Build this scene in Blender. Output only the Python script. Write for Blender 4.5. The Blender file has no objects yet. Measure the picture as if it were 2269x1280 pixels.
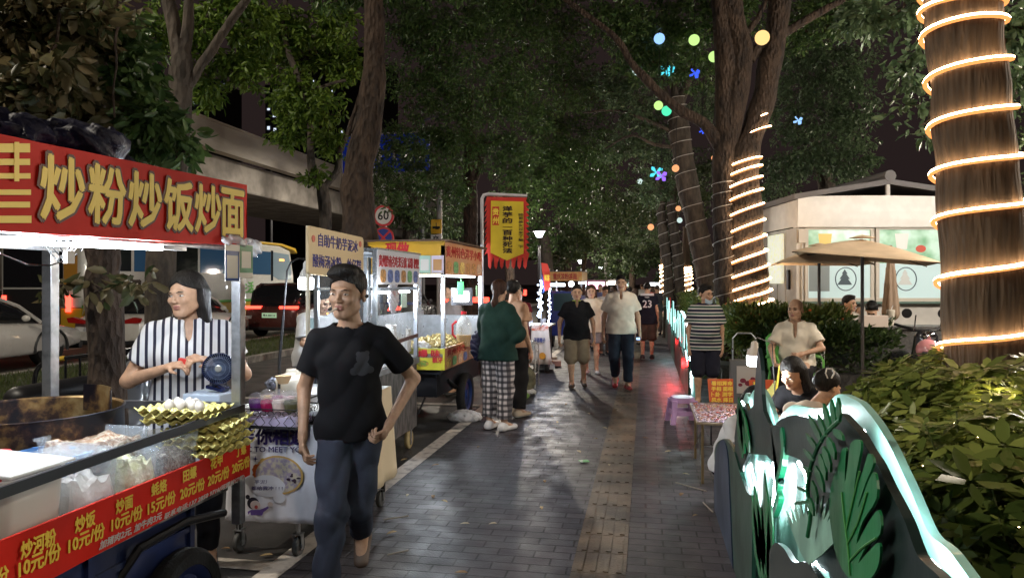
import bpy,bmesh,math,random
import numpy as np
from mathutils import Vector,Matrix
R=math.radians
PI=math.pi
sc=bpy.context.scene
COL=sc.collection
rng=np.random.default_rng(7)
random.seed(7)
# ------------------------------------------------------------------ survey of the place
F,CX,HY,CH=1574.0,1134.5,628.0,1.60
YAW=math.atan((1430-CX)/F)
SA,CA=math.sin(YAW),math.cos(YAW)
def W(px,py,d):
    u=(px-CX)/F
    return Vector((d*(u*CA-SA),d*(CA+u*SA),CH-(py-HY)/F*d))
def G(px,py,z=0.0):
    d=(CH-z)*F/(py-HY)
    p=W(px,py,d); return Vector((p.x,p.y,z))
def L(px,py,X):
    u=(px-CX)/F
    return W(px,py,X/(u*CA-SA))
def N(px,py,Y):
    u=(px-CX)/F
    return W(px,py,Y/(CA+u*SA))
def XY(px,d):
    p=W(px,HY,d); return (p.x,p.y)
# ------------------------------------------------------------------ materials
MATS={}
def node_mat(name):
    m=bpy.data.materials.new(name); m.use_nodes=True
    nt=m.node_tree
    return m,nt,nt.nodes['Principled BSDF']
def mat(name,col=(.5,.5,.5),rough=.6,metal=0.,var=0.,vscale=6.,bump=0.,bscale=40.,emit=None,es=0.,col2=None,ramp=(.4,.6),trans=0.,alpha=1.,coat=0.,stretch=(1,1,1),spec=.5,island=False,ior=1.45):
    if name in MATS: return MATS[name]
    m,nt,b=node_mat(name); MATS[name]=m
    N_,Lk=nt.nodes,nt.links
    b.inputs['Base Color'].default_value=(*col,1)
    b.inputs['Roughness'].default_value=rough
    b.inputs['Metallic'].default_value=metal
    b.inputs['Specular IOR Level'].default_value=spec
    b.inputs['Coat Weight'].default_value=coat
    b.inputs['Transmission Weight'].default_value=trans
    b.inputs['IOR'].default_value=ior
    b.inputs['Alpha'].default_value=alpha
    if emit:
        b.inputs['Emission Color'].default_value=(*emit,1); b.inputs['Emission Strength'].default_value=es
    if var or col2 or bump:
        tc=N_.new('ShaderNodeTexCoord'); mp=N_.new('ShaderNodeMapping'); mp.inputs['Scale'].default_value=stretch
        Lk.new(tc.outputs['Object'],mp.inputs[0])
    if var or col2:
        c2=col2 or tuple(max(0,c*(1-var)) for c in col); c1=col if col2 else tuple(min(1,c*(1+var*.6)) for c in col)
        no=N_.new('ShaderNodeTexNoise'); no.inputs['Scale'].default_value=vscale; no.inputs['Detail'].default_value=6
        Lk.new(mp.outputs[0],no.inputs['Vector'])
        rp=N_.new('ShaderNodeValToRGB'); rp.color_ramp.elements[0].position=ramp[0]; rp.color_ramp.elements[1].position=ramp[1]
        rp.color_ramp.elements[0].color=(*c1,1); rp.color_ramp.elements[1].color=(*c2,1)
        if island:
            g=N_.new('ShaderNodeNewGeometry'); Lk.new(g.outputs['Random Per Island'],rp.inputs[0])
        else: Lk.new(no.outputs[0],rp.inputs[0])
        Lk.new(rp.outputs[0],b.inputs['Base Color'])
        if not island:
            mr=N_.new('ShaderNodeMapRange'); mr.inputs['To Min'].default_value=max(.02,rough-.12); mr.inputs['To Max'].default_value=min(1,rough+.12)
            Lk.new(no.outputs[0],mr.inputs[0]); Lk.new(mr.outputs[0],b.inputs['Roughness'])
    if bump:
        nb=N_.new('ShaderNodeTexNoise'); nb.inputs['Scale'].default_value=bscale; nb.inputs['Detail'].default_value=5
        Lk.new(mp.outputs[0],nb.inputs['Vector'])
        bp=N_.new('ShaderNodeBump'); bp.inputs['Strength'].default_value=bump; bp.inputs['Distance'].default_value=.02
        Lk.new(nb.outputs[0],bp.inputs['Height']); Lk.new(bp.outputs[0],b.inputs['Normal'])
    return m
def glow(name,col,s,sample=True):
    if name in MATS: return MATS[name]
    m=bpy.data.materials.new(name); m.use_nodes=True; nt=m.node_tree
    nt.nodes.remove(nt.nodes['Principled BSDF'])
    e=nt.nodes.new('ShaderNodeEmission'); e.inputs[0].default_value=(*col,1); e.inputs[1].default_value=s
    nt.links.new(e.outputs[0],nt.nodes['Material Output'].inputs[0])
    if not sample: m.cycles.emission_sampling='NONE'
    MATS[name]=m; return m
def glass(name,tint=(1,1,1),a=.12,rough=.05):
    """thin clear sheet: mostly see-through, some gloss"""
    if name in MATS: return MATS[name]
    m=bpy.data.materials.new(name); m.use_nodes=True; nt=m.node_tree; b=nt.nodes['Principled BSDF']
    b.inputs['Base Color'].default_value=(*tint,1); b.inputs['Roughness'].default_value=rough
    tr=nt.nodes.new('ShaderNodeBsdfTransparent'); mx=nt.nodes.new('ShaderNodeMixShader'); mx.inputs[0].default_value=a
    nt.links.new(tr.outputs[0],mx.inputs[1]); nt.links.new(b.outputs[0],mx.inputs[2])
    nt.links.new(mx.outputs[0],nt.nodes['Material Output'].inputs[0])
    MATS[name]=m; return m
# ------------------------------------------------------------------ objects
def tag(o,label=None,cat=None,group=None,kind=None):
    if label: o['label']=label
    if cat: o['category']=cat
    if group: o['group']=group
    if kind: o['kind']=kind
    return o
WM={}
def thing(name,label,cat,loc=(0,0,0),rz=0.,group=None,tilt=(0,0)):
    o=bpy.data.objects.new(name,None); COL.objects.link(o)
    o.location=loc; o.rotation_euler=(tilt[0],tilt[1],rz); o.empty_display_size=.1
    WM[o.name]=Matrix.Translation(Vector(loc)) @ o.rotation_euler.to_matrix().to_4x4()
    return tag(o,label,cat,group)
def world_of(o):
    return WM.get(o.name) or Matrix.Identity(4)
def link_mesh(name,me,mats,parent=None,smooth=False):
    if not isinstance(mats,(list,tuple)): mats=[mats]
    for m in mats: me.materials.append(m)
    if smooth: me.shade_smooth()
    o=bpy.data.objects.new(name,me); COL.objects.link(o)
    if parent is not None:
        o.parent=parent; WM[o.name]=world_of(parent)
    return o
def copy_tree(o,parent=None,loc=None,rz=None,label=None,name=None):
    c=o.copy(); COL.objects.link(c); c.parent=parent
    if loc is not None: c.location=loc
    if rz is not None: c.rotation_euler=(0,0,rz)
    if label: c['label']=label
    for ch in list(o.children): copy_tree(ch,c)
    return c
class MB:
    def __init__(s): s.v=[]; s.f=[]; s.m=[]; s.mi=0
    def add(s,vs,fs):
        n=len(s.v); s.v += [tuple(v) for v in vs]; s.f += [tuple(i+n for i in f) for f in fs]; s.m += [s.mi]*len(fs); return s
    def mm(s,i): s.mi=i; return s
    def box(s,c,size,rz=0.,rx=0.,ry=0.):
        hx,hy,hz=size[0]/2,size[1]/2,size[2]/2
        M=Matrix.Rotation(rz,3,'Z') @ Matrix.Rotation(ry,3,'Y') @ Matrix.Rotation(rx,3,'X')
        c=Vector(c)
        vs=[c + M @ Vector((x*hx,y*hy,z*hz)) for x in (-1,1) for y in (-1,1) for z in (-1,1)]
        return s.add(vs,[(0,1,3,2),(4,6,7,5),(0,4,5,1),(2,3,7,6),(0,2,6,4),(1,5,7,3)])
    def b2(s,lo,hi):
        return s.box([(a+b)/2 for a,b in zip(lo,hi)],[abs(b-a) for a,b in zip(lo,hi)])
    def tube(s,pts,r,n=8,closed=False,caps=True,squash=1.):
        pts=[Vector(p) for p in pts]; k=len(pts)
        if not isinstance(r,(list,tuple,np.ndarray)): r=[r]*k
        rings=[]; prev=None
        for i,p in enumerate(pts):
            if closed: t=pts[(i+1) % k]-pts[i-1]
            else: t=pts[min(i+1,k-1)]-pts[max(i-1,0)]
            t=t.normalized() if t.length > 1e-9 else Vector((0,0,1))
            if prev is None:
                a=Vector((0,0,1)) if abs(t.z) < .9 else Vector((1,0,0))
                x=t.cross(a).normalized()
            else:
                x=prev - t*prev.dot(t); x=x.normalized() if x.length > 1e-6 else t.orthogonal().normalized()
            prev=x; y=t.cross(x)
            rings.append([p + (x*math.cos(2*PI*j/n) + y*math.sin(2*PI*j/n)*squash)*r[i] for j in range(n)])
        vs=[v for g in rings for v in g]; fs=[]
        for i in range(k if closed else k-1):
            a,b=i*n,((i+1) % k)*n
            for j in range(n):
                fs.append((a+j,a+(j+1) % n,b+(j+1) % n,b+j))
        if caps and not closed:
            fs.append(tuple(range(n))[::-1]); fs.append(tuple((k-1)*n+j for j in range(n)))
        return s.add(vs,fs)
    def bar(s,a,b,w,h=None):
        """rectangular bar between two points"""
        a,b=Vector(a),Vector(b); t=(b-a).normalized(); h=h or w
        up=Vector((0,0,1)) if abs(t.z) < .95 else Vector((0,1,0))
        x=t.cross(up).normalized()*w/2; y=x.cross(t).normalized()*h/2
        vs=[a-x-y,a+x-y,a+x+y,a-x+y,b-x-y,b+x-y,b+x+y,b-x+y]
        return s.add(vs,[(0,1,2,3),(7,6,5,4),(0,4,5,1),(1,5,6,2),(2,6,7,3),(3,7,4,0)])
    def lathe(s,prof,c=(0,0,0),n=20,axis='Z',sx=1.,sy=1.):
        """prof: (r, z) list"""
        c=Vector(c); vs=[]; k=len(prof)
        for r,z in prof:
            for j in range(n):
                x,y=r*math.cos(2*PI*j/n)*sx,r*math.sin(2*PI*j/n)*sy
                v={'Z': (x,y,z),'X': (z,x,y),'Y': (x,z,y)}[axis]
                vs.append(c+Vector(v))
        fs=[(i*n+j,i*n+(j+1) % n,(i+1)*n+(j+1) % n,(i+1)*n+j) for i in range(k-1) for j in range(n)]
        fs.append(tuple(range(n))[::-1]); fs.append(tuple((k-1)*n+j for j in range(n)))
        return s.add(vs,fs)
    def ball(s,c,r,n=12,sz=1.,sx=1.,sy=1.):
        k=max(5,n//2+1)
        return s.lathe([(max(1e-4,r*math.sin(PI*i/(k-1))),-r*sz*math.cos(PI*i/(k-1))) for i in range(k)],c,n,sx=sx,sy=sy)
    def quad(s,a,b,c,d): return s.add([a,b,c,d],[(0,1,2,3)])
    def poly(s,pts,th,org,ux,uy,un=None):
        """flat outline (2-D points) given thickness, placed with origin and axes"""
        org,ux,uy=Vector(org),Vector(ux).normalized(),Vector(uy).normalized()
        un=ux.cross(uy) if un is None else Vector(un)
        n=len(pts)
        fr=[org+ux*x+uy*y for x,y in pts]; bk=[p-un*th for p in fr]
        fs=[tuple(range(n)),tuple(range(2*n-1,n-1,-1))] + [(i,n+i,n+(i+1) % n,(i+1) % n) for i in range(n)]
        return s.add(fr+bk,fs)
    def grid(s,fn,nu,nv):
        vs=[fn(i/nu,j/nv) for i in range(nu+1) for j in range(nv+1)]
        fs=[(i*(nv+1)+j,(i+1)*(nv+1)+j,(i+1)*(nv+1)+j+1,i*(nv+1)+j+1) for i in range(nu) for j in range(nv)]
        return s.add(vs,fs)
    def build(s,name,mats,parent=None,local=False,smooth=False,bevel=0.,solid=0.,fixn=True):
        me=bpy.data.meshes.new(name)
        vs=s.v
        if parent is not None and not local:
            Mi=world_of(parent).inverted(); vs=[tuple(Mi @ Vector(v)) for v in vs]
        me.from_pydata(vs,[],s.f)
        if any(s.m): me.polygons.foreach_set('material_index',s.m)
        if fixn:
            bm=bmesh.new(); bm.from_mesh(me); bmesh.ops.recalc_face_normals(bm,faces=bm.faces); bm.to_mesh(me); bm.free()
        o=link_mesh(name,me,mats,parent)
        if smooth:
            me.shade_smooth()
            try: me.set_sharp_from_angle(angle=R(40))
            except Exception: pass
        if solid:
            md=o.modifiers.new('s','SOLIDIFY'); md.thickness=solid
        if bevel:
            md=o.modifiers.new('b','BEVEL'); md.width=bevel; md.segments=2; md.limit_method='ANGLE'; md.angle_limit=R(40)
        return o
# ------------------------------------------------------------------ lettering (mesh, from the built-in face)
def text_mesh_into(mb,body,org,ux,uy,h,w=None,bold=.012,align='L',th=.002,vert=False,gap=1.0,shear=0.):
    """writes body into builder mb; org = baseline start; h = cap height box in metres; w = total width to fit"""
    org,ux,uy=Vector(org),Vector(ux).normalized(),Vector(uy).normalized(); un=ux.cross(uy)
    if vert:
        for i,ch in enumerate(body):
            text_mesh_into(mb,ch,org-uy*(i*h*gap),ux,uy,h,w,bold,align,th)
        return
    cu=bpy.data.curves.new('txt','FONT'); cu.body=body; cu.size=1.; cu.resolution_u=2; cu.extrude=.01; cu.shear=shear
    ob=bpy.data.objects.new('txt',cu); COL.objects.link(ob)
    dg=bpy.context.evaluated_depsgraph_get()
    me=bpy.data.meshes.new_from_object(ob.evaluated_get(dg))
    n=len(me.vertices)
    if n:
        co=np.empty(n*3,np.float32); me.vertices.foreach_get('co',co); co=co.reshape(-1,3)
        x0,x1=co[:,0].min(),co[:,0].max(); y0=co[:,1].min(); y1=co[:,1].max()
        sy=h/max(y1-y0,.3) if any(ord(c) > 255 for c in body) else h/(y1-y0)
        sx=w/(x1-x0) if w else sy
        X=(co[:,0]-x0)*sx
        if align == 'C': X=X-(x1-x0)*sx/2
        Y=(co[:,1]-y0)*sy; Z=co[:,2]/.01*th
        fs=[tuple(p.vertices) for p in me.polygons]
        k=8 if bold > .035 else (4 if bold > .011 else 1); b_=bold*.85*h if bold > .011 else 0
        for q in range(k):                                    # heavier strokes: the glyph repeated a hair apart
            ox,oy=(b_*math.cos(2*PI*q/k+.4),b_*math.sin(2*PI*q/k+.4))
            mb.add([org+ux*(float(a)+ox)+uy*(float(b)+oy)+un*(float(c)+q*.00012) for a,b,c in zip(X,Y,Z)],fs)
    bpy.data.objects.remove(ob); bpy.data.meshes.remove(me); bpy.data.curves.remove(cu)
# ------------------------------------------------------------------ implicit surfaces
def surf_nets(fn,lo,hi,h):
    lo=np.array(lo,np.float32); hi=np.array(hi,np.float32)
    n=np.maximum(3,np.ceil((hi-lo)/h).astype(int)+1)
    ax=[lo[i]+h*np.arange(n[i],dtype=np.float32) for i in range(3)]
    P=np.stack(np.meshgrid(*ax,indexing='ij'),-1)
    D=fn(P.reshape(-1,3)).reshape(n).astype(np.float32)
    D[0],D[-1],D[:,0],D[:,-1],D[:,:,0],D[:,:,-1]=[np.maximum(x,1e-3) for x in (D[0],D[-1],D[:,0],D[:,-1],D[:,:,0],D[:,:,-1])]
    S=D < 0
    cs=[(a,b,c) for a in (0,1) for b in (0,1) for c in (0,1)]
    m=n-1
    cnt=sum(S[a:m[0]+a,b:m[1]+b,c:m[2]+c].astype(np.int8) for a,b,c in cs)
    act=(cnt > 0) & (cnt < 8)
    idx=-np.ones(m,np.int64); ii=np.argwhere(act); idx[act]=np.arange(len(ii))
    if len(ii) == 0: return np.zeros((0,3)),np.zeros((0,4),int)
    acc=np.zeros((len(ii),3),np.float32); num=np.zeros(len(ii),np.float32)
    for a in range(8):
        for b in range(a+1,8):
            ca,cb=np.array(cs[a]),np.array(cs[b])
            if abs(ca-cb).sum() != 1: continue
            da=D[tuple((ii+ca).T)]; db=D[tuple((ii+cb).T)]
            x=(da < 0) != (db < 0)
            t=np.where(x,da/(da-db+1e-12),0)
            acc += np.where(x[:,None],ca+(cb-ca)*t[:,None],0); num += x
    V=lo + h*(ii + acc/num[:,None])
    Fs=[]
    for ax_ in range(3):
        sl0=[slice(None)]*3; sl1=[slice(None)]*3
        sl0[ax_]=slice(0,-1); sl1[ax_]=slice(1,None)
        e=np.argwhere(S[tuple(sl0)] != S[tuple(sl1)])
        u,v=(ax_+1) % 3,(ax_+2) % 3
        e=e[(e[:,u] > 0) & (e[:,v] > 0) & (e[:,u] < n[u]-1) & (e[:,v] < n[v]-1)]
        if not len(e): continue
        du=np.zeros(3,int); du[u]=1; dv=np.zeros(3,int); dv[v]=1
        q=np.stack([idx[tuple((e-du-dv).T)],idx[tuple((e-dv).T)],idx[tuple(e.T)],idx[tuple((e-du).T)]],1)
        flip=~S[tuple(e.T)]
        q[flip]=q[flip][:,::-1]
        Fs.append(q)
    return V,np.concatenate(Fs)
def v3(a): return np.array(a,np.float32)
def cone(P,a,b,ra,rb,k=1.,side=None):
    a,b=v3(a),v3(b); X=P-a
    ba=b-a
    if k != 1.:
        s=v3(side); s=s/np.linalg.norm(s); X=X-np.outer(X@s,s)*(1-1/k); ba=ba-(ba@s)*s*(1-1/k)
    h=np.clip(X@ba/max(ba@ba,1e-9),0,1)
    return np.linalg.norm(X-h[:,None]*ba,axis=1)-(ra+(rb-ra)*h)
def ell(P,c,r):
    r=v3(r); X=(P-v3(c))/r; k0=np.linalg.norm(X,axis=1); k1=np.linalg.norm(X/r,axis=1)
    return k0*(k0-1)/np.maximum(k1,1e-6)
def smin(a,b,k):
    h=np.clip(.5+.5*(b-a)/k,0,1); return b+(a-b)*h-k*h*(1-h)
def smax(a,b,k): return -smin(-a,-b,k)
def pack(pieces,name,mats,parent,scale=1.):
    """pieces: (V, F, matindex or array); one mesh, shaded smooth"""
    V=[]; Fc=[]; M=[]; n=0
    for v,f,m in pieces:
        if len(v) == 0: continue
        V.append(np.asarray(v,np.float32)); Fc.append(np.asarray(f)+n); n += len(v)
        M.append(np.full(len(f),m) if np.isscalar(m) else m)
    V=np.concatenate(V)*scale; Fc=np.concatenate(Fc); M=np.concatenate(M)
    me=bpy.data.meshes.new(name)
    me.vertices.add(len(V)); me.vertices.foreach_set('co',V.astype(np.float32).ravel())
    me.loops.add(Fc.size); me.loops.foreach_set('vertex_index',Fc.astype(np.int32).ravel())
    k=Fc.shape[1]
    me.polygons.add(len(Fc)); me.polygons.foreach_set('loop_start',np.arange(0,Fc.size,k,dtype=np.int32))
    me.polygons.foreach_set('material_index',M.astype(np.int32)); me.update(calc_edges=True); me.validate()
    me.shade_smooth()
    return link_mesh(name,me,mats,parent)
# ------------------------------------------------------------------ people
BASE=dict(pelvis=(0,0,.93),waist=(0,0,1.08),chest=(0,.0,1.24),neck=(0,.015,1.42),head=(0,-.02,1.575),
            hip_l=(.09,0,.90),hip_r=(-.09,0,.90),knee_l=(.10,-.01,.49),knee_r=(-.10,-.01,.49),
            ank_l=(.10,.02,.09),ank_r=(-.10,.02,.09),toe_l=(.125,-.15,.035),toe_r=(-.125,-.15,.035),
            sho_l=(.160,.01,1.350),sho_r=(-.160,.01,1.350),elb_l=(.215,.03,1.08),elb_r=(-.215,.03,1.08),
            wri_l=(.235,-.05,.84),wri_r=(-.235,-.05,.84))
SKIN={}
def skin_mat(tone):
    k='skin_%d' % round(tone*100)
    if k not in MATS:
        m=mat(k,(.52*tone,.31*tone,.20*tone),.5,var=.12,vscale=25,bump=.05,bscale=120)
        b=m.node_tree.nodes['Principled BSDF']; b.inputs['Subsurface Weight'].default_value=0.
    return MATS[k]
def hand_sdf(P,w,h,n,sgn,curl):
    h=v3(h); h=h/np.linalg.norm(h); n=v3(n); n=n-(n@h)*h; n /= np.linalg.norm(n); s=np.cross(h,n)*sgn
    w=v3(w)
    d=cone(P,w,w+h*.075,.017,.017,1.9,s)
    d=smin(d,cone(P,w-h*.05,w+h*.01,.024,.022),.015)
    for i,(o,L_) in enumerate(((-.030,.062),(-.0105,.074),(.010,.080),(.029,.072))):
        c=curl*(1.15-.12*i); b=w+h*.082+s*o
        d1=h*math.cos(c)+n*math.sin(c); d2=h*math.cos(c*2.1)+n*math.sin(c*2.1); d3=h*math.cos(c*2.9)+n*math.sin(c*2.9)
        p1=b+d1*L_*.48; p2=p1+d2*L_*.32; p3=p2+d3*L_*.24
        f=np.minimum(np.minimum(cone(P,b-h*.02,p1,.0092,.0085),cone(P,p1,p2,.0085,.0078)),cone(P,p2,p3,.0078,.0066))
        d=smin(d,f,.004)
    t0=w+h*.022+s*.026; t1=t0+(h*.62+s*.62+n*.35)*.042; t2=t1+(h*.85+s*.12+n*.45)*.034
    d=smin(d,np.minimum(cone(P,t0,t1,.013,.0105),cone(P,t1,t2,.0105,.0078)),.008)
    return d
def head_sdf(Q,fat=1.):
    d=ell(Q,(0,.014,.035),(.074,.092,.086))
    d=smin(d,ell(Q,(0,-.028,-.028),(.060*fat,.066,.080)),.03)
    d=smin(d,ell(Q,(0,-.062,-.088),(.026*fat,.024,.022)),.025)
    d=smin(d,cone(Q,(-.045*fat,-.005,-.06),(-.015,-.062,-.092),.018,.018),.02)
    d=smin(d,cone(Q,(.045*fat,-.005,-.06),(.015,-.062,-.092),.018,.018),.02)
    d=smin(d,cone(Q,(-.03,-.088,.020),(.03,-.088,.020),.010,.010),.014)      # brow
    for s in (-1,1):
        d=smin(d,ell(Q,(s*.036,-.075,-.022),(.020,.018,.018)),.016)            # cheek
        d=smax(d,-ell(Q,(s*.030,-.108,.003),(.017,.014,.011)),.012)            # socket
    d=smin(d,cone(Q,(0,-.092,.006),(0,-.112,-.026),.007,.0105),.010)          # nose
    for s in (-1,1): d=smin(d,ell(Q,(s*.011,-.103,-.029),(.009,.010,.008)),.006)
    d=smin(d,ell(Q,(0,-.093,-.053),(.020,.010,.0060)),.006)                     # lips
    d=smin(d,ell(Q,(0,-.091,-.064),(.019,.010,.007)),.005)
    d=smax(d,-cone(Q,(-.02,-.106,-.0585),(.02,-.106,-.0585),.0028,.0028),.004)
    for s in (-1,1):
        e=ell(Q,(s*.078,.010,-.008),(.009,.020,.032)); e=smax(e,-ell(Q,(s*.090,.004,-.006),(.008,.012,.020)),.006)
        d=smin(d,e,.006)
    return d
def hair_sdf(Q,st):
    d=ell(Q,(0,.016,.042),(.083,.100,.094))
    y=Q[:,1]; z=Q[:,2]; x=np.abs(Q[:,0])
    if st in ('short','crop','quiff','buzz'):
        if st in ('crop','buzz'): d=d + (.005 if st == 'crop' else .007)
        if st == 'quiff':
            d=smin(d,ell(Q,(0,-.045,.108),(.062,.055,.032)),.02)
            d=smin(d,ell(Q,(-.025,-.078,.092),(.040,.026,.024)),.015)
        if st == 'short': d=smin(d,ell(Q,(0,-.03,.105),(.062,.06,.026)),.02)
        zb=.062-(y+.075)*.95; zb=np.where(y < -.045,np.maximum(zb,.066-x*.35),zb)
        ear=np.maximum(.030-np.abs(y-.012),.018-z)*1.
        d=np.maximum(d,(zb-z)*.75)
        d=np.maximum(d,-np.maximum(-ear*0+ell(Q,(.088,.006,-.012),(.02,.024,.034)),-1))
        d=np.maximum(d,-ell(Q,(-.088,.006,-.012),(.02,.024,.034)))
    else:
        ln={'bob': .17,'long': .30,'tail': .02,'bun': .02,'mid': .14}[st]
        cap=ell(Q,(0,.020,.040),(.090,.102,.094))
        if st in ('bob','long','mid'):
            for s in (-1,1): cap=smin(cap,cone(Q,(s*.062,.022,.01),(s*.078,.03,-ln+.03),.034,.028,1.2,(0,1,0)),.03)
            cap=smin(cap,cone(Q,(0,.066,.0),(0,.07,-ln+.03),.046,.036,1.9,(1,0,0)),.04)
        elif st == 'tail':
            cap=smin(cap,ell(Q,(0,.10,-.03),(.04,.035,.04)),.03)
            cap=smin(cap,cone(Q,(0,.11,-.04),(.01,.125,-.13),.026,.040),.015)
            cap=smin(cap,cone(Q,(.01,.125,-.13),(.01,.115,-.24),.040,.016),.02)
        else:
            cap=smin(cap,ell(Q,(0,.10,.02),(.045,.04,.05)),.02)
        d=cap
        fr=.070-x*.55                                       # face opening with a parting
        face=np.maximum(y+.012+np.where(z < 0,0,0)-np.clip(-z-.02,0,.08)*.25,z-fr)
        d=smax(d,-face,.012)
        if st in ('tail','bun'): d=np.maximum(d,np.where(y < .03,(-.005-z),-1)); d=np.maximum(d,np.where(y < .09,(-.055-z),-1))
    return d
def wrinkle(P,A,seed=0.):
    x,y,z=P[:,0]+seed,P[:,1]-seed,P[:,2]+seed*.7
    f1=1-2*np.abs(np.sin(x*11+z*8+1.6*np.sin(z*7+y*8))); f2=1-2*np.abs(np.sin(z*15-x*7+1.8*np.sin(x*9+y*7)))
    return A*(f1*.4+f2*.4+np.sin(x*47+z*41+y*30)*.12)
def person(label,loc,rz,H=1.7,pose=None,tone=1.,bulk=1.,belly=0.,hair='short',hair_col=(.012,.010,.009),top=None,bottom=None,shoes=None,
           head_yaw=0.,head_pitch=0.,head_roll=0.,curl=(.45,.45),hand_dir=(None,None),palm=(None,None),res=.012,fine=.006,group=None,tail=None,headscale=1.,neckr=.052,fat=1.,eyes=True,hscale=1.,skirtlegs=False):
    s=H/1.7
    J=dict(BASE); J.update(pose or {}); J={k: v3(v) for k,v in J.items()}
    root=thing('person',label,'person',loc,rz,group)
    sv=J['sho_l']-J['sho_r']; sv /= np.linalg.norm(sv); hv=J['hip_l']-J['hip_r']; hv /= np.linalg.norm(hv)
    upd=J['neck']-J['chest']; upd /= np.linalg.norm(upd)
    fwd=np.cross(sv,upd)
    B=bulk
    def torso(P,o=0.):
        d=cone(P,J['pelvis'],J['waist'],.095*B+o,.085*B+o,1.45,hv)
        d=smin(d,cone(P,J['waist'],J['chest'],.085*B+o,.100*B+o,1.38,sv),.04)
        up=J['neck']+(J['chest']-J['neck'])*.28
        d=smin(d,cone(P,J['chest'],up,.100*B+o,.066*B+o,1.5,sv),.03)
        for q in 'lr': d=smin(d,cone(P,J['neck']-upd*.03,J['sho_'+q],.044+o*.7,.040+o*.7),.03)
        d=smin(d,cone(P,up,J['neck']-upd*.01,.050+o*.6,.044+o*.3,1.2,sv),.03)
        if belly: d=smin(d,ell(P,(J['waist']+J['pelvis'])/2+fwd*.06+v3((0,0,.05)),(.15+o,.10+belly+o,.15+o)),.05)
        return d
    hand_j={}
    def limb(P,a,b,ra,rb,o=0.,t0=0.,t1=1.,flare=0.):
        A,Bp=J[a],J[b]; d_=Bp-A; ln=np.linalg.norm(d_); u=d_/ln
        d=cone(P,A,Bp,ra+o,rb+o+flare)
        if t1 < 1.: d=smax(d,(P-(A+d_*t1))@u,.006)
        return d
    def arms(P,o=0.,upto=2.,flare=0.,which=('l','r')):
        D=None
        for q in which:
            t=min(upto,1.)
            d=limb(P,'sho_'+q,'elb_'+q,.043*B**.6,.037*B**.5,o,0,t,flare)
            if upto > 1.:
                e=limb(P,'elb_'+q,'wri_'+q,.038*B**.5,.0235,o,0,upto-1. if upto < 2. else 1.,flare)
                d=smin(d,e,.015)
            D=d if D is None else np.minimum(D,d)
        return D
    def legs(P,o=0.,upto=2.,flare=0.):
        D=None
        for q in 'lr':
            t=min(upto,1.)
            d=limb(P,'hip_'+q,'knee_'+q,.076*B**.6,.052*B**.5,o,0,t,flare if upto <= 1 else 0)
            if upto > 1.:
                e=limb(P,'knee_'+q,'ank_'+q,.052*B**.5,.036,o,0,upto-1. if upto < 2. else 1.,flare)
                cf=J['knee_'+q]+(J['ank_'+q]-J['knee_'+q])*.3
                d=smin(d,e,.03)
                if not o: d=smin(d,cone(P,cf,cf+(J['ank_'+q]-J['knee_'+q])*.12,.050*B**.5,.045),.03)
            D=d if D is None else smin(D,d,.02)
        return D
    allp=np.array(list(J.values())); lo=allp.min(0)-.17; hi=allp.max(0)+.17; lo[2]=allp[:,2].min()-.06
    # head frame
    Rm=np.array((Matrix.Rotation(head_yaw,3,'Z') @ Matrix.Rotation(head_pitch,3,'X') @ Matrix.Rotation(head_roll,3,'Y')),np.float32)
    hs=headscale
    toH=lambda P: ((P-J['head'])@Rm)/hs
    def skinf(P):
        d=torso(P,-.012); d=smin(d,arms(P),.03); d=smin(d,legs(P),.03)
        d=smin(d,cone(P,J['neck']-upd*.02,J['head']-v3((0,0,.05)),neckr,neckr-.002),.025)
        for q in 'lr':
            d=smin(d,cone(P,J['ank_'+q],J['toe_'+q],.034,.022,1.2,hv),.02)
        return d
    V,Fq=surf_nets(skinf,lo,hi,res)
    pcs=[(V,Fq,0)]
    hb=.155*hs
    def headf(P):
        d=head_sdf(toH(P),fat)*hs
        return smin(d,cone(P,J['neck'],J['head']-v3((0,-.012,.06)),neckr,neckr-.002),.02)
    hl=J['head']-hb; hh=J['head']+hb
    V,Fq=surf_nets(headf,hl,hh,fine)
    Q=toH(V[Fq].mean(1)); mi=np.zeros(len(Fq),int)
    lips=np.minimum(ell(Q,(0,-.096,-.053),(.020,.012,.0060)),ell(Q,(0,-.094,-.0645),(.020,.012,.007)))
    mi[lips < (.0005 if res < .0125 else .0015)]=1
    pcs.append((V,Fq,mi))
    def addmb(mb,m):
        vv=np.array(mb.v,np.float32)*hs; vv=vv@Rm.T+J['head']
        fs=np.array([f if len(f) == 4 else (f+(f[-1],)*(4-len(f))) for f in mb.f if len(f) <= 4]); pcs.append((vv,fs,m))
    if eyes:
        for q in (-1,1):
            if res < .0125:
                e=MB(); e.ball((q*.030,-.0855,.002),.0110,12,sx=1.15,sz=.38); addmb(e,2)
                e=MB(); e.ball((q*.030,-.0930,.002),.0052,10,sz=.75); addmb(e,3)
            else:
                e=MB(); e.ball((q*.030,-.0895,.002),.0110,10,sx=1.15,sz=.42); addmb(e,3)
            ew=1. if res < .0125 else 1.5; e=MB(); e.tube([(q*.014,-.1005,.019),(q*.030,-.1005,.0235),(q*.047,-.090,.020)],[.0022*ew,.0032*ew,.0018*ew],6,squash=1.); addmb(e,3)
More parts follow.
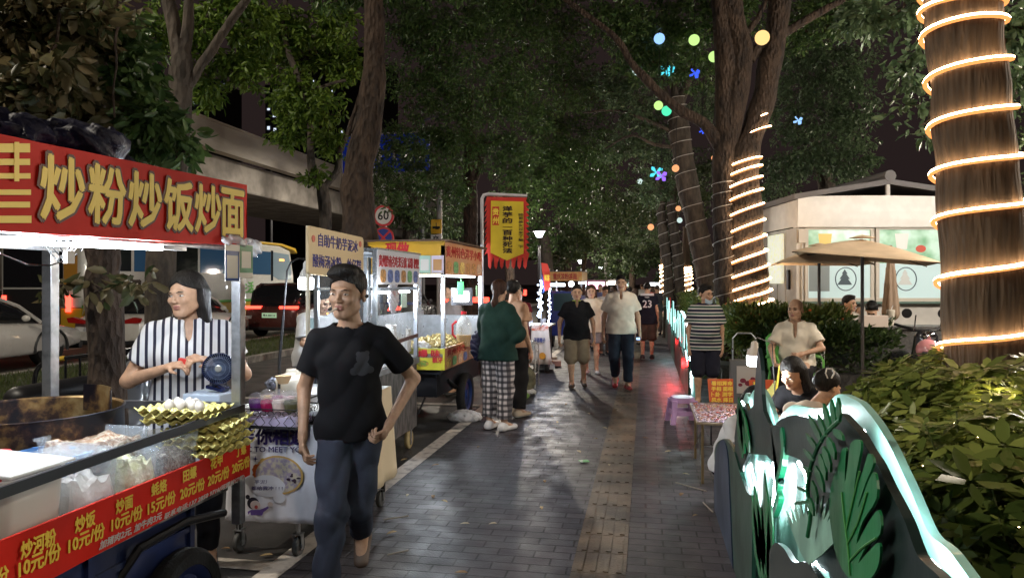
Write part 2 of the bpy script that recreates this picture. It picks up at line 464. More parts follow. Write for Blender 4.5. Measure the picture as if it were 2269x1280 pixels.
    for q,sg,ci in (('l',1,0),('r',-1,1)):
        wv=J['wri_'+q]; hd=v3(hand_dir[ci]) if hand_dir[ci] is not None else (wv-J['elb_'+q]); hd=hd/np.linalg.norm(hd)
        pn=v3(palm[ci]) if palm[ci] is not None else v3((-sg*.85,.35,0))
        w0=wv+hd*.01
        f_=lambda P: hand_sdf((P-w0)/hscale,(0,0,0),hd,pn,sg,curl[ci])*hscale
        c=w0+hd*.07
        V,Fq=surf_nets(f_,c-.13,c+.13,min(fine,.0055)); pcs.append((V,Fq,0))
    skm=skin_mat(tone)
    body=pack(pcs,'body',[skm,mat('lips_%d' % round(tone*100),(.36*tone,.15*tone,.12*tone),.45),mat('eye_white',(.45,.42,.40),.3),mat('iris',(.02,.013,.01),.2)],root,s)
    if hair != 'bald':
        hm=mat('hair_%d_%d' % (round(hair_col[0]*1000),round(hair_col[2]*1000)),hair_col,.5,spec=.25,var=.35,vscale=60,bump=.6,bscale=160,stretch=(1,1,.12))
        ext=0 if hair in ('short','crop','quiff','buzz') else .2
        f_=lambda P: hair_sdf(toH(P),hair)*hs+wrinkle(P*2.2,.0012)
        l_,h_=J['head']-.15*hs,J['head']+.17*hs; l_=l_-v3((.02,.02,ext)); h_=h_+v3((.02,.05,0))
        if ext: l_[:2] -= .06; h_[:2] += .06
        V,Fq=surf_nets(f_,l_,h_,fine*1.05); pack([(V,Fq,0)],'hair',hm,root,s)
    tp=top
    if tp:
        o=tp.get('off',.022); A=tp.get('wr',.008); hem=tp.get('hem',.82); nk=tp.get('neck',.066)
        hemd=v3(tp.get('hemdir',(0,0,1))); hemp=v3(tp.get('hemp',(0,0,hem)))
        low=v3(tp.get('low',(0,.005,hem-.06))); fl=tp.get('flare',.012)
        def shirt(P):
            d=torso(P,o)
            d=smin(d,cone(P,J['pelvis'],low,.104*B+o,.104*B+o+fl,1.5,hv),.03)
            d=smin(d,cone(P,J['hip_l'],J['hip_r'],.078*B**.6+o+.010,.078*B**.6+o+.010),.03)
            d=smin(d,cone(P,J['chest'],J['pelvis'],.090*B+o,.090*B+o,1.38,hv),.03)
            d=smin(d,arms(P,o*.75+.004,tp.get('sleeve',.62),tp.get('sflare',.014)),.025)
            w=wrinkle(P,A,len(label)*.37)
            d=d+w
            d=smax(d,(hemp-P)@hemd+wrinkle(P,.003),.008)
            hole=cone(P,J['neck']-upd*.012,J['head']+upd*.1,nk,nk+.03,1.15,sv)
            if tp.get('vneck'): hole=smin(hole,ell(P,J['neck']+fwd*.12-upd*.03,(.024,.10,tp['vneck'])),.01)
            d=smax(d,-hole,.006)
            return d
        l2=lo.copy(); h2=hi.copy(); h2[2]=max(J['neck'][2],J['sho_l'][2],J['sho_r'][2])+.12
        h2[2]=max(h2[2],J['elb_l'][2]+.08,J['elb_r'][2]+.08)
        l2[2]=min(hemp[2]-.12,J['elb_l'][2]-.12,J['elb_r'][2]-.12) if hemd[2] > .5 else lo[2]
        V,Fq=surf_nets(shirt,l2,h2,res*.9)
        so=pack([(V,Fq,0)],tp.get('name','shirt'),tp['mat'],root,s)
        if tp.get('label'): so['label']=tp['label']
        if tp.get('collar'):
            def col(P):
                ring=np.abs(cone(P,J['neck']-upd*.03,J['neck']+upd*.045,nk+.022,nk-.004,1.15,sv))-.006
                hgt=(P-J['neck'])@upd
                d=np.maximum(ring,np.maximum(-.035-hgt+0*hgt,hgt-.030))
                if tp.get('vneck'): d=np.maximum(d,-(ell(P,J['neck']+fwd*.1-upd*.0,(.02,.10,.12))))
                return d
            c=J['neck']; V,Fq=surf_nets(col,c-.12,c+.12,.0055)
            if len(V): pack([(V,Fq,0)],'collar',tp['collar'],root,s)
    bt=bottom
    if bt:
        o=bt.get('off',.018)
        def pants(P):
            d=cone(P,J['waist']*.35+J['pelvis']*.65,J['pelvis'],.092*B+o*.6,.100*B+o,1.5,hv)
            d=smin(d,cone(P,J['hip_l'],J['hip_r'],.078*B**.6+o,.078*B**.6+o),.03)
            lg=legs(P,o,bt.get('upto',1.93),bt.get('flare',0.))
            if bt.get('skirt'):
                lg=smin(lg,cone(P,J['pelvis'],(J['knee_l']+J['knee_r'])/2,.11+o,.12+o,1.5,hv),.05); lg=smax(lg,bt['skirt']-P[:,2],.01)
            d=smin(d,lg,.03)
            d=d+wrinkle(P,bt.get('wr',.009),1.3+len(label)*.21)
            return np.maximum(d,(P-hemp)@hemd-.018) if tp else d
        l2=lo.copy(); h2=hi.copy(); h2[2]=J['waist'][2]+.12
        V,Fq=surf_nets(pants,l2,h2,res)
        pack([(V,Fq,0)],bt.get('name','trousers'),bt['mat'],root,s)
    if shoes:
        for q in 'lr':
            a,t=J['ank_'+q],J['toe_'+q]; dd=t-a; dd[2]=0; dd=dd/max(np.linalg.norm(dd),1e-4); sd=np.cross(dd,(0,0,1))
            pit=v3((0,0,t[2]-.035)); heel=a-dd*.035; heel[2]=a[2]-.05
            gz=lambda P: np.minimum(heel[2]-.038,t[2]-.035)
            def shoe(P):
                d=cone(P,heel,t+v3((0,0,.004)),.040,.032,1.25,sd)
                d=smin(d,cone(P,heel+v3((0,0,.02)),a+v3((0,0,.0)),.040,.043),.03)
                # sole plane through heel and toe
                nrm=np.cross(sd,t-heel); nrm /= np.linalg.norm(nrm); nrm=nrm if nrm[2] > 0 else -nrm
                d=smax(d,-(P-(heel*.5+t*.5)+nrm*.030)@nrm,.006)
                return smax(d,P[:,2]-(a[2]+.03),.006)
            c=(a+t)/2
            V,Fq=surf_nets(shoe,np.minimum(a,t)-.10,np.maximum(a,t)+.10,max(.007,res*.7))
            Qz=V[Fq].mean(1); nrm=np.cross(sd,t-heel); nrm /= np.linalg.norm(nrm); nrm=nrm if nrm[2] > 0 else -nrm
            hgt=(Qz-(heel*.5+t*.5))@nrm
            pack([(V,Fq,(hgt < -.014).astype(int))],'shoe',[shoes[0],shoes[1]],root,s)
    return root
# ------------------------------------------------------------------ camera, night air, lamps
cam=bpy.data.cameras.new('camera'); co=bpy.data.objects.new('camera',cam); COL.objects.link(co); sc.camera=co
co.location=(0,0,CH); co.rotation_euler=(R(90),0,YAW)
cam.sensor_fit='HORIZONTAL'; cam.sensor_width=36; cam.lens=F/2269*36; cam.shift_y=-(640-HY)/2269; cam.clip_end=2000; cam.clip_start=.05
w=bpy.data.worlds.new('World'); sc.world=w; w.use_nodes=True
nt=w.node_tree; bg=nt.nodes['Background']
sky=nt.nodes.new('ShaderNodeTexSky'); sky.sky_type='NISHITA'; sky.sun_disc=False; sky.sun_elevation=R(-6); sky.sun_rotation=R(120)
sky.air_density=2.; sky.dust_density=4.
mixc=nt.nodes.new('ShaderNodeMixRGB'); mixc.blend_type='ADD'; mixc.inputs[0].default_value=1.
mixc.inputs[2].default_value=(.019,.0125,.0122,1)       # city glow in the night air
sk2=nt.nodes.new('ShaderNodeMixRGB'); sk2.blend_type='MULTIPLY'; sk2.inputs[0].default_value=1.; sk2.inputs[2].default_value=(.02,.02,.02,1)
nt.links.new(sky.outputs[0],sk2.inputs[1]); nt.links.new(sk2.outputs[0],mixc.inputs[1]); nt.links.new(mixc.outputs[0],bg.inputs[0]); bg.inputs[1].default_value=1.
sc.view_settings.view_transform='Standard'; sc.view_settings.look='None'; sc.view_settings.exposure=.0; sc.view_settings.gamma=1
sc.cycles.use_denoising=True; sc.cycles.max_bounces=6; sc.cycles.diffuse_bounces=2; sc.cycles.glossy_bounces=3; sc.cycles.transparent_max_bounces=16
sc.cycles.sample_clamp_indirect=3.; sc.cycles.sample_clamp_direct=0; sc.cycles.caustics_reflective=False; sc.cycles.caustics_refractive=False
sc.cycles.use_light_tree=True
def point(name,loc,power,col=(1,1,1),rad=.05,spot=None,aim=None,blend=.5):
    l=bpy.data.lights.new(name,'SPOT' if spot else 'POINT'); l.energy=power; l.color=col; l.shadow_soft_size=rad
    if spot: l.spot_size=R(spot); l.spot_blend=blend
    o=bpy.data.objects.new(name,l); COL.objects.link(o); o.location=loc
    if aim is not None: o.rotation_euler=(Vector(aim)-Vector(loc)).to_track_quat('-Z','Y').to_euler()
    return o
# ------------------------------------------------------------------ ground
def paver_mat():
    m,nt,b=node_mat('pavers'); N_,Lk=nt.nodes,nt.links
    tc=N_.new('ShaderNodeTexCoord'); br=N_.new('ShaderNodeTexBrick')
    br.inputs['Scale'].default_value=1; br.inputs['Brick Width'].default_value=.215; br.inputs['Row Height'].default_value=.105
    br.inputs['Mortar Size'].default_value=.007; br.inputs['Mortar Smooth'].default_value=.3; br.inputs['Bias'].default_value=0
    br.inputs['Color1'].default_value=(.040,.037,.045,1); br.inputs['Color2'].default_value=(.080,.072,.084,1); br.inputs['Mortar'].default_value=(.006,.005,.006,1)
    Lk.new(tc.outputs['Object'],br.inputs['Vector'])
    no=N_.new('ShaderNodeTexNoise'); no.inputs['Scale'].default_value=1.3; no.inputs['Detail'].default_value=7; Lk.new(tc.outputs['Object'],no.inputs['Vector'])
    rp=N_.new('ShaderNodeValToRGB'); rp.color_ramp.elements[0].position=.35; rp.color_ramp.elements[1].position=.68; rp.color_ramp.elements[0].color=(.55,.55,.55,1); rp.color_ramp.elements[1].color=(1.1,1.05,1.05,1)
    Lk.new(no.outputs[0],rp.inputs[0])
    mx=N_.new('ShaderNodeMixRGB'); mx.blend_type='MULTIPLY'; mx.inputs[0].default_value=1; Lk.new(br.outputs['Color'],mx.inputs[1]); Lk.new(rp.outputs[0],mx.inputs[2])
    Lk.new(mx.outputs[0],b.inputs['Base Color'])
    n2=N_.new('ShaderNodeTexNoise'); n2.inputs['Scale'].default_value=5; n2.inputs['Detail'].default_value=8; Lk.new(tc.outputs['Object'],n2.inputs['Vector'])
    mr=N_.new('ShaderNodeMapRange'); mr.inputs['From Min'].default_value=.3; mr.inputs['From Max'].default_value=.7; mr.inputs['To Min'].default_value=.36; mr.inputs['To Max'].default_value=.66
    Lk.new(n2.outputs[0],mr.inputs[0]); Lk.new(mr.outputs[0],b.inputs['Roughness'])
    n3=N_.new('ShaderNodeTexNoise'); n3.inputs['Scale'].default_value=90; Lk.new(tc.outputs['Object'],n3.inputs['Vector'])
    ad=N_.new('ShaderNodeMath'); ad.operation='MULTIPLY_ADD'; ad.inputs[1].default_value=-1.; Lk.new(br.outputs['Fac'],ad.inputs[0]); 
    ms=N_.new('ShaderNodeMath'); ms.operation='MULTIPLY'; ms.inputs[1].default_value=.25; Lk.new(n3.outputs[0],ms.inputs[0]); Lk.new(ms.outputs[0],ad.inputs[2])
    bp=N_.new('ShaderNodeBump'); bp.inputs['Strength'].default_value=.7; bp.inputs['Distance'].default_value=.012; Lk.new(ad.outputs[0],bp.inputs['Height']); Lk.new(bp.outputs[0],b.inputs['Normal'])
    return m
asph=mat('asphalt',(.050,.047,.046),.55,var=.5,vscale=2.,bump=.35,bscale=160)
asph_road=mat('road_asphalt',(.085,.075,.066),.62,var=.3,vscale=.8,bump=.25,bscale=120)
white_line=mat('line_paint',(.55,.50,.45),.6,col2=(.22,.20,.18),vscale=9,ramp=(.5,.68),bump=.2,bscale=100)
def struct(name,mb,m,**k):
    o=mb.build(name,m,**k); o['kind']='structure'; return o
g=MB(); g.quad((-300,-60,-.02),(300,-60,-.02),(300,900,-.02),(-300,900,-.02)); struct('ground',g,mat('soil',(.045,.038,.030),.9,var=.4,vscale=3,bump=.4,bscale=30))
g=MB(); g.quad((-7.8,-6,0),(-1.9,-6,0),(-1.9,120,0),(-7.8,120,0)); struct('parking_strip',g,asph)
g=MB(); g.quad((-2.0,-6,.004),(4.6,-6,.004),(4.6,120,.004),(-2.0,120,.004)); struct('pavement',g,paver_mat())
g=MB(); g.quad((-46,-30,-.01),(-10.4,-30,-.01),(-10.4,500,-.01),(-46,500,-.01)); struct('road',g,asph_road)
g=MB()
g.quad((-2.10,-4,.008),(-1.96,-4,.008),(-1.96,60,.008),(-2.10,60,.008))
for y in (3.62,9.0,14.6,20.2):
    g.quad((-7.5,y,.008),(-2.10,y,.008),(-2.10,y+.13,.008),(-7.5,y+.13,.008))
struct('parking_bay_lines',g,white_line)
g=MB()
for x in (-13.9,-17.3,-20.8):
    for y in range(-12,120,6): g.quad((x,y,-.005),(x+.14,y,-.005),(x+.14,y+3.4,-.005),(x,y+3.4,-.005))
g.quad((-10.95,-20,-.005),(-10.8,-20,-.005),(-10.8,200,-.005),(-10.95,200,-.005))
struct('lane_markings',g,white_line)
g=MB(); g.quad((-24.6,-20,-.005),(-24.4,-20,-.005),(-24.4,200,-.005),(-24.6,200,-.005)); struct('yellow_lane_line',g,mat('yellow_paint',(.45,.22,.04),.6,var=.4))
kerbm=mat('kerb_stone',(.30,.27,.24),.75,var=.4,vscale=4,bump=.3)
for x0 in (-7.95,-10.4):
    g=MB()
    for i in range(60): g.b2((x0,-5+i*1.0,-.01),(x0+.15,-5+i*1.0+.988,.13))
    struct('kerb',g,kerbm,bevel=.012)
g=MB(); g.quad((-10.25,-5,.09),(-7.95,-5,.09),(-7.95,55,.09),(-10.25,55,.09)); struct('verge',g,mat('turf_soil',(.05,.05,.025),.95,var=.4,bump=.4))
# tactile strip: one sheet of ribbed tiles
g=MB()
for k in range(-14,330):
    y=k*.302
    if k < 120:
        g.b2((-.405,y,.004),(-.105,y+.298,.009))
        for q in range(4): g.b2((-.375+q*.072,y+.02,.0085),(-.345+q*.072,y+.278,.0135))
    else: g.b2((-.405,y,.004),(-.105,y+.298,.011))
def tact_mat():
    m=mat('tactile_tile',(.165,.118,.080),.55,col2=(.085,.062,.043),vscale=3.2,bump=.3,bscale=70); return m
struct('tactile_strip',g,tact_mat(),bevel=0)
# grass on the verge
def leaf_mesh(name,P,D,S,wr,m,parent=None,fold=.25,six=False,up=None,loc=None):
    n=len(P); P=np.asarray(P,np.float32); D=np.asarray(D,np.float32); D /= np.linalg.norm(D,axis=1,keepdims=True)+1e-9
    rnd=rng.normal(size=(n,3)).astype(np.float32) if up is None else np.asarray(up,np.float32)
    A=np.cross(D,rnd); A /= np.linalg.norm(A,axis=1,keepdims=True)+1e-9; Nn=np.cross(A,D)
    S=np.asarray(S,np.float32)[:,None]; Wd=S*wr*.5
    if six:
        pts=[P,P+D*S*.28+A*Wd*.8+Nn*Wd*fold,P+D*S*.66+A*Wd*.85+Nn*Wd*fold*.6,P+D*S-Nn*S*.10,P+D*S*.66-A*Wd*.85+Nn*Wd*fold*.6,P+D*S*.28-A*Wd*.8+Nn*Wd*fold]
        V=np.stack(pts,1).reshape(-1,3); b=np.arange(n)[:,None]*6
        Fc=np.concatenate([b+np.array([0,1,2,3]),b+np.array([0,3,4,5])])
    else:
        pts=[P,P+D*S*.45+A*Wd+Nn*Wd*fold,P+D*S,P+D*S*.45-A*Wd+Nn*Wd*fold]
        V=np.stack(pts,1).reshape(-1,3); b=np.arange(n)[:,None]*4
        Fc=np.concatenate([b+np.array([0,1,2]),b+np.array([0,2,3])])
    if parent is not None: V=V-np.array(world_of(parent).translation,np.float32)
    me=bpy.data.meshes.new(name); k=Fc.shape[1]
    me.vertices.add(len(V)); me.vertices.foreach_set('co',V.ravel())
    me.loops.add(Fc.size); me.loops.foreach_set('vertex_index',Fc.astype(np.int32).ravel())
    me.polygons.add(len(Fc)); me.polygons.foreach_set('loop_start',np.arange(0,Fc.size,k,dtype=np.int32)); me.update(calc_edges=True)
    return link_mesh(name,me,m,parent)
def leaf_mat(name,c1,c2,tr=.35,rough=.45):
    m,nt,b=node_mat(name); N_,Lk=nt.nodes,nt.links
    g_=N_.new('ShaderNodeNewGeometry'); rp=N_.new('ShaderNodeValToRGB'); rp.color_ramp.elements[0].color=(*c1,1); rp.color_ramp.elements[1].color=(*c2,1)
    Lk.new(g_.outputs['Random Per Island'],rp.inputs[0]); Lk.new(rp.outputs[0],b.inputs['Base Color']); b.inputs['Roughness'].default_value=rough
    t=N_.new('ShaderNodeBsdfTranslucent'); Lk.new(rp.outputs[0],t.inputs[0]); mx=N_.new('ShaderNodeMixShader'); mx.inputs[0].default_value=tr
    Lk.new(b.outputs[0],mx.inputs[1]); Lk.new(t.outputs[0],mx.inputs[2]); Lk.new(mx.outputs[0],nt.nodes['Material Output'].inputs[0])
    MATS[name]=m; return m
n=30000
P=np.stack([rng.uniform(-10.2,-7.98,n),5+45*rng.random(n)**1.5,np.full(n,.09)],1); D=np.stack([rng.normal(0,.35,n),rng.normal(0,.35,n),np.ones(n)],1)
o=leaf_mesh('grass',P,D,rng.uniform(.05,.12,n),.16,leaf_mat('grass_blade',(.05,.08,.02),(.11,.13,.04)))
tag(o,'short green grass on the verge between the bays and the road','grass',kind='stuff')
# ------------------------------------------------------------------ street lamps
lampm=mat('lamp_metal',(.10,.10,.11),.5,.3)
def post_lamp(px,py,d,size,power,label,col=(.90,.94,1.)):
    p=W(px,py,d); base=(p.x,p.y,0)
    t=thing('street_lamp',label,'street lamp',base,group='post lamps along the stalls')
    g=MB(); g.lathe([(.10,0),(.10,.08),(.045,.14),(.038,p.z-.35),(.05,p.z-.30)],base,12); g.build('pole',lampm,t)
    g=MB(); s=size; g.lathe([(s*.45,-s*.62),(s*.85,s*.25),(s*.70,s*.30)],p,8); g.build('lantern',glow('lamp_glass',col,7.),t)
    g=MB(); g.lathe([(s*1.15,s*.31),(s*1.10,s*.40),(s*.25,s*.72),(s*.10,s*.80)],p,8); g.build('cap',lampm,t)
    point('lamp_light',(p.x,p.y,p.z-size*1.0),power,(1.,.90,.76),.12)
post_lamp(1195,517,18,.155,420,'nearest lit post lamp above the drinks stall')
post_lamp(1287,579,30,.15,420,'lit post lamp second along the row, behind the blue tricycle')
post_lamp(1330,593,40,.15,300,'small lit post lamp above the pink lit stall')
post_lamp(1354,608,51,.15,300,'farthest lit post lamp beside the tall man in the white polo')
def added_road_lamp(x,y,h,power,label,col=(1.,.90,.74),arm=2.0):  # added lamps to light canopy, bridge and foreground
    t=thing('added_road_lamp',label,'street lamp',(x,y,0),group='added tall road lamps')
    g=MB(); g.lathe([(.14,0),(.12,.5),(.08,h-.6),(.06,h)],(x,y,0),12); g.build('pole',lampm,t)
    g=MB(); g.tube([(x,y,h-.05),(x+.6,y,h+.12),(x+arm,y,h+.2)],.04); g.build('arm',lampm,t)
    g=MB(); g.box((x+arm+.25,y,h+.2),(.7,.26,.10)); hd=g.build('lamp_head',lampm,t,bevel=.02)
    g=MB(); g.box((x+arm+.28,y,h+.142),(.5,.2,.012)); g.build('lens',glow('road_lens',col,20.,False),hd)
    point('added_road_light',(x+arm+.28,y,h+.10),power,col,.18,165,(x+arm+.28,y,0),.3)
added_road_lamp(-11.6,1.0,9,4200,'unseen tall road lamp added beyond the verge behind the fry stall')
added_road_lamp(-10.6,33,9.5,9000,'added tall road lamp behind the sixty sign, pole rising into the leaves')
added_road_lamp(-27,16,10,3500,'added tall road lamp on the far side of the road',arm=2.2)
added_road_lamp(-27,48,10,3500,'added tall road lamp far down the other side of the road',arm=2.2)
# ================================================================== FRY STALL (nearest, left)
UX,UYV,UZ=Vector((1,0,0)),Vector((0,1,0)),Vector((0,0,1))
steel=mat('brushed_steel',(.42,.43,.45),.34,.85,var=.3,vscale=14,bump=.08,bscale=90)
steel_dark=mat('dark_steel',(.10,.10,.11),.45,.6,var=.3,vscale=12)
blackm=mat('black_metal',(.018,.018,.02),.45,.4)
redv=mat('red_vinyl',(.62,.022,.012),.5,spec=.15,var=.18,vscale=3.,bump=.12,bscale=9)
yel=mat('yellow_print',(.62,.42,.035),.45,var=.08)
yel2=mat('yellow_lettering',(.86,.62,.07),.45)
whitep=mat('white_print',(.62,.60,.58),.5)
outl=mat('outline_print',(.10,.028,.012),.5)
bluep=mat('blue_paint',(.012,.022,.09),.38,var=.4,vscale=5,coat=.3)
tyre=mat('tyre_rubber',(.015,.015,.016),.75,bump=.3,bscale=60)
XS=-1.82
def on(Xp,px,py,dx=0.): 
    v=L(px,py,Xp); return Vector((Xp+dx,v.y,v.z))
fry=thing('food_cart','fried noodle food cart with long red sign and red price banner','food cart',(XS-.45,1.9,0))
TL,TR,BL,BR=on(XS,0,297),on(XS,547,410),on(XS,0,512),on(XS,547,545)
du_t=(TR-TL)/(TR.y-TL.y); du_b=(BR-BL)/(BR.y-BL.y); Y0=.95
TL2=TL+du_t*(Y0-TL.y); BL2=BL+du_b*(Y0-BL.y)
g=MB(); th=Vector((-.03,0,0))
def warp_board(a,b,c,d,th,nu=40):
    """board with a slightly rippled vinyl face; a,b top; c,d bottom"""
    def fn(u,v):
        p=(a.lerp(b,u)).lerp(c.lerp(d,u),v)
        return p+Vector((.0025*math.sin(u*31+v*3)*math.sin(u*11)+.0015*math.sin(v*9+u*50),0,0))
    g.grid(fn,nu,6)
warp_board(TL2,TR,BL2,BR,th)
g.add([TL2+th,TR+th,BR+th,BL2+th,TL2,TR,BR,BL2],[(3,2,1,0),(0,1,5,4),(2,3,7,6),(1,2,6,5),(3,0,4,7)])
sign=g.build('sign_board',redv,fry,smooth=True)
uxs=(du_t+du_b).normalized()
gy,go=MB(),MB()
def sign_char(ch,x0,x1,yb0,yt0,dx=.004):
    p0=on(XS,x0,yb0,dx); p1=on(XS,x1,yb0); hgt=on(XS,x0,yt0).z-p0.z
    text_mesh_into(go,ch,p0-Vector((0,.006,.006)),uxs,UZ,hgt+.012,abs(p1.y-p0.y)+.012,bold=.055,th=.001)
    text_mesh_into(gy,ch,p0+Vector((.002,0,0)),uxs,UZ,hgt,abs(p1.y-p0.y),bold=.034,th=.001)
for ch,x0,x1,yt,yb in (('炒',88,182,340,483),('粉',194,274,362,491),('炒',283,354,378,499),('饭',362,424,395,507),('炒',430,486,407,512),('面',489,537,417,520)):
    sign_char(ch,x0,x1,yb,yt)
# the cut-off column of strokes at the frame edge
for (a,b,c,d) in ((-40,318,63,338),(-40,352,63,366),(-40,384,64,396),(27,315,38,402),(-40,420,65,432),(-40,447,63,460),(-40,478,66,494)):
    e_=.006 if c-a > 20 else .0075; p,q=on(XS,a,b,e_),on(XS,c,d,e_)
    gy.add([(p.x,p.y,p.z),(q.x,q.y,on(XS,c,b).z),(q.x,q.y,q.z),(p.x,p.y,on(XS,a,d).z)],[(0,1,2,3)])
go.build('lettering_outline',outl,sign); gy.build('lettering',yel2,sign)
# frame
dB=3.36; 
pF=W(527,700,dB); YF=on(XS,537,700).y
g=MB(); g.box((XS-.02,YF,.5+1.30/2),(.045,.045,1.30)); g.build('post',steel,fry,bevel=.003)
pL=W(112,700,dB); g=MB(); g.box((pL.x,pL.y,1.25),(.05,.05,1.1)); g.build('post',steel,fry,bevel=.003)
zr=1.6-(892-HY)/F*dB
g=MB(); g.bar((pL.x,pL.y,zr),(XS-.02,YF,zr),.03,.035); g.build('rail',steel_dark,fry)
g=MB(); a,b=on(XS,0,1092),on(XS,540,903); a2=a+(b-a)/(b.y-a.y)*(Y0-a.y); g.bar(a2,b,.012,.034); g.build('rail',mat('rail_dark',(.06,.062,.07),.35,.6),fry)
roofz=1.80
g=MB(); g.box((XS-.5,(Y0+YF)/2,roofz+.16),(.98,YF-Y0+.1,.02)); g.build('roof',mat('roof_sheet',(.30,.32,.35),.5,.3),fry)
g=MB()
for x in (XS-.06,XS-.30,XS-.9): g.b2((x-.015,Y0,1.752),(x+.015,YF,1.780))
for y in (1.6,2.3,YF-.02): g.b2((XS-.95,y-.015,1.781),(XS-.03,y+.015,1.81))
g.build('roof_frame',steel,fry)
# tub light under the sign
ta,tb=W(-20,532,2.15),W(357,549,2.80)
g=MB(); g.tube([ta,tb],.011,10); tube=g.build('light_tube',glow('tube_white',(.86,.93,1.),30.),fry)
for k_ in (.15,.5,.85): point('fry_fill',tuple(ta.lerp(tb,k_)+Vector((0,0,-.03))),15,(.84,.92,1.),.03)  # added points strengthen the light of the tube
point('fry_fill',(XS-.35,YF-.12,1.74),16,(.84,.92,1.),.03)  # added lamp away from the tube, brightens vendor, tubs and cloth
g=MB(); g.bar(ta+Vector((0,0,.022)),tb+Vector((0,0,.022)),.03,.016); g.build('fitting',whitep,tube)
g=MB()
for i in range(3):
    c=W(128+i*9,556,2.35); g.tube([c+Vector((.035*math.cos(t)+.01*i,.02*math.sin(2*t),.035*math.sin(t))) for t in np.linspace(0,6,14)],.0025,5)
g.tube([W(155,545,2.3),W(150,575,2.3),W(110,588,2.25),W(60,586,2.2),W(0,562,2.1),W(-40,550,2.0)],.003,5)
g.build('cable',mat('black_cable',(.02,.02,.02),.4),fry)
g=MB(); g.box(W(153,570,2.3),(.016,.03,.04)); g.build('switch',whitep,fry)
# price banner
a,b,c,d=on(XS,0,1195),on(XS,549,976),on(XS,197,1233),on(XS,549,1051)
db=(d-c)/(d.y-c.y); c=c+db*(a.y-c.y); dt=(b-a)/(b.y-a.y)
a2,c2=a+dt*(Y0-a.y),c+db*(Y0-c.y); off=Vector((.012,0,0))
g=MB(); warp_board(a2+off,b+off,c2+off,d+off,th,50); g.add([a2,b,d,c2,a2+off,b+off,d+off,c2+off],[(3,2,1,0),(0,1,5,4),(2,3,7,6),(1,2,6,5)])
ban=g.build('price_banner',redv,fry,smooth=True)
gy,gw=MB(),MB()
uxb=(dt+db).normalized()
def btxt(mb,s,x0,y0,x1,h0,bold=.035,shear=0):
    """x0,y0 = pixel of the lower left corner, x1 = right pixel, h0 = pixel height at the left"""
    p0=on(XS,x0,y0,.0165); p1=on(XS,x1,y0); hh=on(XS,x0,y0-h0).z-p0.z
    text_mesh_into(mb,s,p0,uxb,UZ,hh,abs(p1.y-p0.y),bold=bold,th=.0008,shear=shear)
for s,x0,y0,x1,h in (('炒河粉',36,1238,113,38),('炒饭',157,1180,201,34),('炒面',248,1138,285,30),('蚝烙',327,1100,361,28),('田螺',398,1068,427,26),('花甲',459,1040,485,25),('丁螺',515,1013,538,23)):
    btxt(gy,s,x0,y0,x1,h)
for s,x0,y0,x1,h in (('10元/份',31,1280,124,40),('10元/份',142,1226,222,36),('10元/份',238,1178,306,32),('15元/份',319,1141,380,30),('20元/份',391,1108,445,28),('20元/份',453,1078,500,27),('20元/份',507,1050,546,25)):
    btxt(gy,s,x0,y0,x1,h)
btxt(gy,'份',-25,1300,8,38)
btxt(gw,'加猪肉2元, 加牛肉3元',210,1218,350,19,.02,.25); btxt(gw,'联系电话:137 2850 9716(可提前订餐)',355,1152,534,15,.015,.25)
gy.build('lettering',yel2,ban); gw.build('small_print',whitep,ban)
# counter and blue tricycle body
g=MB(); g.b2((XS-.92,Y0,.775),(XS-.008,YF,.80)); g.build('counter',steel,fry)
g=MB(); g.b2((XS-.85,Y0,.30),(XS-.14,YF-.15,.772)); body_=g.build('tricycle_body',bluep,fry,bevel=.02)
g=MB(); ys=np.linspace(Y0+.1,YF-.2,4)
for y in ys: g.b2((XS-.138,y,.33),(XS-.125,y+.03,.76))
g.b2((XS-.139,Y0,.52),(XS-.128,YF-.16,.545)); g.build('rib',bluep,body_)
g=MB(); g.b2((XS-.118,Y0,.655),(XS-.06,YF-.02,.70)); g.build('under_rail',mat('worn_steel',(.25,.22,.20),.5,.6,var=.5,vscale=20),fry)
def wheel(parent,c,r,wdt,rim_m,axis='X',spokes=True):
    g=MB(); k=28
    prof=[(r*.72,-wdt*.45),(r*.93,-wdt*.5),(r,-wdt*.25),(r,wdt*.25),(r*.93,wdt*.5),(r*.72,wdt*.45),(r*.72,-wdt*.45)]
    g.lathe(prof,c,k,axis); wl=g.build('wheel',tyre,parent,smooth=True)
    g=MB(); g.lathe([(.02*r,-wdt*.3),(r*.72,-wdt*.4),(r*.74,0),(r*.72,wdt*.4),(r*.60,wdt*.30),(r*.55,wdt*.12),(r*.22,wdt*.2),(r*.2,wdt*.36),(.01,wdt*.36)],c,k,axis)
    g.build('rim',rim_m,wl,smooth=True); return wl
wheel(fry,(XS-.33,1.75,.27),.27,.10,bluep); wheel(fry,(XS-.10,YF-.30,.24),.24,.09,bluep)
g=MB(); g.tube([(XS-.16,YF-.62,.45),(XS-.10,YF-.55,.58),(XS-.08,YF-.3,.60),(XS-.08,YF-.02,.55)],.018); g.build('mudguard',blackm,fry)
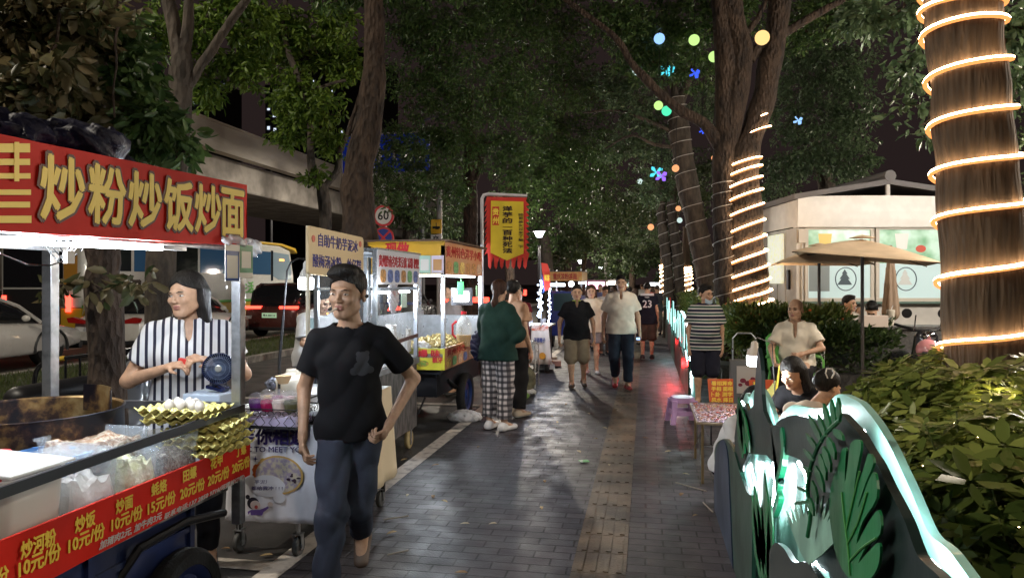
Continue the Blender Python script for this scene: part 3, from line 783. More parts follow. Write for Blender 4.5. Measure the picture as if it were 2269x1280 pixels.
# tarpaulin bundle on the roof
tarp_m=mat('navy_tarp',(.007,.009,.034),.55,var=.4,vscale=9,bump=1.,bscale=22,coat=.1)
def tarp(p0,n,sc_,seed,label):
    r_=np.random.default_rng(seed); t=thing('tarpaulin',label,'tarpaulin',p0)
    f_=[(r_.normal(0,1,3)*sc_*(1,1,.35),r_.uniform(.35,.6)*sc_[2]*1.3) for _ in range(n)]
    p0v=v3(p0)
    def sd(P):
        d=None
        for c_,r0 in f_:
            e=ell(P,p0v+c_*.5,(r0*1.9,r0*1.9,r0)); d=e if d is None else smin(d,e,.03)
        return d+wrinkle(P*1.8,.034,seed)+wrinkle(P*4.,.006,seed+2)
    lo_,hi_=p0v-v3(sc_)*2.2-.1,p0v+v3(sc_)*2.2+.15
    V,Fq=surf_nets(sd,lo_,hi_,.016); V=V-v3(world_of(t).translation)
    pack([(V,Fq,0)],'folded_cloth',tarp_m,t)
tarp(tuple(W(60,280,2.25)+Vector((-.22,0,.0))),9,np.array((.16,.42,.075)),3,'navy tarpaulin folded along the roof edge above the red sign')
tarp(tuple(W(205,300,2.55)+Vector((-.16,.05,0))),7,np.array((.10,.14,.095)),5,'crumpled navy tarpaulin bundle with pale patches on the cart roof')
# oil drum stove
rust=None
m,nt,b=node_mat('burnt_drum'); N_,Lk=nt.nodes,nt.links
tc=N_.new('ShaderNodeTexCoord'); no=N_.new('ShaderNodeTexNoise'); no.inputs['Scale'].default_value=4.5; no.inputs['Detail'].default_value=9; no.inputs['Roughness'].default_value=.62; Lk.new(tc.outputs['Object'],no.inputs[0])
rp=N_.new('ShaderNodeValToRGB'); e=rp.color_ramp.elements; e[0].position=.46; e[0].color=(.010,.009,.014,1); e[1].position=.80; e[1].color=(.36,.30,.22,1)
for p_,c_ in ((.51,(.05,.028,.022,1)),(.57,(.22,.13,.05,1)),(.65,(.34,.24,.11,1))):
    q=rp.color_ramp.elements.new(p_); q.color=c_
Lk.new(no.outputs[0],rp.inputs[0]); Lk.new(rp.outputs[0],b.inputs['Base Color']); b.inputs['Roughness'].default_value=.42; b.inputs['Metallic'].default_value=.45
dc=W(66,900,2.97)
t=thing('drum_stove','soot-burnt steel drum stove on the fry cart counter','stove',(dc.x,dc.y,.80))
g=MB(); g.lathe([(.345,.80),(.352,.82),(.348,1.06),(.354,1.075),(.348,1.078),(.340,1.07),(.338,.86),(.01,.86)],(dc.x,dc.y,0),56); g.build('drum',m,t,smooth=True)
g=MB(); g.grid(lambda u,v: Vector((dc.x+.30*math.cos(.5+u*1.1),dc.y+.30*math.sin(.5+u*1.1),1.02+v*.12)),10,2); g.build('wind_guard',m,t,solid=.003)
g=MB(); g.lathe([(.26,.93),(.18,.90),(.01,.885)],(dc.x-.02,dc.y,0),32); g.build('wok',blackm,t,smooth=True,solid=.004)
# tubs of ingredients
tubm=glass('tub_plastic',(.80,.90,1.),.20,.15); tubw=glass('tub_milky',(.88,.88,.84),.62,.35)
def food_mat(n,c1,c2,sc_=30): return mat(n,c1,.55,col2=c2,vscale=sc_,bump=.8,bscale=sc_*1.5)
noodle=food_mat('rice_noodles',(.62,.50,.36),(.78,.72,.62),20); snail=food_mat('snails',(.05,.045,.04),(.35,.32,.28),70)
greens=food_mat('sprouts',(.80,.78,.58),(.62,.64,.36),26); shells=food_mat('clams',(.60,.52,.42),(.30,.16,.09),60); cabb=food_mat('dough',(.82,.80,.76),(.66,.64,.60),12)
def tub(lo,hi,m,fill,fm,label,lid=None,lump=.02,extra=None):
    cx,cy=(lo[0]+hi[0])/2,(lo[1]+hi[1])/2
    t=thing('food_tub',label,'food tub',(cx,cy,lo[2]),group='ingredient tubs on the fry cart')
    sx,sy=(hi[0]-lo[0])/2,(hi[1]-lo[1])/2; g=MB(); e=.90; z0,z1=lo[2],hi[2]
    def ring(s_,z,r_=.18):
        pts=[]
        for k in range(20):
            a_=2*PI*k/20; ca,sa=math.cos(a_),math.sin(a_)
            pts.append((cx+sx*s_*math.copysign(abs(ca)**.28,ca),cy+sy*s_*math.copysign(abs(sa)**.28,sa),z))
        return pts
    R_=[ring(e,z0),ring(.985,z1-.008),ring(1.03,z1-.006),ring(1.03,z1),ring(.97,z1),ring(e-.03,z0+.006)]
    vs=[p for r_ in R_ for p in r_]; fs=[(i*20+j,i*20+(j+1) % 20,(i+1)*20+(j+1) % 20,(i+1)*20+j) for i in range(5) for j in range(20)]
    fs += [tuple(range(20))[::-1],tuple(range(100,120))]; g.add(vs,fs); g.build('tub_body',m,t,smooth=True)
    if fm:
        g=MB(); hz=z0+(z1-z0)*fill
        def fn(u,v):
            x,y=cx+sx*.87*(2*u-1),cy+sy*.87*(2*v-1); ed=min(u,1-u,v,1-v)
            return Vector((x,y,z0+.008 if ed < .01 else hz+lump*(math.sin(u*9+v*5)*.5+math.sin(v*13-u*7)*.4+random.uniform(-.4,.4))))
        g.grid(fn,14,14); g.build('contents',fm,t,smooth=True)
    if lid:
        g=MB(); g.box((cx+.01,cy,z1+.012+lid),(sx*2.08,sy*2.08,.012),ry=lid*4); g.build('lid',m,t,bevel=.004)
    return t
zc=.802
def yat(px,X=-1.87): return L(px,900,X).y
tub((-2.18,yat(-120),zc),(-1.87,yat(8),1.0),tubw,.45,noodle,'milky tub of rice noodles at the frame edge, nearest of all')
tub((-2.20,yat(14),zc),(-1.87,yat(156),1.005),tubw,.62,noodle,'large milky tub half full of brown noodles with a skewed lid',lid=.012)
tub((-2.12,yat(160),zc),(-1.87,yat(273),.985),tubm,.60,cabb,'clear tub with white bagged noodles and a tilted lid edge',lid=.006,lump=.03)
tub((-2.12,yat(277),zc),(-1.87,yat(360),.955),tubm,.80,greens,'clear tub heaped with pale bean sprouts',lump=.04)
tub((-2.08,yat(364),zc),(-1.87,yat(449),.975),tubm,.55,snail,'clear tub of grey snails beside the egg trays',lump=.015)
q=W(215,990,2.75); tub((q.x-.16,q.y-.15,.90),(q.x+.13,q.y+.16,1.02),tubm,.75,shells,'blue tinted tub with clams in the back row by the drum')
q=W(135,1035,2.55); tub((q.x-.20,q.y-.10,.84),(q.x+.06,q.y+.12,.985),mat('blue_tub',(.10,.25,.55),.4),.7,mat('broth',(.12,.05,.02),.2),'blue tub of dark sauce between the drum and the noodles')
# eggs and trays
traym=mat('pulp_yellow',(.92,.82,.30),.85,var=.2,vscale=25,bump=.5,bscale=90)
def egg_tray(c,rz,tilt,label):
    t=thing('egg_tray',label,'egg tray',tuple(c),rz,'yellow egg trays',tilt=tilt)
    g=MB(); w_=.295
    def fn(u,v):
        a_,b_=u*6,v*5
        z=.5+.5*math.cos(2*PI*a_)*math.cos(2*PI*b_)*1. if False else (max(math.cos(2*PI*a_),-1)*.5+math.cos(2*PI*b_)*.5)
        return Vector(((u-.5)*w_,(v-.5)*w_,.014*z))
    g.grid(fn,60,50); g.build('tray',traym,t,local=True,smooth=True,solid=.003)
    return t
ec=W(412,905,3.10)
for i,(dx,dy,dz,rr) in enumerate(((0,0,0,.10),(.01,.012,-.022,.14),(-.03,.05,-.055,.32))):
    egg_tray(ec+Vector((dx,dy,dz)),rr,(R(-3),R(2)),('topmost yellow egg tray holding a few eggs','yellow egg tray second from the top of the pile','yellow egg tray askew below the top pair')[i])
ec2=W(487,960,3.17)
for i in range(4):
    egg_tray(Vector((ec2.x-.05,ec2.y-.02+.006*i,.865+.036*i)),-.12+.1*i,(R(2),R(-4)),('lowest','second lowest','third','uppermost')[i]+' yellow egg tray of the lower stack at the corner post')
eggm=mat('egg_shell',(.74,.68,.60),.4)
for i in range(7):
    e_=ec+Vector((-.02+.048*(i % 4),-.085+.045*(i//4)+.012*(i % 3),.028))
    g=MB(); g.lathe([(.001,-.027),(.013,-.022),(.021,-.006),(.0205,.006),(.012,.022),(.001,.028)],e_,14)
    tag(g.build('egg',eggm,None,smooth=True),'white egg sitting in the topmost yellow tray','egg','white eggs in the top tray')
g=MB(); g.lathe([(.036,0),(.040,.008),(.040,.085),(.036,.092),(.028,.094),(.027,.118),(.02,.122),(.001,.123)],Vector((-2.1,W(-8,1000,2.25).y-.0,.985)),20)
# red canister at the frame edge
q=W(0,985,2.42); t=thing('jar','red plastic jar at the left frame edge before the drum','jar',(q.x,q.y,.87))
g=MB(); g.lathe([(.038,0),(.042,.01),(.042,.10),(.036,.115),(.036,.118)],(q.x,q.y,.87+.0),24); g.build('jar_body',mat('red_plastic',(.55,.02,.03),.3),t,smooth=True)
g=MB(); g.lathe([(.038,0),(.039,.03),(.03,.04),(.001,.04)],(q.x,q.y,.992),24); g.build('lid',MATS['red_plastic'],t,smooth=True)
g=MB(); g.b2((q.x-.25,q.y-.18,.802),(q.x+.12,q.y+.12,.868)); tag(g.build('board',steel_dark,bevel=.004),'dark steel board under the red jar beside the drum','board')
# pay cards hanging at the sign's end
pm1,pm2=mat('card_blue',(.03,.09,.32),.3,coat=.5),mat('card_green',(.035,.22,.07),.3,coat=.5)
cardw=mat('card_cream',(.74,.70,.62),.35,coat=.4)
for x0,x1,y0,y1,mm_,lb in ((484,516,540,623,pm1,'blue and white payment card hanging from the end of the red sign'),(516,546,541,616,pm2,'green and white payment card hanging beside the blue one')):
    a,d=on(XS,x0,y0,.03),on(XS,x1,y1,.03); t=thing('payment_card',lb,'payment card',(a.x,(a.y+d.y)/2,d.z),group='payment cards on the sign')
    W_,H_=d.y-a.y,a.z-d.z
    g=MB(); g.b2((a.x,a.y,d.z),(a.x+.003,d.y,a.z)); g.build('card',cardw,t,bevel=.001)
    g=MB()
    if mm_ is pm1:
        g.b2((a.x+.0031,a.y+W_*.04,a.z-H_*.30),(a.x+.0041,d.y-W_*.06,a.z-H_*.18)); g.b2((a.x+.0031,a.y+W_*.04,d.z+.002),(a.x+.0041,d.y-W_*.06,d.z+H_*.08))
        g.b2((a.x+.0031,a.y+W_*.02,d.z+.002),(a.x+.0041,a.y+W_*.10,a.z-H_*.18)); g.b2((a.x+.0031,d.y-W_*.12,d.z+.002),(a.x+.0041,d.y-W_*.04,a.z-H_*.18))
    else:
        g.b2((a.x+.0031,a.y+.003,a.z-H_*.82+H_*.62),(a.x+.0041,d.y-.003,a.z-.002)); g.b2((a.x+.0031,a.y+.003,d.z+H_*.16),(a.x+.0041,d.y-.003,d.z+H_*.30))
        g.b2((a.x+.0031,a.y+.003,d.z+H_*.30),(a.x+.0041,a.y+W_*.14,a.z-H_*.20)); g.b2((a.x+.0031,d.y-W_*.14,d.z+H_*.30),(a.x+.0041,d.y-.003,a.z-H_*.20))
    g.build('printed_frame',mm_,t)
def bag(p,s,label,m=None,parent=None):
    t=thing('plastic_bag',label,'plastic bag',tuple(p)); pv=v3(p)
    sd=lambda P: ell(P,pv,(s[0],s[1],s[2]))+wrinkle(P*3.2,.012,s[0]*50)+wrinkle(P*7,.004,1)
    V,Fq=surf_nets(sd,pv-v3(s)*1.4-.02,pv+v3(s)*1.4+.02,max(.006,min(s)*.14)); pack([(V-pv,Fq,0)],'bag',m or glass('bag_film',(.85,.87,.92),.45,.2),t)
bag(on(XS,557,548,0)+Vector((0,.02,0)),(.03,.045,.035),'crumpled clear plastic bag tied to the end of the red sign')
bag(on(XS,512,534,.03),(.012,.11,.018),'clear tape and film wrapped over the top of the payment cards')
# fan on a white box
q=W(484,872,3.72)
g=MB(); g.b2((q.x-.14,q.y-.10,.80),(q.x+.07,q.y+.10,1.035)); tag(g.build('cooler_box',mat('pale_blue_box',(.42,.50,.62),.4),bevel=.008),'pale box the small navy fan stands on','box')
t=thing('clip_fan','small navy clip fan standing on the pale box','fan',(q.x,q.y,1.036)); navy=mat('navy_plastic',(.010,.016,.06),.25,coat=.5)
g=MB(); g.box((q.x,q.y-.01,1.055),(.10,.06,.018),ry=.2); g.box((q.x+.01,q.y-.01,1.078),(.11,.05,.014),ry=.5); g.tube([(q.x-.02,q.y,1.06),(q.x-.03,q.y,1.11),(q.x-.01,q.y-.01,1.15)],.013); g.build('clip',navy,t,bevel=.003)
fc=W(485,815,3.66); nrm=(Vector((0.6,0,1.6))-Vector(fc)+Vector((0,0,-1.2))); nrm=Vector((.45,-1,-.05)).normalized(); M3=nrm.to_track_quat('Z','Y').to_matrix()
def fanrot(mb):
    mb.v=[tuple(fc+M3 @ Vector(v)) for v in mb.v]; return mb
g=MB(); g.lathe([(.062,-.035),(.078,-.02),(.080,.010),(.076,.012),(.074,-.015),(.06,-.03),(.001,-.032)],(0,0,0),36); fh=fanrot(g).build('fan_head',navy,t,smooth=True)
g=MB()
for k in range(44): a_=2*PI*k/44; g.tube([(.016*math.cos(a_),.016*math.sin(a_),.016),(.05*math.cos(a_+.15),.05*math.sin(a_+.15),.018),(.077*math.cos(a_+.25),.077*math.sin(a_+.25),.010)],.0010,4,caps=False)
for r_ in (.035,.056): g.tube([(r_*math.cos(x),r_*math.sin(x),.0175) for x in np.linspace(0,2*PI,24,False)],.0011,4,closed=True)
fanrot(g).build('grille',mat('grille_grey',(.16,.2,.3),.3,.3),fh)
g=MB(); g.lathe([(.017,.014),(.017,.022),(.012,.024),(.001,.024)],(0,0,0),20); fanrot(g).build('hub',mat('hub_silver',(.5,.5,.52),.3,.7),fh)
g=MB()
for k in range(5):
    a_=2*PI*k/5; g.add([(.015*math.cos(a_),.015*math.sin(a_),0),(.068*math.cos(a_-.35),.068*math.sin(a_-.35),-.008),(.070*math.cos(a_+.35),.070*math.sin(a_+.35),.008),(.015*math.cos(a_+.6),.015*math.sin(a_+.6),.004)],[(0,1,2,3)])
fanrot(g).build('blades',navy,fh,solid=.001)
# ================================================================== DESSERT CART (cart 2)
d2=4.22
cl,cr=W(512,935,d2),W(717,935,d2)
cart2=thing('dessert_cart','taro ice dessert cart draped with a white printed cloth','food cart',((cl.x+cr.x)/2,cl.y+.5,0))
YN=cl.y; xr=-1.82; xl=cl.x
ztop=.86
g=MB(); g.b2((xl,YN,ztop-.03),(xr,YN+1.05,ztop)); g.build('table_top',mat('white_top',(.62,.63,.66),.4),cart2,bevel=.004)
g=MB()
for x,y in ((xl+.03,YN+.04),(xr-.03,YN+.04),(xl+.03,YN+1.0),(xr-.03,YN+1.0)): g.box((x,y,.47),(.025,.025,.72))
g.b2((xl+.03,YN+.04,.24),(xr-.03,YN+1.0,.26)); g.build('frame',blackm,cart2)
for q_ in (N(668,1180,YN+.04),Vector((xl+.05,YN+.04,0)),Vector((xr-.03,YN+1.0,0)),Vector((xl+.05,YN+1.0,0))):
    x,y=q_.x,q_.y
    g=MB(); g.lathe([(.012,-.016),(.052,-.016),(.058,-.010),(.058,.010),(.052,.016),(.012,.016)],(x-.02,y,.058),20,'X'); cs=g.build('caster',mat('grey_rubber',(.06,.06,.06),.6),cart2,smooth=True)
    g=MB(); g.box((x-.045,y,.085),(.004,.03,.09)); g.box((x+.005,y,.085),(.004,.03,.09)); g.box((x-.02,y,.130),(.055,.05,.006)); g.tube([(x-.02,y,.13),(x-.02,y,.24)],.014); g.lathe([(.014,-.03),(.014,.03)],(x-.02,y,.058),10,'X'); g.build('fork',steel,cs)
# cloth, front (towards the camera) and side (towards the path)
clothm=mat('printed_cloth',(.80,.80,.88),.75,var=.06,vscale=5,bump=.25,bscale=8)
zb=N(560,1150,YN-.02).z
def cloth_front(u,v):
    x=xl+(xr-xl)*u+ .07*u*v; return Vector((x,YN-.012-.05*v-.012*math.sin(u*40)*v*(1-.6*v)-.006*math.sin(u*90)*max(0,1-v*3),ztop-.075+(zb-ztop+.075)*v+.012*u*v))
def cloth_side(u,v):
    return Vector((xr+.012+.06*v+.012*math.sin(u*30)*v,YN-.012-.05*v*(1-u)+1.06*u,ztop-.0+(zb+.02-ztop)*v))
g=MB(); g.grid(cloth_front,60,14); cf=g.build('cloth',clothm,cart2,smooth=True,solid=.003)
g=MB(); g.grid(cloth_side,30,10); cs_=g.build('side_cloth',mat('cream_cloth',(.62,.52,.36),.7,bump=.2,bscale=9),cart2,smooth=True,solid=.003)
purple=mat('purple_print',(.035,.02,.14),.6)
def cfp(px,py,o=.004):
    """point on the front cloth under a pixel"""
    p=N(px,py,YN-.03); v=min(1,max(0,(ztop-.075-p.z)/(ztop-.075-zb))); p=N(px,py,YN-.012-.05*v)
    return p+Vector((0,-.016-o,0))
def cloth_txt(mb,s,x0,yb,x1,h,bold=.02,rise=0):
    a_,b_=cfp(x0,yb),cfp(x1,yb-rise); text_mesh_into(mb,s,a_,(b_-a_),UZ,cfp(x0,yb-h).z-a_.z,(b_-a_).length,bold,th=.0006)
g=MB()
cloth_txt(g,'芋你相遇',535,981,682,34,.05,-2); cloth_txt(g,'BE MEC TO MEET YOU',505,998,684,12,.02,-2)
cloth_txt(g,'芋泥脑袋',568,1069,618,9,.012); cloth_txt(g,'都给我冲 ! ! !',561,1083,630,9,.012)
for sx_,sy_,r_ in ((570,1014,.018),(555,1005,.009)):
    c_=cfp(sx_,sy_); g.poly([(r_*(1 if k % 2 == 0 else .28)*math.cos(k*PI/4),r_*(1.1 if k % 2 == 0 else .28)*math.sin(k*PI/4)) for k in range(8)],.001,c_,UX,UZ)
g.build('lettering',purple,cf)
def disc_poly(g,px,py,rx,ry,o=.003,th=.0008,a0=0,a1=2*PI,n=28,rag=0.):
    c_=cfp(px,py,o); k_=d2/F
    pts=[(rx*k_*math.cos(a0+(a1-a0)*i/n)*(1+rag*random.uniform(-1,1)),ry*k_*math.sin(a0+(a1-a0)*i/n)*(1+rag*random.uniform(-1,1))) for i in range(n)]
    g.poly(pts,th,c_,UX,UZ)
g=MB(); disc_poly(g,620,1050,58,42,.002); g.build('dish_print',mat('print_tan',(.60,.38,.12),.6),cf)
g=MB(); disc_poly(g,620,1050,53,38,.0032); g.build('dish_print',mat('print_cream',(.62,.55,.42),.6,col2=(.36,.30,.42),vscale=40),cf)
g=MB(); disc_poly(g,583,1042,22,18,.0044,rag=.12); g.build('dish_print',mat('print_orange',(.55,.12,.02),.6),cf)
g=MB(); disc_poly(g,620,1035,20,14,.0044,rag=.25); disc_poly(g,592,1022,16,9,.0046,rag=.2); g.build('dish_print',mat('print_yellow',(.65,.42,.04),.6),cf)
g=MB()
for i in range(26):
    a_=random.uniform(-.6,1.9); r_=random.uniform(.5,.95); disc_poly(g,622+48*r_*math.cos(a_),1050-35*r_*math.sin(a_),random.uniform(2,5),random.uniform(1.5,3.5),.0052,n=7)
g.build('dish_print',mat('print_dark',(.05,.025,.05),.6),cf)
g=MB(); disc_poly(g,596,1074,42,24,.0038,rag=.03); disc_poly(g,560,1064,14,10,.0037); disc_poly(g,622,1100,14,12,.0035)
cb=g.build('speech_cloud',mat('print_white',(.68,.68,.74),.7),cf)
# the printed girl: plain flat shapes
g=MB(); disc_poly(g,565,1112,14,13,.0040); disc_poly(g,553,1098,5,5,.0040); g.build('girl_print',mat('print_black',(.02,.015,.03),.6),cf)
g=MB(); disc_poly(g,570,1116,12,10,.0050); disc_poly(g,603,1114,6,5,.0048); g.build('girl_print',mat('print_face',(.70,.58,.55),.6),cf)
g=MB(); disc_poly(g,572,1120,4,4,.0058); g.build('girl_print',mat('print_red',(.45,.06,.05),.6),cf)
g=MB(); c_=[cfp(x,y,.0046) for x,y in ((561,1126),(580,1126),(590,1122),(598,1118),(600,1122),(588,1131),(585,1138),(560,1138),(559,1131),(554,1137),(553,1130))]
g.add([tuple(p) for p in c_],[tuple(range(len(c_)))]); g.build('girl_print',mat('print_purple',(.14,.08,.30),.6),cf)
g=MB(); a_=Vector((xr+.075,YN+.10,.62))
text_mesh_into(g,'自助',a_,UYV,UZ,.11,.30,.03); text_mesh_into(g,'冰',a_+Vector((.01,0,-.16)),UYV,UZ,.10,.14,.03); g.build('lettering',purple,cs_)
# things on the cart
def lathe_thing(nm,label,cat_,prof,loc,m,n=24,group=None,part=None,sx=1,sy=1):
    t=thing(nm,label,cat_,loc,group=group) if part else None
    g=MB(); g.lathe(prof,loc,n,sx=sx,sy=sy); o=g.build(part or nm,m,t,smooth=True)
    return t if t else tag(o,label,cat_,group)
creamp=mat('cream_plastic',(.62,.58,.50),.35)
q=W(650,858,4.75); lathe_thing('rice_bucket','cream lidded bucket at the back of the dessert cart','bucket',[(.11,0),(.125,.02),(.125,.10),(.11,.12),(.05,.145),(.045,.17),(.001,.172)],(q.x,q.y,ztop),creamp)
q=W(628,850,4.55); lathe_thing('paper_bowl','small cream bowl with a wooden ladle on the dessert cart','bowl',[(.03,0),(.05,.045),(.052,.05),(.001,.03)],(q.x,q.y,ztop+.10),mat('kraft',(.48,.34,.2),.7))
q=W(712,872,4.5)
for i in range(5):
    g=MB(); g.box((q.x+.004*(i % 2),q.y+.02,ztop+.010+i*.012),(.22,.30,.010),rz=.05*i); tag(g.build('foam_lid',mat('foam_white',(.66,.68,.74),.5),bevel=.003),'stacked clear lid tray behind the man in black, one of five','tray','lid trays on the dessert cart')
# wire basket with jelly cups
bx0,bx1=W(548,900,3.98),W(668,900,3.98); zk0,zk1=W(600,947,3.98).z,W(600,905,3.98).z
t=thing('wire_basket','black scrollwork wire basket of jelly cups on the dessert cart','basket',((bx0.x+bx1.x)/2,bx0.y+.15,zk0))
yb0,yb1=bx0.y,bx0.y+.26; x0_,x1_=bx0.x-.06,bx1.x
g=MB()
for z in (zk0,zk1,zk0+(zk1-zk0)*.10): g.tube([(x0_,yb0,z),(x1_,yb0,z),(x1_,yb1,z),(x0_,yb1,z)],.0035,6,closed=True)
def scroll(fn):
    for s_ in (-1,1):
        pts=[]
        for i in range(16):
            tt=i/15; r_=.020*(1-tt*.75); a_=tt*5.2
            pts.append(fn(s_*(.022-r_*math.cos(a_)),.040+.0-r_*math.sin(a_)*-1 if False else .075-.0*tt+r_*math.sin(a_)))
        g.tube(pts,.0022,5)
        g.tube([fn(s_*.002,.004),fn(s_*.028,.03),fn(s_*.006,.062),fn(s_*.002,.07)],.0022,5)
nb=4
for i in range(nb): xx=x0_+(x1_-x0_)*(i+.5)/nb; scroll(lambda a,b,xx=xx: (xx+a*1.2,yb0,zk0+b*(zk1-zk0)/.10))
for i in range(3): yy=yb0+(yb1-yb0)*(i+.5)/3; scroll(lambda a,b,yy=yy: (x1_,yy+a*1.2,zk0+b*(zk1-zk0)/.10))
g.tube([(x1_,yb0,zk1),(x1_+.02,yb0+.02,zk1+.05),(x1_+.02,yb1-.02,zk1+.05),(x1_,yb1,zk1)],.005,6)
g.build('wire_frame',blackm,t)
g=MB(); g.b2((x0_+.01,yb0+.01,zk0-.006),(x1_-.01,yb1-.01,zk0+.002)); g.build('base',steel_dark,t)
g=MB(); g.b2((x0_+.015,yb0+.015,zk0+.004),(x1_-.012,yb1-.012,zk0+.055)); tag(g.build('cup_tray',mat('lilac_tray',(.50,.44,.62),.35),bevel=.006),'lilac plastic tray under the jelly cups in the basket','tray')
cols=[(.10,.015,.14),(.32,.01,.07),(.58,.46,.42),(.10,.09,.04),(.55,.40,.16),(.22,.02,.10),(.5,.3,.3),(.16,.12,.05)]
nm_=['dark purple','crimson','pale pink','olive brown','cream yellow','wine red','dusty pink','amber']
for i in range(8):
    r_,c_=i//4,i % 4; x=x0_+.075+c_*(x1_-x0_-.10)/3.6; y=yb0+.065+r_*.12
    t2=thing('jelly_cup',f'domed cup of {nm_[i]} jelly in the wire basket','dessert cup',(x,y,zk0+.085),group='jelly cups in the wire basket')
    g=MB(); g.lathe([(.032,0),(.042,.05),(.036,.066),(.001,.070)],(x,y,zk0+.085),18); g.build('jelly',mat(f'jelly{i}',cols[i],.15,coat=.5),t2,smooth=True)
    g=MB(); g.lathe([(.046,.048),(.046,.058),(.040,.082),(.023,.100),(.001,.106)],(x,y,zk0+.085),18); g.build('dome_lid',glass('clear_lid',(.9,.9,.95),.12,.04),t2,smooth=True)
# board sign on a pole
Xb=-2.0
A_,B_,C_,D_=on(Xb,684,499),on(Xb,806,524),on(Xb,685,608),on(Xb,806,618)
t=thing('menu_board','cream rounded board on a pole with blue handwritten Chinese dessert names','sign',(Xb,A_.y+.06,0))
g=MB(); W_,H_=B_.y-A_.y,A_.z-C_.z; rr=.03
pts=[]
for (cx_,cy_,a0) in ((W_-rr,rr,-PI/2),(W_-rr,H_-rr,0),(rr,H_-rr,PI/2),(rr,rr,PI)): pts += [(cx_+rr*math.cos(a0+k*PI/8),cy_+rr*math.sin(a0+k*PI/8)) for k in range(5)]
bo=Vector((Xb,A_.y,C_.z)); uxm=Vector((0,W_,-.02)).normalized()
g.poly(pts,.018,bo,uxm,UZ); bd=g.build('board',mat('cream_board',(.66,.52,.31),.45),t,bevel=.004)
g=MB(); g.tube([(Xb-.02,A_.y+.03,.86),(Xb-.02,A_.y+.03,A_.z)],.013,10); g.build('pole',mat('cream_pole',(.60,.55,.44),.4),t)
g=MB()
text_mesh_into(g,'自助牛奶芋泥冰',bo+Vector((.002,W_*.15,H_*.60)),uxm,UZ,H_*.27,W_*.72,.02,th=.001)
text_mesh_into(g,'酸梅汤冰粉。丝仔糕',bo+Vector((.002,W_*.06,H_*.16)),uxm,UZ,H_*.27,W_*.88,.02,th=.001)
g.build('lettering',mat('ink_blue',(.02,.02,.22),.5),bd)
for cx_,cz_ in ((.07,.74),(.92,.76)):
    g=MB(); g.lathe([(.001,.001),(.022,.001),(.022,.003),(.001,.003)],bo+Vector((0,W_*cx_,H_*cz_)),14,'X'); g.build('doodle',mat('doodle_red',(.55,.12,.08),.5),bd)
# bulb lantern
bc=W(678,628,4.55)
t=thing('bulb_lamp','bright white rechargeable bulb hanging at the glass stall corner','bulb',tuple(bc))
g=MB(); k_=4.55/F
g.lathe([(.03,-14*k_),(.048,-12*k_),(.05,10*k_),(.04,14*k_)],bc,20); g.build('diffuser',glow('bulb_white',(.86,.93,1.),14.),t,smooth=True)
g=MB(); g.lathe([(.045,14*k_),(.035,24*k_),(.018,34*k_),(.018,44*k_),(.008,50*k_)],bc,18); g.build('housing',mat('bulb_body',(.5,.52,.56),.35),t,smooth=True)
point('bulb_light',tuple(bc+Vector((.0,-.02,-.06))),26,(.82,.91,1.),.04)
t=thing('lamp_stand','thin black gooseneck lamp pole rising behind the dessert cart','lamp stand',tuple(W(620,960,4.6)))
g=MB(); g.tube([W(617,965,4.6),W(619,800,4.6),W(628,700,4.6)],.010,8); g.build('pole',blackm,t)
g=MB(); g.tube([W(628,700,4.6),W(636,600,4.6),W(645,580,4.58),W(662,572,4.55),W(678,575,4.55)],.006,8); g.build('gooseneck',blackm,t)
# small spoons/ties
bag(W(605,850,4.7),(.05,.05,.035),'small crumpled striped bag behind the basket',mat('striped_bag',(.25,.28,.38),.5,col2=(.02,.02,.03),vscale=40))
# ================================================================== GLASS NOODLE STALL (cart 3)
X3=-2.2
def ycorner(px,X): return L(px,HY,X).y
y30,y31=ycorner(836,X3),ycorner(926,X3)
xL3=N(697,HY,y30).x
zt3=N(836,553,y30).z; zbox=N(700,818,y30).z
c3=thing('noodle_cart','steel and glass rice tofu noodle cart with a printed menu strip','food cart',(X3-.3,(y30+y31)/2,0))
al=mat('aluminium',(.55,.58,.62),.3,.8,var=.15,vscale=10)
g=MB()
for x,y in ((X3,y30),(X3,y31),(xL3,y30),(xL3,y31)): g.box((x-.02*(x == X3)+.02*(x != X3),y,(zt3+zbox)/2),(.036,.036,zt3-zbox))
for z in (zbox+.01,zt3-.01,zt3-.33): g.tube([(X3-.02,y30,z),(X3-.02,y31,z),(xL3+.02,y31,z),(xL3+.02,y30,z)],.014,4,closed=True)
g.build('frame',al,c3)
pane=glass('pane_glass',(.75,.85,.95),.10,.03)
g=MB(); g.quad((X3,y30+.02,zbox+.02),(X3,y31-.02,zbox+.02),(X3,y31-.02,zt3-.33),(X3,y30+.02,zt3-.33)); g.build('glass_pane',pane,c3,fixn=False)
g=MB(); g.quad((xL3+.04,y30-.005,zbox+.25),(X3-.04,y30-.005,zbox+.25),(X3-.04,y30-.005,zt3-.05),(xL3+.04,y30-.005,zt3-.05)); g.build('glass_pane',pane,c3,fixn=False)
g=MB(); g.b2((xL3-.03,y30-.03,zt3),(X3+.02,y31+.03,zt3+.015)); g.build('roof',al,c3)
g=MB(); g.b2((xL3-.02,y30-.02,zbox-.05),(X3+.01,y31+.02,zbox)); g.build('counter',al,c3)
scr=mat('scratched_steel',(.30,.28,.27),.38,.8,col2=(.16,.15,.15),vscale=7,stretch=(1,3,1),ramp=(.45,.6),bump=.1)
zlow=.2
g=MB(); g.b2((xL3+.02,y30,zlow),(X3-.01,y31,zbox-.052)); g.build('cabinet',scr,c3,bevel=.004)
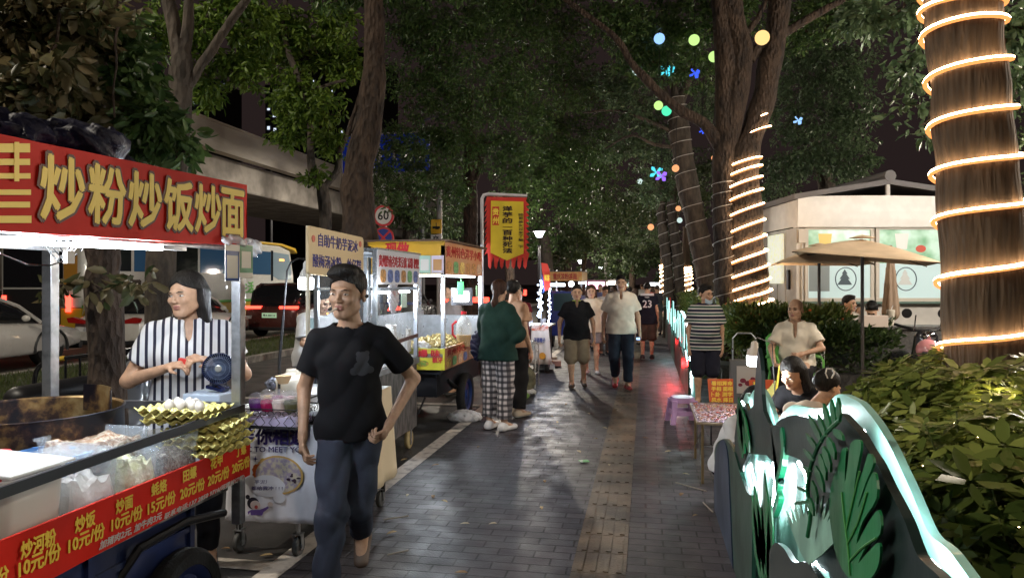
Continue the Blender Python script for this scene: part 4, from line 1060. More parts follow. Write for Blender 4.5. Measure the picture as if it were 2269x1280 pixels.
for y in (y30+.12,y31-.10):
    for x in (X3-.06,xL3+.1):
        g=MB(); g.lathe([(.02,-.018),(.085,-.018),(.092,-.01),(.092,.01),(.085,.018),(.02,.018)],(x,y,.092),22,'X'); cs=g.build('caster',mat('tan_rubber',(.42,.33,.17),.5),c3,smooth=True)
        g=MB(); g.box((x+.024,y,.11),(.005,.04,.14)); g.box((x-.024,y,.11),(.005,.04,.14)); g.box((x,y,.187),(.07,.07,.008)); g.lathe([(.02,-.022),(.02,.022)],(x,y,.092),10,'X'); g.build('fork',steel,cs)
# printed strip along the path
zs1=L(836,630,X3).z; 
g=MB(); g.b2((X3+.002,y30-.02,zs1),(X3+.010,y31+.02,zt3)); sp=g.build('menu_strip',mat('strip_white',(.62,.60,.60),.4,emit=(.8,.85,1.),es=.10),c3)
redt=mat('red_print',(.48,.02,.03),.5)
g=MB(); hh=zt3-zs1; text_mesh_into(g,'贵州黔南名吃米豆腐 凉粉 粑粑',(X3+.012,y30+.01,zt3-hh*.48),UYV,UZ,hh*.34,(y31-y30)-.02,.02); g.build('lettering',redt,sp)
dish=[(.5,.28,.08),(.32,.16,.05),(.10,.25,.10),(.55,.36,.10),(.08,.12,.30),(.45,.30,.2)]
def dish_prints(sp,X_,y0,y1,z0,z1,n,sgn=1,seed=1,prefix='d'):
    r_=random.Random(seed); w_=(y1-y0)/n
    for i in range(n):
        c=dish[r_.randrange(6)]; mt=mat(f'{prefix}print{seed}{i}',c,.5,col2=tuple(min(1,v*2.1) for v in c),vscale=38,ramp=(.42,.58))
        g=MB(); ya,yb=y0+w_*(i+.12),y0+w_*(i+.88); cy,cz=(ya+yb)/2,(z0+z1)/2; ry,rz_=(yb-ya)/2,(z1-z0)/2*.92
        g.poly([(ry*math.copysign(abs(math.cos(a))**.6,math.cos(a)),rz_*math.copysign(abs(math.sin(a))**.6,math.sin(a))) for a in np.linspace(0,2*PI,20,False)],.001,(X_+.0015,cy,cz),UYV,UZ); g.build('dish_print',mt,sp)
dish_prints(sp,X3+.011,y30+.02,y31-.02,zs1+hh*.04,zs1+hh*.46,6,seed=3)
# poster on the camera-side pane
pz=N(700,735,y30).z
g=MB(); g.b2((xL3+.045,y30-.014,zbox+.005),(X3-.04,y30-.008,pz)); pp=g.build('poster',mat('poster_blue',(.40,.48,.75),.5,emit=(.5,.6,1.),es=.10),c3)
g=MB(); a_=N(713,785,y30-.016); text_mesh_into(g,'贵',a_,UX,UZ,42*5.9/F,36*5.9/F,.05); g.build('lettering',redt,pp)
g=MB(); g.lathe([(.001,-.001),(.045,-.001),(.045,.001),(.001,.001)],N(684+9,716,y30-.016),20,'Y'); g.build('sticker',mat('sticker_blue',(.45,.65,.72),.4),pp)
# contents: cups, bags, lights
g=MB(); g.tube([(X3-.06,y30+.1,zt3-.36),(X3-.06,y31-.1,zt3-.36)],.012,8); g.build('light_tube',glow('tube2',(.84,.92,1.),12.),c3)
point('glass_stall_light',(X3-.25,(y30+y31)/2,zt3-.42),38,(.80,.90,1.),.06)
point('glass_stall_light',(X3+.05,y30-.06,zt3-.36),5,(.85,.93,1.),.02)
for i,(px,yb,rr_,hh_,lb) in enumerate(((866,728,.055,.34,'tall stack of white paper bowls inside the glass stall'),(898,728,.045,.16,'short stack of patterned paper cups in the glass stall'),(905,695,.03,.25,'stack of thin paper cups at the back of the glass stall'))):
    p=L(px,HY,X3-.18-.06*i); z_=zbox+.002
    g=MB(); n_=int(hh_/.016)
    prof=[]
    for k in range(n_): prof += [(rr_*.9,k*.016),(rr_,k*.016+.012),(rr_*1.03,k*.016+.0155)]
    g.lathe(prof,(p.x,p.y,z_),20); tag(g.build('paper_cups',mat('paper_white',(.66,.64,.62),.6),smooth=True),lb,'cups','cup stacks in the glass stall')
bag(L(872,655,X3-.06),(.03,.10,.16),'white printed carrier bag hanging inside the glass stall',mat('bag_white',(.62,.58,.60),.4,col2=(.40,.12,.12),vscale=12,ramp=(.50,.70)))
g=MB(); p=L(895,660,X3-.30); g.box(p,(.01,.16,.20)); tag(g.build('price_card',mat('card_green2',(.30,.42,.30),.5)),'pale green price card at the back of the glass stall','card')
g=MB(); p=L(902,745,X3+.01); g.bar(L(880,757,X3+.012),L(926,742,X3+.012),.008,.035); tag(g.build('strap',mat('brown_strap',(.10,.04,.03),.5)),'dark brown strap across the front of the glass stall','strap')
g=MB(); p=(X3-.28,y30+.35,zbox+.002); g.lathe([(.10,0),(.13,.06),(.135,.07),(.12,.068),(.09,.01)],p,22); tag(g.build('steel_bowl',steel,smooth=True),'round steel bowl on the glass stall counter','bowl')
# ================================================================== YELLOW POTATO STALL (cart 4)
X4=-2.11
y40,y41=ycorner(985,X4),ycorner(1068,X4)
xL4=N(815,HY,y40).x
z4t=N(985,534,y40).z; z4b=N(985,608,y40).z; z4c=N(985,772,y40).z; z4d=N(985,820,y40).z
c4=thing('potato_cart','yellow roofed potato snack cart with printed bands and a spoked wheel','food cart',(X4-.4,(y40+y41)/2,0))
yelv=mat('yellow_vinyl',(.62,.36,.03),.42,var=.1,vscale=3); orgv=mat('orange_vinyl',(.60,.24,.10),.42,var=.15,vscale=3,col2=(.62,.38,.22),ramp=(.35,.75))
g=MB(); g.b2((xL4,y40,z4b),(X4,y40+.02,z4t)); bf=g.build('header_band',yelv,c4)
g=MB(); g.b2((X4-.02,y40+.021,z4b),(X4,y41,z4t)); bs=g.build('header_band',orgv,c4)
g=MB(); g.b2((xL4-.02,y40-.03,z4t+.001),(X4+.05,y41+.08,z4t+.02)); g.build('roof',mat('roof_brown',(.10,.06,.04),.6),c4)
g=MB(); k4=y40*CA/F; 
text_mesh_into(g,'现做',(N(855,568,y40).x,y40-.003,N(855,568,y40).z),UX,UZ,.15,.26,.04); g.build('lettering',redt,bf)
g=MB(); H4=z4t-z4b; text_mesh_into(g,'贵州特色洋芋小吃',(X4+.003,y40+.06,z4t-H4*.46),UYV,UZ,H4*.34,y41-y40-.12,.02); g.build('lettering',redt,bs)
dish_prints(bs,X4+.001,y40+.04,y41-.04,z4b+H4*.03,z4b+H4*.44,6,seed=8)
for px0,px1,mt,lb in ((928,954,mat('qr_frame',(.36,.55,.48),.5),'a'),(956,983,mat('fries_card',(.58,.52,.66),.5),'b')):
    g=MB(); a_,b_=N(px0,566,y40-.006),N(px1,605,y40-.006); g.b2((a_.x,a_.y,b_.z),(b_.x,a_.y+.004,a_.z)); cd=g.build('notice_card',mt,bf)
    g=MB(); g.b2((a_.x+.02,a_.y-.002,b_.z+.03),(b_.x-.02,a_.y-.0005,a_.z-.04)); g.build('card_panel',whitep if lb == 'a' else mat('fries',(.42,.22,.08),.5),cd)
g=MB()
for x,y in ((X4-.02,y40+.02),(X4-.02,y41-.02),(xL4+.02,y40+.02),(xL4+.02,y41-.02)): g.box((x,y,(z4t+z4c)/2-.02),(.04,.04,z4t-z4c-.05))
g.build('frame',al,c4)
g=MB(); g.b2((xL4,y40+.0,z4c-.10),(X4-.02,y41,z4c-.06)); g.build('counter',steel,c4)
g=MB(); g.b2((X4-.02,y40+.021,z4d),(X4,y41,z4c)); lb_=g.build('lower_band',orgv,c4)
g=MB(); g.b2((xL4,y40,z4d),(X4,y40+.02,z4c)); lf=g.build('lower_band',mat('lime_vinyl',(.55,.52,.05),.42,var=.15),c4)
H5=z4c-z4d
g=MB(); text_mesh_into(g,'贵州特色洋芋小吃',(X4+.003,y40+.10,z4c-H5*.40),UYV,UZ,H5*.30,y41-y40-.2,.02); g.build('lettering',redt,lb_)
dish_prints(lb_,X4+.001,y40+.04,y41-.04,z4d+H5*.04,z4d+H5*.52,7,seed=12)
g=MB(); a_=N(927,790,y40-.004); text_mesh_into(g,'爆 味',(a_.x,y40-.003,a_.z),UX,UZ,.075,.24,.05); a_=N(958,803,y40-.004); text_mesh_into(g,'狼牙',(a_.x,y40-.003,a_.z),UX,UZ,.06,.11,.05); g.build('lettering',redt,lf)
g=MB(); p=N(936,805,y40-.003); g.poly([(.07*math.cos(a),.035*math.sin(a)) for a in np.linspace(0,2*PI,18,False)],.001,p,UX,UZ); g.build('dish_print',mat('pp_g',(.5,.28,.06),.5,col2=(.12,.25,.04),vscale=30),lf)
g=MB(); g.b2((xL4+.05,y40+.10,z4c-.06),(xL4+.07,y41,z4c+.34)); g.build('splash_back',al,c4)
g=MB(); g.b2((xL4+.07,y41-.03,z4c-.05),(X4-.05,y41-.015,z4c+.28)); g.build('splash_back',al,c4)
g=MB(); g.b2((xL4+.05,y40+.4,1.36),(X4-.4,y40+.43,1.39)); g.build('shelf_bar',bluep,c4)
# chassis and wheels
g=MB(); g.b2((xL4+.05,y40+.12,.36),(X4-.12,y41+.3,z4d-.01)); g.b2((xL4+.1,y40+.05,z4d-.06),(X4-.06,y41+.25,z4d-.012)); g.build('chassis',mat('chassis_black',(.015,.016,.022),.5,.3),c4,bevel=.008)
wc4=G(1031,920); wheel(c4,(X4-.04,wc4.y,.262),.262,.10,mat('rim_blue',(.02,.06,.26),.4,.3)); wheel(c4,(xL4+.10,wc4.y,.262),.262,.10,MATS['rim_blue'])
g=MB(); g.tube([(xL4,y40+.1,.30),(xL4+.25,y40+.0,.16),(X4-.3,y40+.02,.20),(X4-.25,y40+.1,.36)],.012); g.tube([(X4-.1,y40+.5,.5),(X4-.06,wc4.y,.28)],.015); g.build('brace',blackm,c4)
# lit tube and hanging lamp
g=MB(); g.tube([(X4-.08,y40+.08,z4b-.01),(X4-.08,y41-.1,z4b-.01)],.012,8); g.build('light_tube',MATS['tube2'],c4); g=MB(); g.tube([(xL4+.12,y40+.06,z4b-.01),(X4-.08,y40+.06,z4b-.01)],.010,8); g.build('light_tube',MATS['tube2'],c4)
point('potato_stall_light',(X4-.35,(y40+y41)/2,z4b-.10),60,(.82,.91,1.),.06)
lp=W(1022,657,8.6); t=thing('work_light','square white work light hanging inside the potato stall','lamp',tuple(lp))
g=MB(); g.box(lp,(.19,.05,.13)); g.build('lamp_face',glow('work_white',(.9,.95,1.),12.),t,bevel=.02)
g=MB(); g.box(lp+Vector((0,.04,0)),(.26,.05,.21)); g.build('housing',steel_dark,t)
g=MB(); g.box(lp+Vector((0,-.03,.10)),(.08,.01,.16)); g.tube([lp+Vector((0,0,.1)),lp+Vector((0,0,.36))],.006); g.build('strap',mat('lime_strap',(.05,.35,.10),.4),t)
# oil bottle, potatoes
q=W(1028,752,8.5); t=thing('oil_bottle','large clear oil bottle with red handle in the potato stall','bottle',(q.x,q.y,z4c-.058)); zb_=z4c-.058
g=MB(); g.lathe([(.085,0),(.095,.02),(.095,.26),(.07,.32),(.03,.36),(.03,.39)],(q.x,q.y,zb_),18); g.build('bottle',glass('bottle_clear',(.9,.9,.85),.25,.05),t,smooth=True)
g=MB(); g.lathe([(.088,.005),(.088,.14),(.001,.14)],(q.x,q.y,zb_),18); g.build('oil',mat('cooking_oil',(.50,.27,.03),.15),t,smooth=True)
g=MB(); g.lathe([(.034,.385),(.034,.42),(.001,.421)],(q.x,q.y,zb_),14); g.tube([(q.x-.09,q.y,zb_+.10),(q.x-.14,q.y,zb_+.14),(q.x-.14,q.y,zb_+.26),(q.x-.09,q.y,zb_+.30)],.014); g.build('handle',MATS['red_plastic'],t,smooth=True)
t=thing('potato_tray','steel tray heaped with yellow potato sticks','tray',(X4-.35,y40+.75,z4c-.058))
g=MB(); g.b2((X4-.62,y40+.25,z4c-.058),(X4-.06,y41-.15,z4c-.02)); g.build('tray',blackm,t,bevel=.006)
g=MB()
for i in range(420):
    u,v=random.random(),random.random(); c=Vector((X4-.60+.52*u,y40+.28+(y41-y40-.46)*v,z4c-.015+.09*math.sin(PI*u)**.6*math.sin(PI*v)**.5*random.uniform(.4,1.)))
    g.box(c,(.09,.014,.014),rz=random.uniform(0,PI),ry=random.uniform(-.6,.6))
g.build('potato_sticks',mat('potato',(.62,.50,.22),.5,var=.2,vscale=20),t)
q=L(940,762,X4-.3); bag((q.x,y40+.12,z4c),(.10,.08,.06),'white plastic bag on the corner of the potato stall counter')
g=MB(); p=N(922,640,y40+.3); g.lathe([(.03,-.28),(.032,.28),(.001,.281)],(p.x,p.y,1.55),14); tag(g.build('cup_stack',MATS['paper_white'],smooth=True),'tall thin column of white cups hanging in the potato stall','cups')
q=L(985,745,X4-.55); g=MB(); g.lathe([(.09,0),(.11,.09),(.112,.10),(.10,.095),(.085,.01)],(xL4+.25,y40+.3,z4c-.058),20); tag(g.build('steel_pot',steel,smooth=True),'steel pot on the left of the potato stall','pot')
g=MB(); g.box(L(1057,645,X4+.02),(.006,.10,.14)); tag(g.build('green_card',mat('tag_green',(.30,.5,.25),.5)),'green and white card hanging at the far post of the potato stall','card')
# ================================================================== BANNER
bp=W(1068,560,9.6)
t=thing('banner','red and yellow fringed banner with vertical Chinese writing on a white pole','banner',(bp.x,bp.y,0))
def bw(px,py): return W(px,py,9.6)
g=MB(); g.tube([(bp.x,bp.y,.2),(bp.x,bp.y,bw(0,440).z),bw(1072,432),bw(1082,430),bw(1168,434)],.022,10); g.build('pole',mat('pole_white',(.55,.52,.56),.35),t,smooth=True)
Rv=Vector((CA,SA,0))
def bpt(px,py,o=0.): return bw(px,py)-Vector((-SA,CA,0))*o
out=[(1079,436),(1168,437),(1170,560)]
fr=[(1079,436),(1168,438)]
rt=[]
for i in range(10): yy=445+i*12.; rt += [(1165,yy),(1173,yy+9)]
btm=[]
for i in range(7): x_=1168-i*13; yb=590-(abs(i-3)*-1.2); btm += [(x_,575-6*(3-abs(i-3))*0+6),(x_-1,590),(x_-4,596),(x_-8,590),(x_-9,568)]
lf_=[]
for i in range(10): yy=560-i*12; lf_ += [(1080,yy),(1073,yy+6)]
outline=fr+rt+btm+lf_
g=MB(); g.add([bpt(x,y) for x,y in outline],[tuple(range(len(outline)))]); fl=g.build('flag',mat('flag_red',(.55,.03,.02),.6,bump=.2,bscale=6),t,solid=.004)
g=MB(); yo=[(1088,445),(1160,447),(1160,562),(1123,577),(1087,560)]; g.add([bpt(x,y,.012) for x,y in yo],[(0,1,2,3,4)]); yp=g.build('yellow_panel',mat('flag_yellow',(.66,.50,.03),.6,var=.12,vscale=3,bump=.2,bscale=6),fl)
ink=mat('flag_ink',(.03,.012,.01),.6); fxu=Rv
g=MB(); k9=9.6/F
for i,ch in enumerate('洋芋的一百种死法'): 
    hch=11 if ch != '一' else 3
    text_mesh_into(g,ch,bpt(1114,468+i*13.2-(4 if ch == '一' else 0),.018),fxu,UZ,hch*k9,21*k9,.05)
for i,ch in enumerate('帅哥美女过来了解一下'):
    hch=6 if ch != '一' else 1.5
    text_mesh_into(g,ch,bpt(1149,479+i*7.9,.018),fxu,UZ,hch*k9,10*k9,.02)
g.build('lettering',ink,yp)
g=MB(); ro=[(1091,458),(1106,458),(1106,499),(1091,499)]; g.add([bpt(x,y,.016) for x,y in ro],[(0,1,2,3)]); rp_=g.build('red_label',mat('label_red',(.55,.04,.02),.6),yp)
g=MB()
for i,ch in enumerate('贵州'): text_mesh_into(g,ch,bpt(1092,477+i*19,.019),fxu,UZ,15*k9,13*k9,.04)
g.build('lettering',yel2,rp_)
# ================================================================== DRINKS STALL, TRICYCLES AND FAR STALLS
d5=12.6
t5=thing('drinks_stall','small drinks stall wrapped in a white cloth with fairy lights','food cart',(W(1190,700,d5).x,W(1190,700,d5).y,0))
a_,b_=W(1178,722,d5),W(1216,722,d5); zt5=1.6-(722-HY)/F*d5; z5b=1.6-(806-HY)/F*d5
yy5=a_.y
g=MB(); g.grid(lambda u,v: Vector((a_.x+(b_.x-a_.x)*u-.05*(1-v)*0+.10*v*(u-.4),yy5-.02*math.sin(u*18)*v,zt5+(z5b-zt5)*v)),20,6); c5=g.build('cloth',mat('cloth_white2',(.58,.52,.48),.7,bump=.2,bscale=8),t5,smooth=True,solid=.004)
g=MB(); g.grid(lambda u,v: Vector((a_.x+(b_.x-a_.x)*u,yy5-.010,zt5+.02-.10*v)),10,2); g.build('cloth_trim',mat('trim_red',(.50,.12,.07),.6,col2=(.6,.5,.45),vscale=18),t5,solid=.003)
g=MB(); text_mesh_into(g,'芙蓉椰子',(W(1184,0,d5).x,yy5-.03,1.6-(758-HY)/F*d5),UX,UZ,.085,.20,.03); g.build('lettering',mat('ink_blue2',(.06,.07,.20),.5),c5)
g=MB(); fc5=W(1203,787,d5); g.lathe([(.001,-.002),(.06,-.002),(.06,.002),(.001,.002)],(fc5.x,yy5-.035,fc5.z),18,'Y'); g.build('fruit_print',mat('fruit_orange',(.55,.25,.03),.5),c5)
g=MB(); g.b2((a_.x-.35,yy5,zt5-.03),(b_.x,yy5+1.0,zt5)); g.build('table_top',al,t5)
g=MB(); g.b2((a_.x-.3,yy5+.05,.15),(b_.x-.06,yy5+.95,zt5-.04)); g.build('cabinet',steel_dark,t5)
g=MB(); g.tube([W(1199,722,d5-.1),W(1198,583,d5-.1)],.014,8); g.build('pole',al,t5)
wheel(t5,(b_.x-.05,yy5+.2,.14),.14,.06,steel_dark)
g=MB(); k5=d5/F
fo=[(1199,582),(1213,584),(1218,600),(1220,640),(1207,645),(1204,620)]; g.add([W(x,y,d5-.12) for x,y in fo],[tuple(range(6))]); rf5=g.build('flag',mat('flag_red2',(.60,.05,.03),.6),t5,solid=.006)
g=MB(); text_mesh_into(g,'美容',W(1206,622,d5-.16),Rv,UZ,.11,.09,.03); g.build('lettering',yel2,rf5)
g=MB(); fo=[(1199,600),(1205,625),(1208,640),(1204,650),(1200,630)]; g.add([W(x,y,d5-.08) for x,y in fo],[tuple(range(5))]); g.build('flag',mat('flag_blue',(.05,.12,.5),.6),t5,solid=.006)
coolw=glow('fairy_cool',(.62,.75,1.),14.,False)
g=MB(); rr5=random.Random(5)
for i in range(26): g.ball(W(1196+rr5.uniform(-4,6),622+i*3.2,d5-.14),.012+.008*rr5.random(),6)
for i in range(16): g.ball(W(1218+rr5.uniform(-3,2),640+i*5,d5-.14),.016,6)
g.build('fairy_lights',coolw,t5)
point('drinks_light',tuple(W(1210,680,d5-.5)),22,(.70,.80,1.),.05)
cupm=glass('cup_clear',(.8,.85,.95),.4,.1)
for i,(px,py) in enumerate(((1160,718),(1168,715),(1176,720),(1205,718),(1150,722))):
    q=W(px,py,d5+.2*(i % 2)); g=MB(); g.lathe([(.03,0),(.042,.11),(.045,.115),(.001,.13)],(q.x,q.y,zt5+.002),12); tag(g.build('drink_cup',cupm,smooth=True),'clear lidded drink cup on the drinks stall table','cup','cups on the drinks stall')
# white wire trolley in front, dark basket bag
q0=W(1178,800,10.6); t=thing('wire_trolley','low white wire trolley with jars beside the drinks stall','trolley',(q0.x,q0.y,0))
g=MB(); x0,x1=W(1152,0,10.6).x,W(1186,0,10.6).x; z1=1.6-(762-HY)/F*10.6; yq=q0.y
for y in (yq,yq+.35):
    g.tube([(x0,y,.04),(x0,y,z1-.03),(x0+.03,y,z1),(x1-.03,y,z1),(x1,y,z1-.03),(x1,y,.04)],.010,8)
for z in (.25,.45,z1-.12):
    g.tube([(x0,yq,z),(x1,yq,z),(x1,yq+.35,z),(x0,yq+.35,z)],.006,6,closed=True)
    for k in range(5): g.tube([(x0+(x1-x0)*k/4,yq,z),(x0+(x1-x0)*k/4,yq+.35,z)],.003,4)
g.build('wire_frame',mat('wire_white',(.6,.58,.56),.4),t)
for i,(px,z,c) in enumerate(((1160,.46,(.25,.06,.03)),(1172,.46,(.45,.12,.08)),(1166,.26,(.5,.45,.4)),(1176,z1-.11,(.5,.5,.5)),(1160,z1-.11,(.5,.2,.25)))):
    q=W(px,0,10.7); g=MB(); g.lathe([(.05,0),(.055,.02),(.055,.10),(.04,.12),(.042,.14),(.001,.141)],(q.x,q.y+.06,z+.003),14); tag(g.build('jar',mat(f'jar{i}',c,.2),smooth=True),('amber','red','grey','clear','pink')[i]+' topped jar on the white wire trolley','jar','jars on the wire trolley')
q=W(1165,850,10.2); bag((q.x,q.y,.22),(.14,.12,.20),'dark woven rubbish bag beside the trolley, snacks spilling out',mat('woven_bag',(.16,.14,.08),.7,var=.4,bump=.5))
for i,(px,py,c) in enumerate(((1166,868,(.5,.12,.12)),(1174,872,(.5,.45,.4)),(1158,880,(.2,.35,.08)))):
    q=G(px,py+4); bag((q.x,q.y,.05),(.09,.07,.05),('red','white','green')[i]+' snack packet lying on the pavement by the rubbish bag',mat(f'packet{i}',c,.4))
# blue tricycle with orange roof
d6=17.6
def W6(px,py,o=0.): return W(px,py,d6+o)
pA=W6(1258,770); t6=thing('tricycle_stall','blue tricycle food stall with an orange printed roof band','food cart',(pA.x,pA.y,0))
zt6,zb6=W6(0,602).z,W6(0,622).z; xa,xb,xc=W6(1214,0).x,W6(1290,0).x,W6(1302,0).x; y6=pA.y
g=MB(); g.b2((xa,y6,zb6),(xb,y6+.02,zt6)); h6=g.build('header_band',mat('org6',(.60,.22,.06),.5,col2=(.60,.42,.12),vscale=9,emit=(1,.5,.2),es=.12),t6)
g=MB(); g.b2((xb-.02,y6+.021,zb6),(xb,y6+1.6,zt6)); g.build('header_band',mat('org6b',(.60,.38,.2),.5),t6)
g=MB(); text_mesh_into(g,'重庆凉粉凉面',(xa+.12,y6-.004,zb6+.04),UX,UZ,zt6-zb6-.08,(xb-xa)*.7,.03); g.build('lettering',redt,h6)
g=MB(); g.b2((xa-.03,y6-.03,zt6),(xb+.03,y6+1.62,zt6+.02)); g.build('roof',steel_dark,t6)
g=MB()
for x,y in ((xa+.02,y6+.02),(xb-.02,y6+.02),(xa+.02,y6+1.5),(xb-.02,y6+1.5)): g.box((x,y,(zb6+.9)/2+.0),(.035,.035,zb6-.9+.6))
g.build('frame',al,t6)
g=MB(); g.b2((xa,y6,.30),(xb-.05,y6+1.5,.84)); g.build('tricycle_body',mat('blue6',(.02,.05,.32),.35,coat=.4),t6,bevel=.05)
g=MB(); g.poly([(0,0),(.80,0),(.80,.55),(.70,.78),(.55,.86),(0,.86)],.04,(xa+.1,y6-.25,.55),UX,UZ); cabm=g.build('windshield_frame',MATS['blue6'],t6,bevel=.01)
g=MB(); g.poly([(.06,.38),(.74,.38),(.74,.55),(.66,.74),(.53,.81),(.06,.81)],.002,(xa+.1,y6-.255,.55),UX,UZ); g.build('windshield',mat('dark_glass6',(.05,.10,.12),.08),cabm)
g=MB(); g.tube([W6(1216,631,.3),W6(1252,631,.3)],.035,8); g.build('light_tube',glow('tube6',(.80,.90,1.),9.),t6); g=MB(); g.ball(W6(1266,629,.3),.075,10); g.build('bulb',MATS['tube6'],t6); g=MB(); g.tube([(xa+.9,y6+.2,zb6-.05),(xb-.1,y6+.2,zb6-.05)],.03,6); g.build('light_tube',glow('tube6',(.80,.90,1.),9.),t6)
point('tricycle_light',(xa+.6,y6+.5,zb6-.35),60,(.75,.87,1.),.08)
for x in (xa+.05,xb-.1): wheel(t6,(x,y6+.3,.24),.24,.1,steel_dark)
for i in range(3):
    q=(xa+.62+.17*i,y6-.12,.86); g=MB(); g.lathe([(.07,0),(.07,.25),(.075,.27),(.001,.28)],(q[0],q[1],.84),14); tag(g.build('steel_canister',steel,smooth=True),'tall steel canister on the blue tricycle, one of three','canister','canisters on the blue tricycle')
def far_stall(px0,px1,pyt,pyb,d,colr,s_,label,roofc=(.2,.2,.2),low=730):
    a_,b_=W(px0,pyt,d),W(px1,pyb,d); t=thing('market_stall',label,'food stall',((a_.x+b_.x)/2,a_.y,0),group='far lit food stalls')
    g=MB(); g.b2((a_.x,a_.y,b_.z),(b_.x,a_.y+.04,a_.z)); g.build('lit_sign',glow('fs_'+label[:9],colr,s_),t)
    g=MB(); g.b2((a_.x-.05,a_.y-.2,a_.z+.001),(b_.x+.05,a_.y+1.5,a_.z+.06)); g.build('roof',mat('fs_roof',(.12,.11,.11),.6),t)
    g=MB(); g.b2((a_.x,a_.y+.1,.25),(b_.x,a_.y+1.3,.95)); g.build('counter',mat('fs_body',(.16,.16,.2),.5),t)
    g=MB()
    for x in (a_.x+.02,b_.x-.02): g.box((x,a_.y+.08,(a_.z+.9)/2),(.04,.04,a_.z-.9))
    g.build('frame',al,t)
    point('far_stall_light',((a_.x+b_.x)/2,a_.y-.3,b_.z-.1),45,colr,.1)
    return t
far_stall(1303,1340,624,640,26,(1.,.45,.62),3.2,'pink lit stall beyond the blue tricycle')
far_stall(1344,1384,622,631,30,(1.,.93,.72),3.5,'white lit stall behind the man in the white polo')
far_stall(1382,1404,626,633,44,(.8,.9,1.),3.,'tiny pale lit stall in the far distance')
far_stall(1440,1462,626,633,48,(.9,.95,1.),3.,'farthest bright stall beyond the basketball jersey')
# ================================================================== ADDED FILL LAMPS OUT OF FRAME
def fill_lamp(x,y,h,power,label,col=(1.,.86,.68)):  # unseen lamps added to brighten path side, kiosk and trees
    t=thing('fill_lamp',label,'fill lamp',(x,y,0),group='added fill lamps')
    g=MB(); g.lathe([(.09,0),(.09,.1),(.04,.16),(.035,h-.3)],(x,y,0),12); g.build('pole',lampm,t)
    g=MB(); g.lathe([(.05,-.25),(.16,-.12),(.17,.08),(.12,.16)],(x,y,h),16); g.build('globe',glow('fill_glow',col,10.,False),t,smooth=True)
    g=MB(); g.lathe([(.22,.165),(.2,.2),(.03,.28)],(x,y,h),16); g.build('cap',lampm,t)
    point('fill_light',(x,y,h-.32),power,col,.16)
fill_lamp(2.6,-2.6,4.0,420,'unseen lamp added on the right of the path behind the viewer')
fill_lamp(6.3,9.6,3.6,800,'unseen lamp added at the corner of the terrace',(1.,.94,.85))
fill_lamp(5.6,7.2,4.4,900,'unseen lamp added beyond the big lit tree trunk')
fill_lamp(10.6,20,4.6,1500,'unseen lamp added behind the kiosk')
# ================================================================== LEAF SHAPED LIGHT PANELS
XF,XB=.50,.57
gdark=mat('panel_green',(.010,.050,.032),.38,var=.35,vscale=3,bump=.08,bscale=30,coat=.25)
ggrey=mat('panel_greygreen',(.014,.030,.027),.42,var=.25,vscale=3,bump=.06,bscale=30,coat=.2)
gleaf=mat('leaf_print_green',(.012,.17,.055),.35,var=.45,vscale=5,bump=.1,bscale=25,coat=.3,stretch=(1,1,.3))
gteal=mat('panel_teal',(.30,.58,.50),.42,var=.15,vscale=4,coat=.2)
gblue=mat('panel_blue',(.020,.035,.075),.4,var=.3,vscale=3)
led=glow('led_cool',(.80,.96,1.),32.)
RX=Vector((0,-1,0))
def z3(zx,zy): return (1560+zx/3.048,860+zy/3.048)
def outline(X,pts,th,zoom=True):
    g=MB(); vs=[]
    for p in pts:
        a,b=z3(*p) if zoom else p
        v=L(a,b,X); vs.append((v.y,v.z))
    n=len(vs); fr=[(X,y,z) for y,z in vs]; bk=[(X+th,y,z) for y,z in vs]
    g.add(fr+bk,[tuple(range(n)),tuple(range(2*n-1,n-1,-1))]+[(i,(i+1) % n,n+(i+1) % n,n+i) for i in range(n)])
    return g
def catmull(pts,k=5,closed=False):
    out=[]; n=len(pts); P_=[np.array(p,float) for p in pts]
    for i in range(n if closed else n-1):
        p0,p1,p2,p3=P_[(i-1) % n if closed else max(i-1,0)],P_[i],P_[(i+1) % n],P_[(i+2) % n if closed else min(i+2,n-1)]
        for j in range(k):
            t=j/k; out.append(tuple(.5*((2*p1)+(-p0+p2)*t+(2*p0-5*p1+4*p2-p3)*t*t+(-p0+3*p1-3*p2+p3)*t**3)))
    if not closed: out.append(tuple(P_[-1]))
    return out
def ledline(X,pts,r=.006,k=4):
    g=MB(); g.tube([L(*z3(*p),X) for p in catmull(pts,k)],r,6); return g
p1=thing('light_fence','large dark green palm and monstera leaf panel with a white lit sloping edge','light fence',(XF,1.6,0))
top_b=catmull([(470,300),(500,215),(545,150),(600,112),(660,120),(750,138),(825,125),(865,70),(900,42),(940,40),(1000,68),(1060,105),(1150,215),(1210,310),(1262,400),(1330,545),(1400,700),(1450,820),(1500,940),(1545,1005),(1600,1045),(1660,1100),(1720,1180),(1800,1290),(1950,1500)],4)
outline(XB,top_b+[(1950,2600),(330,2600),(430,1200),(450,700)],.02).build('back_board',gteal,p1)
top_f=catmull([(505,445),(535,400),(522,300),(485,245),(520,208),(600,180),(680,192),(760,215),(840,190),(912,165),(960,210),(1040,300),(1110,420),(1165,505),(1240,665),(1310,800),(1360,905),(1400,1020),(1440,1120),(1500,1190),(1570,1250),(1640,1340),(1750,1500)],4)
outline(XF,top_f+[(1750,2600),(1000,2600),(900,1500),(840,1240),(785,1210),(735,1120),(712,950),(705,750),(690,580),(650,480),(570,450)],.02).build('front_board',ggrey,p1)
outline(XF-.03,catmull([(440,1100),(480,1040),(540,1080),(600,1170),(680,1170),(740,1230),(800,1330),(860,1500)],4)+[(860,2600),(440,2600)],.018).build('foot_board',mat('panel_black',(.012,.022,.020),.4,coat=.3),p1)
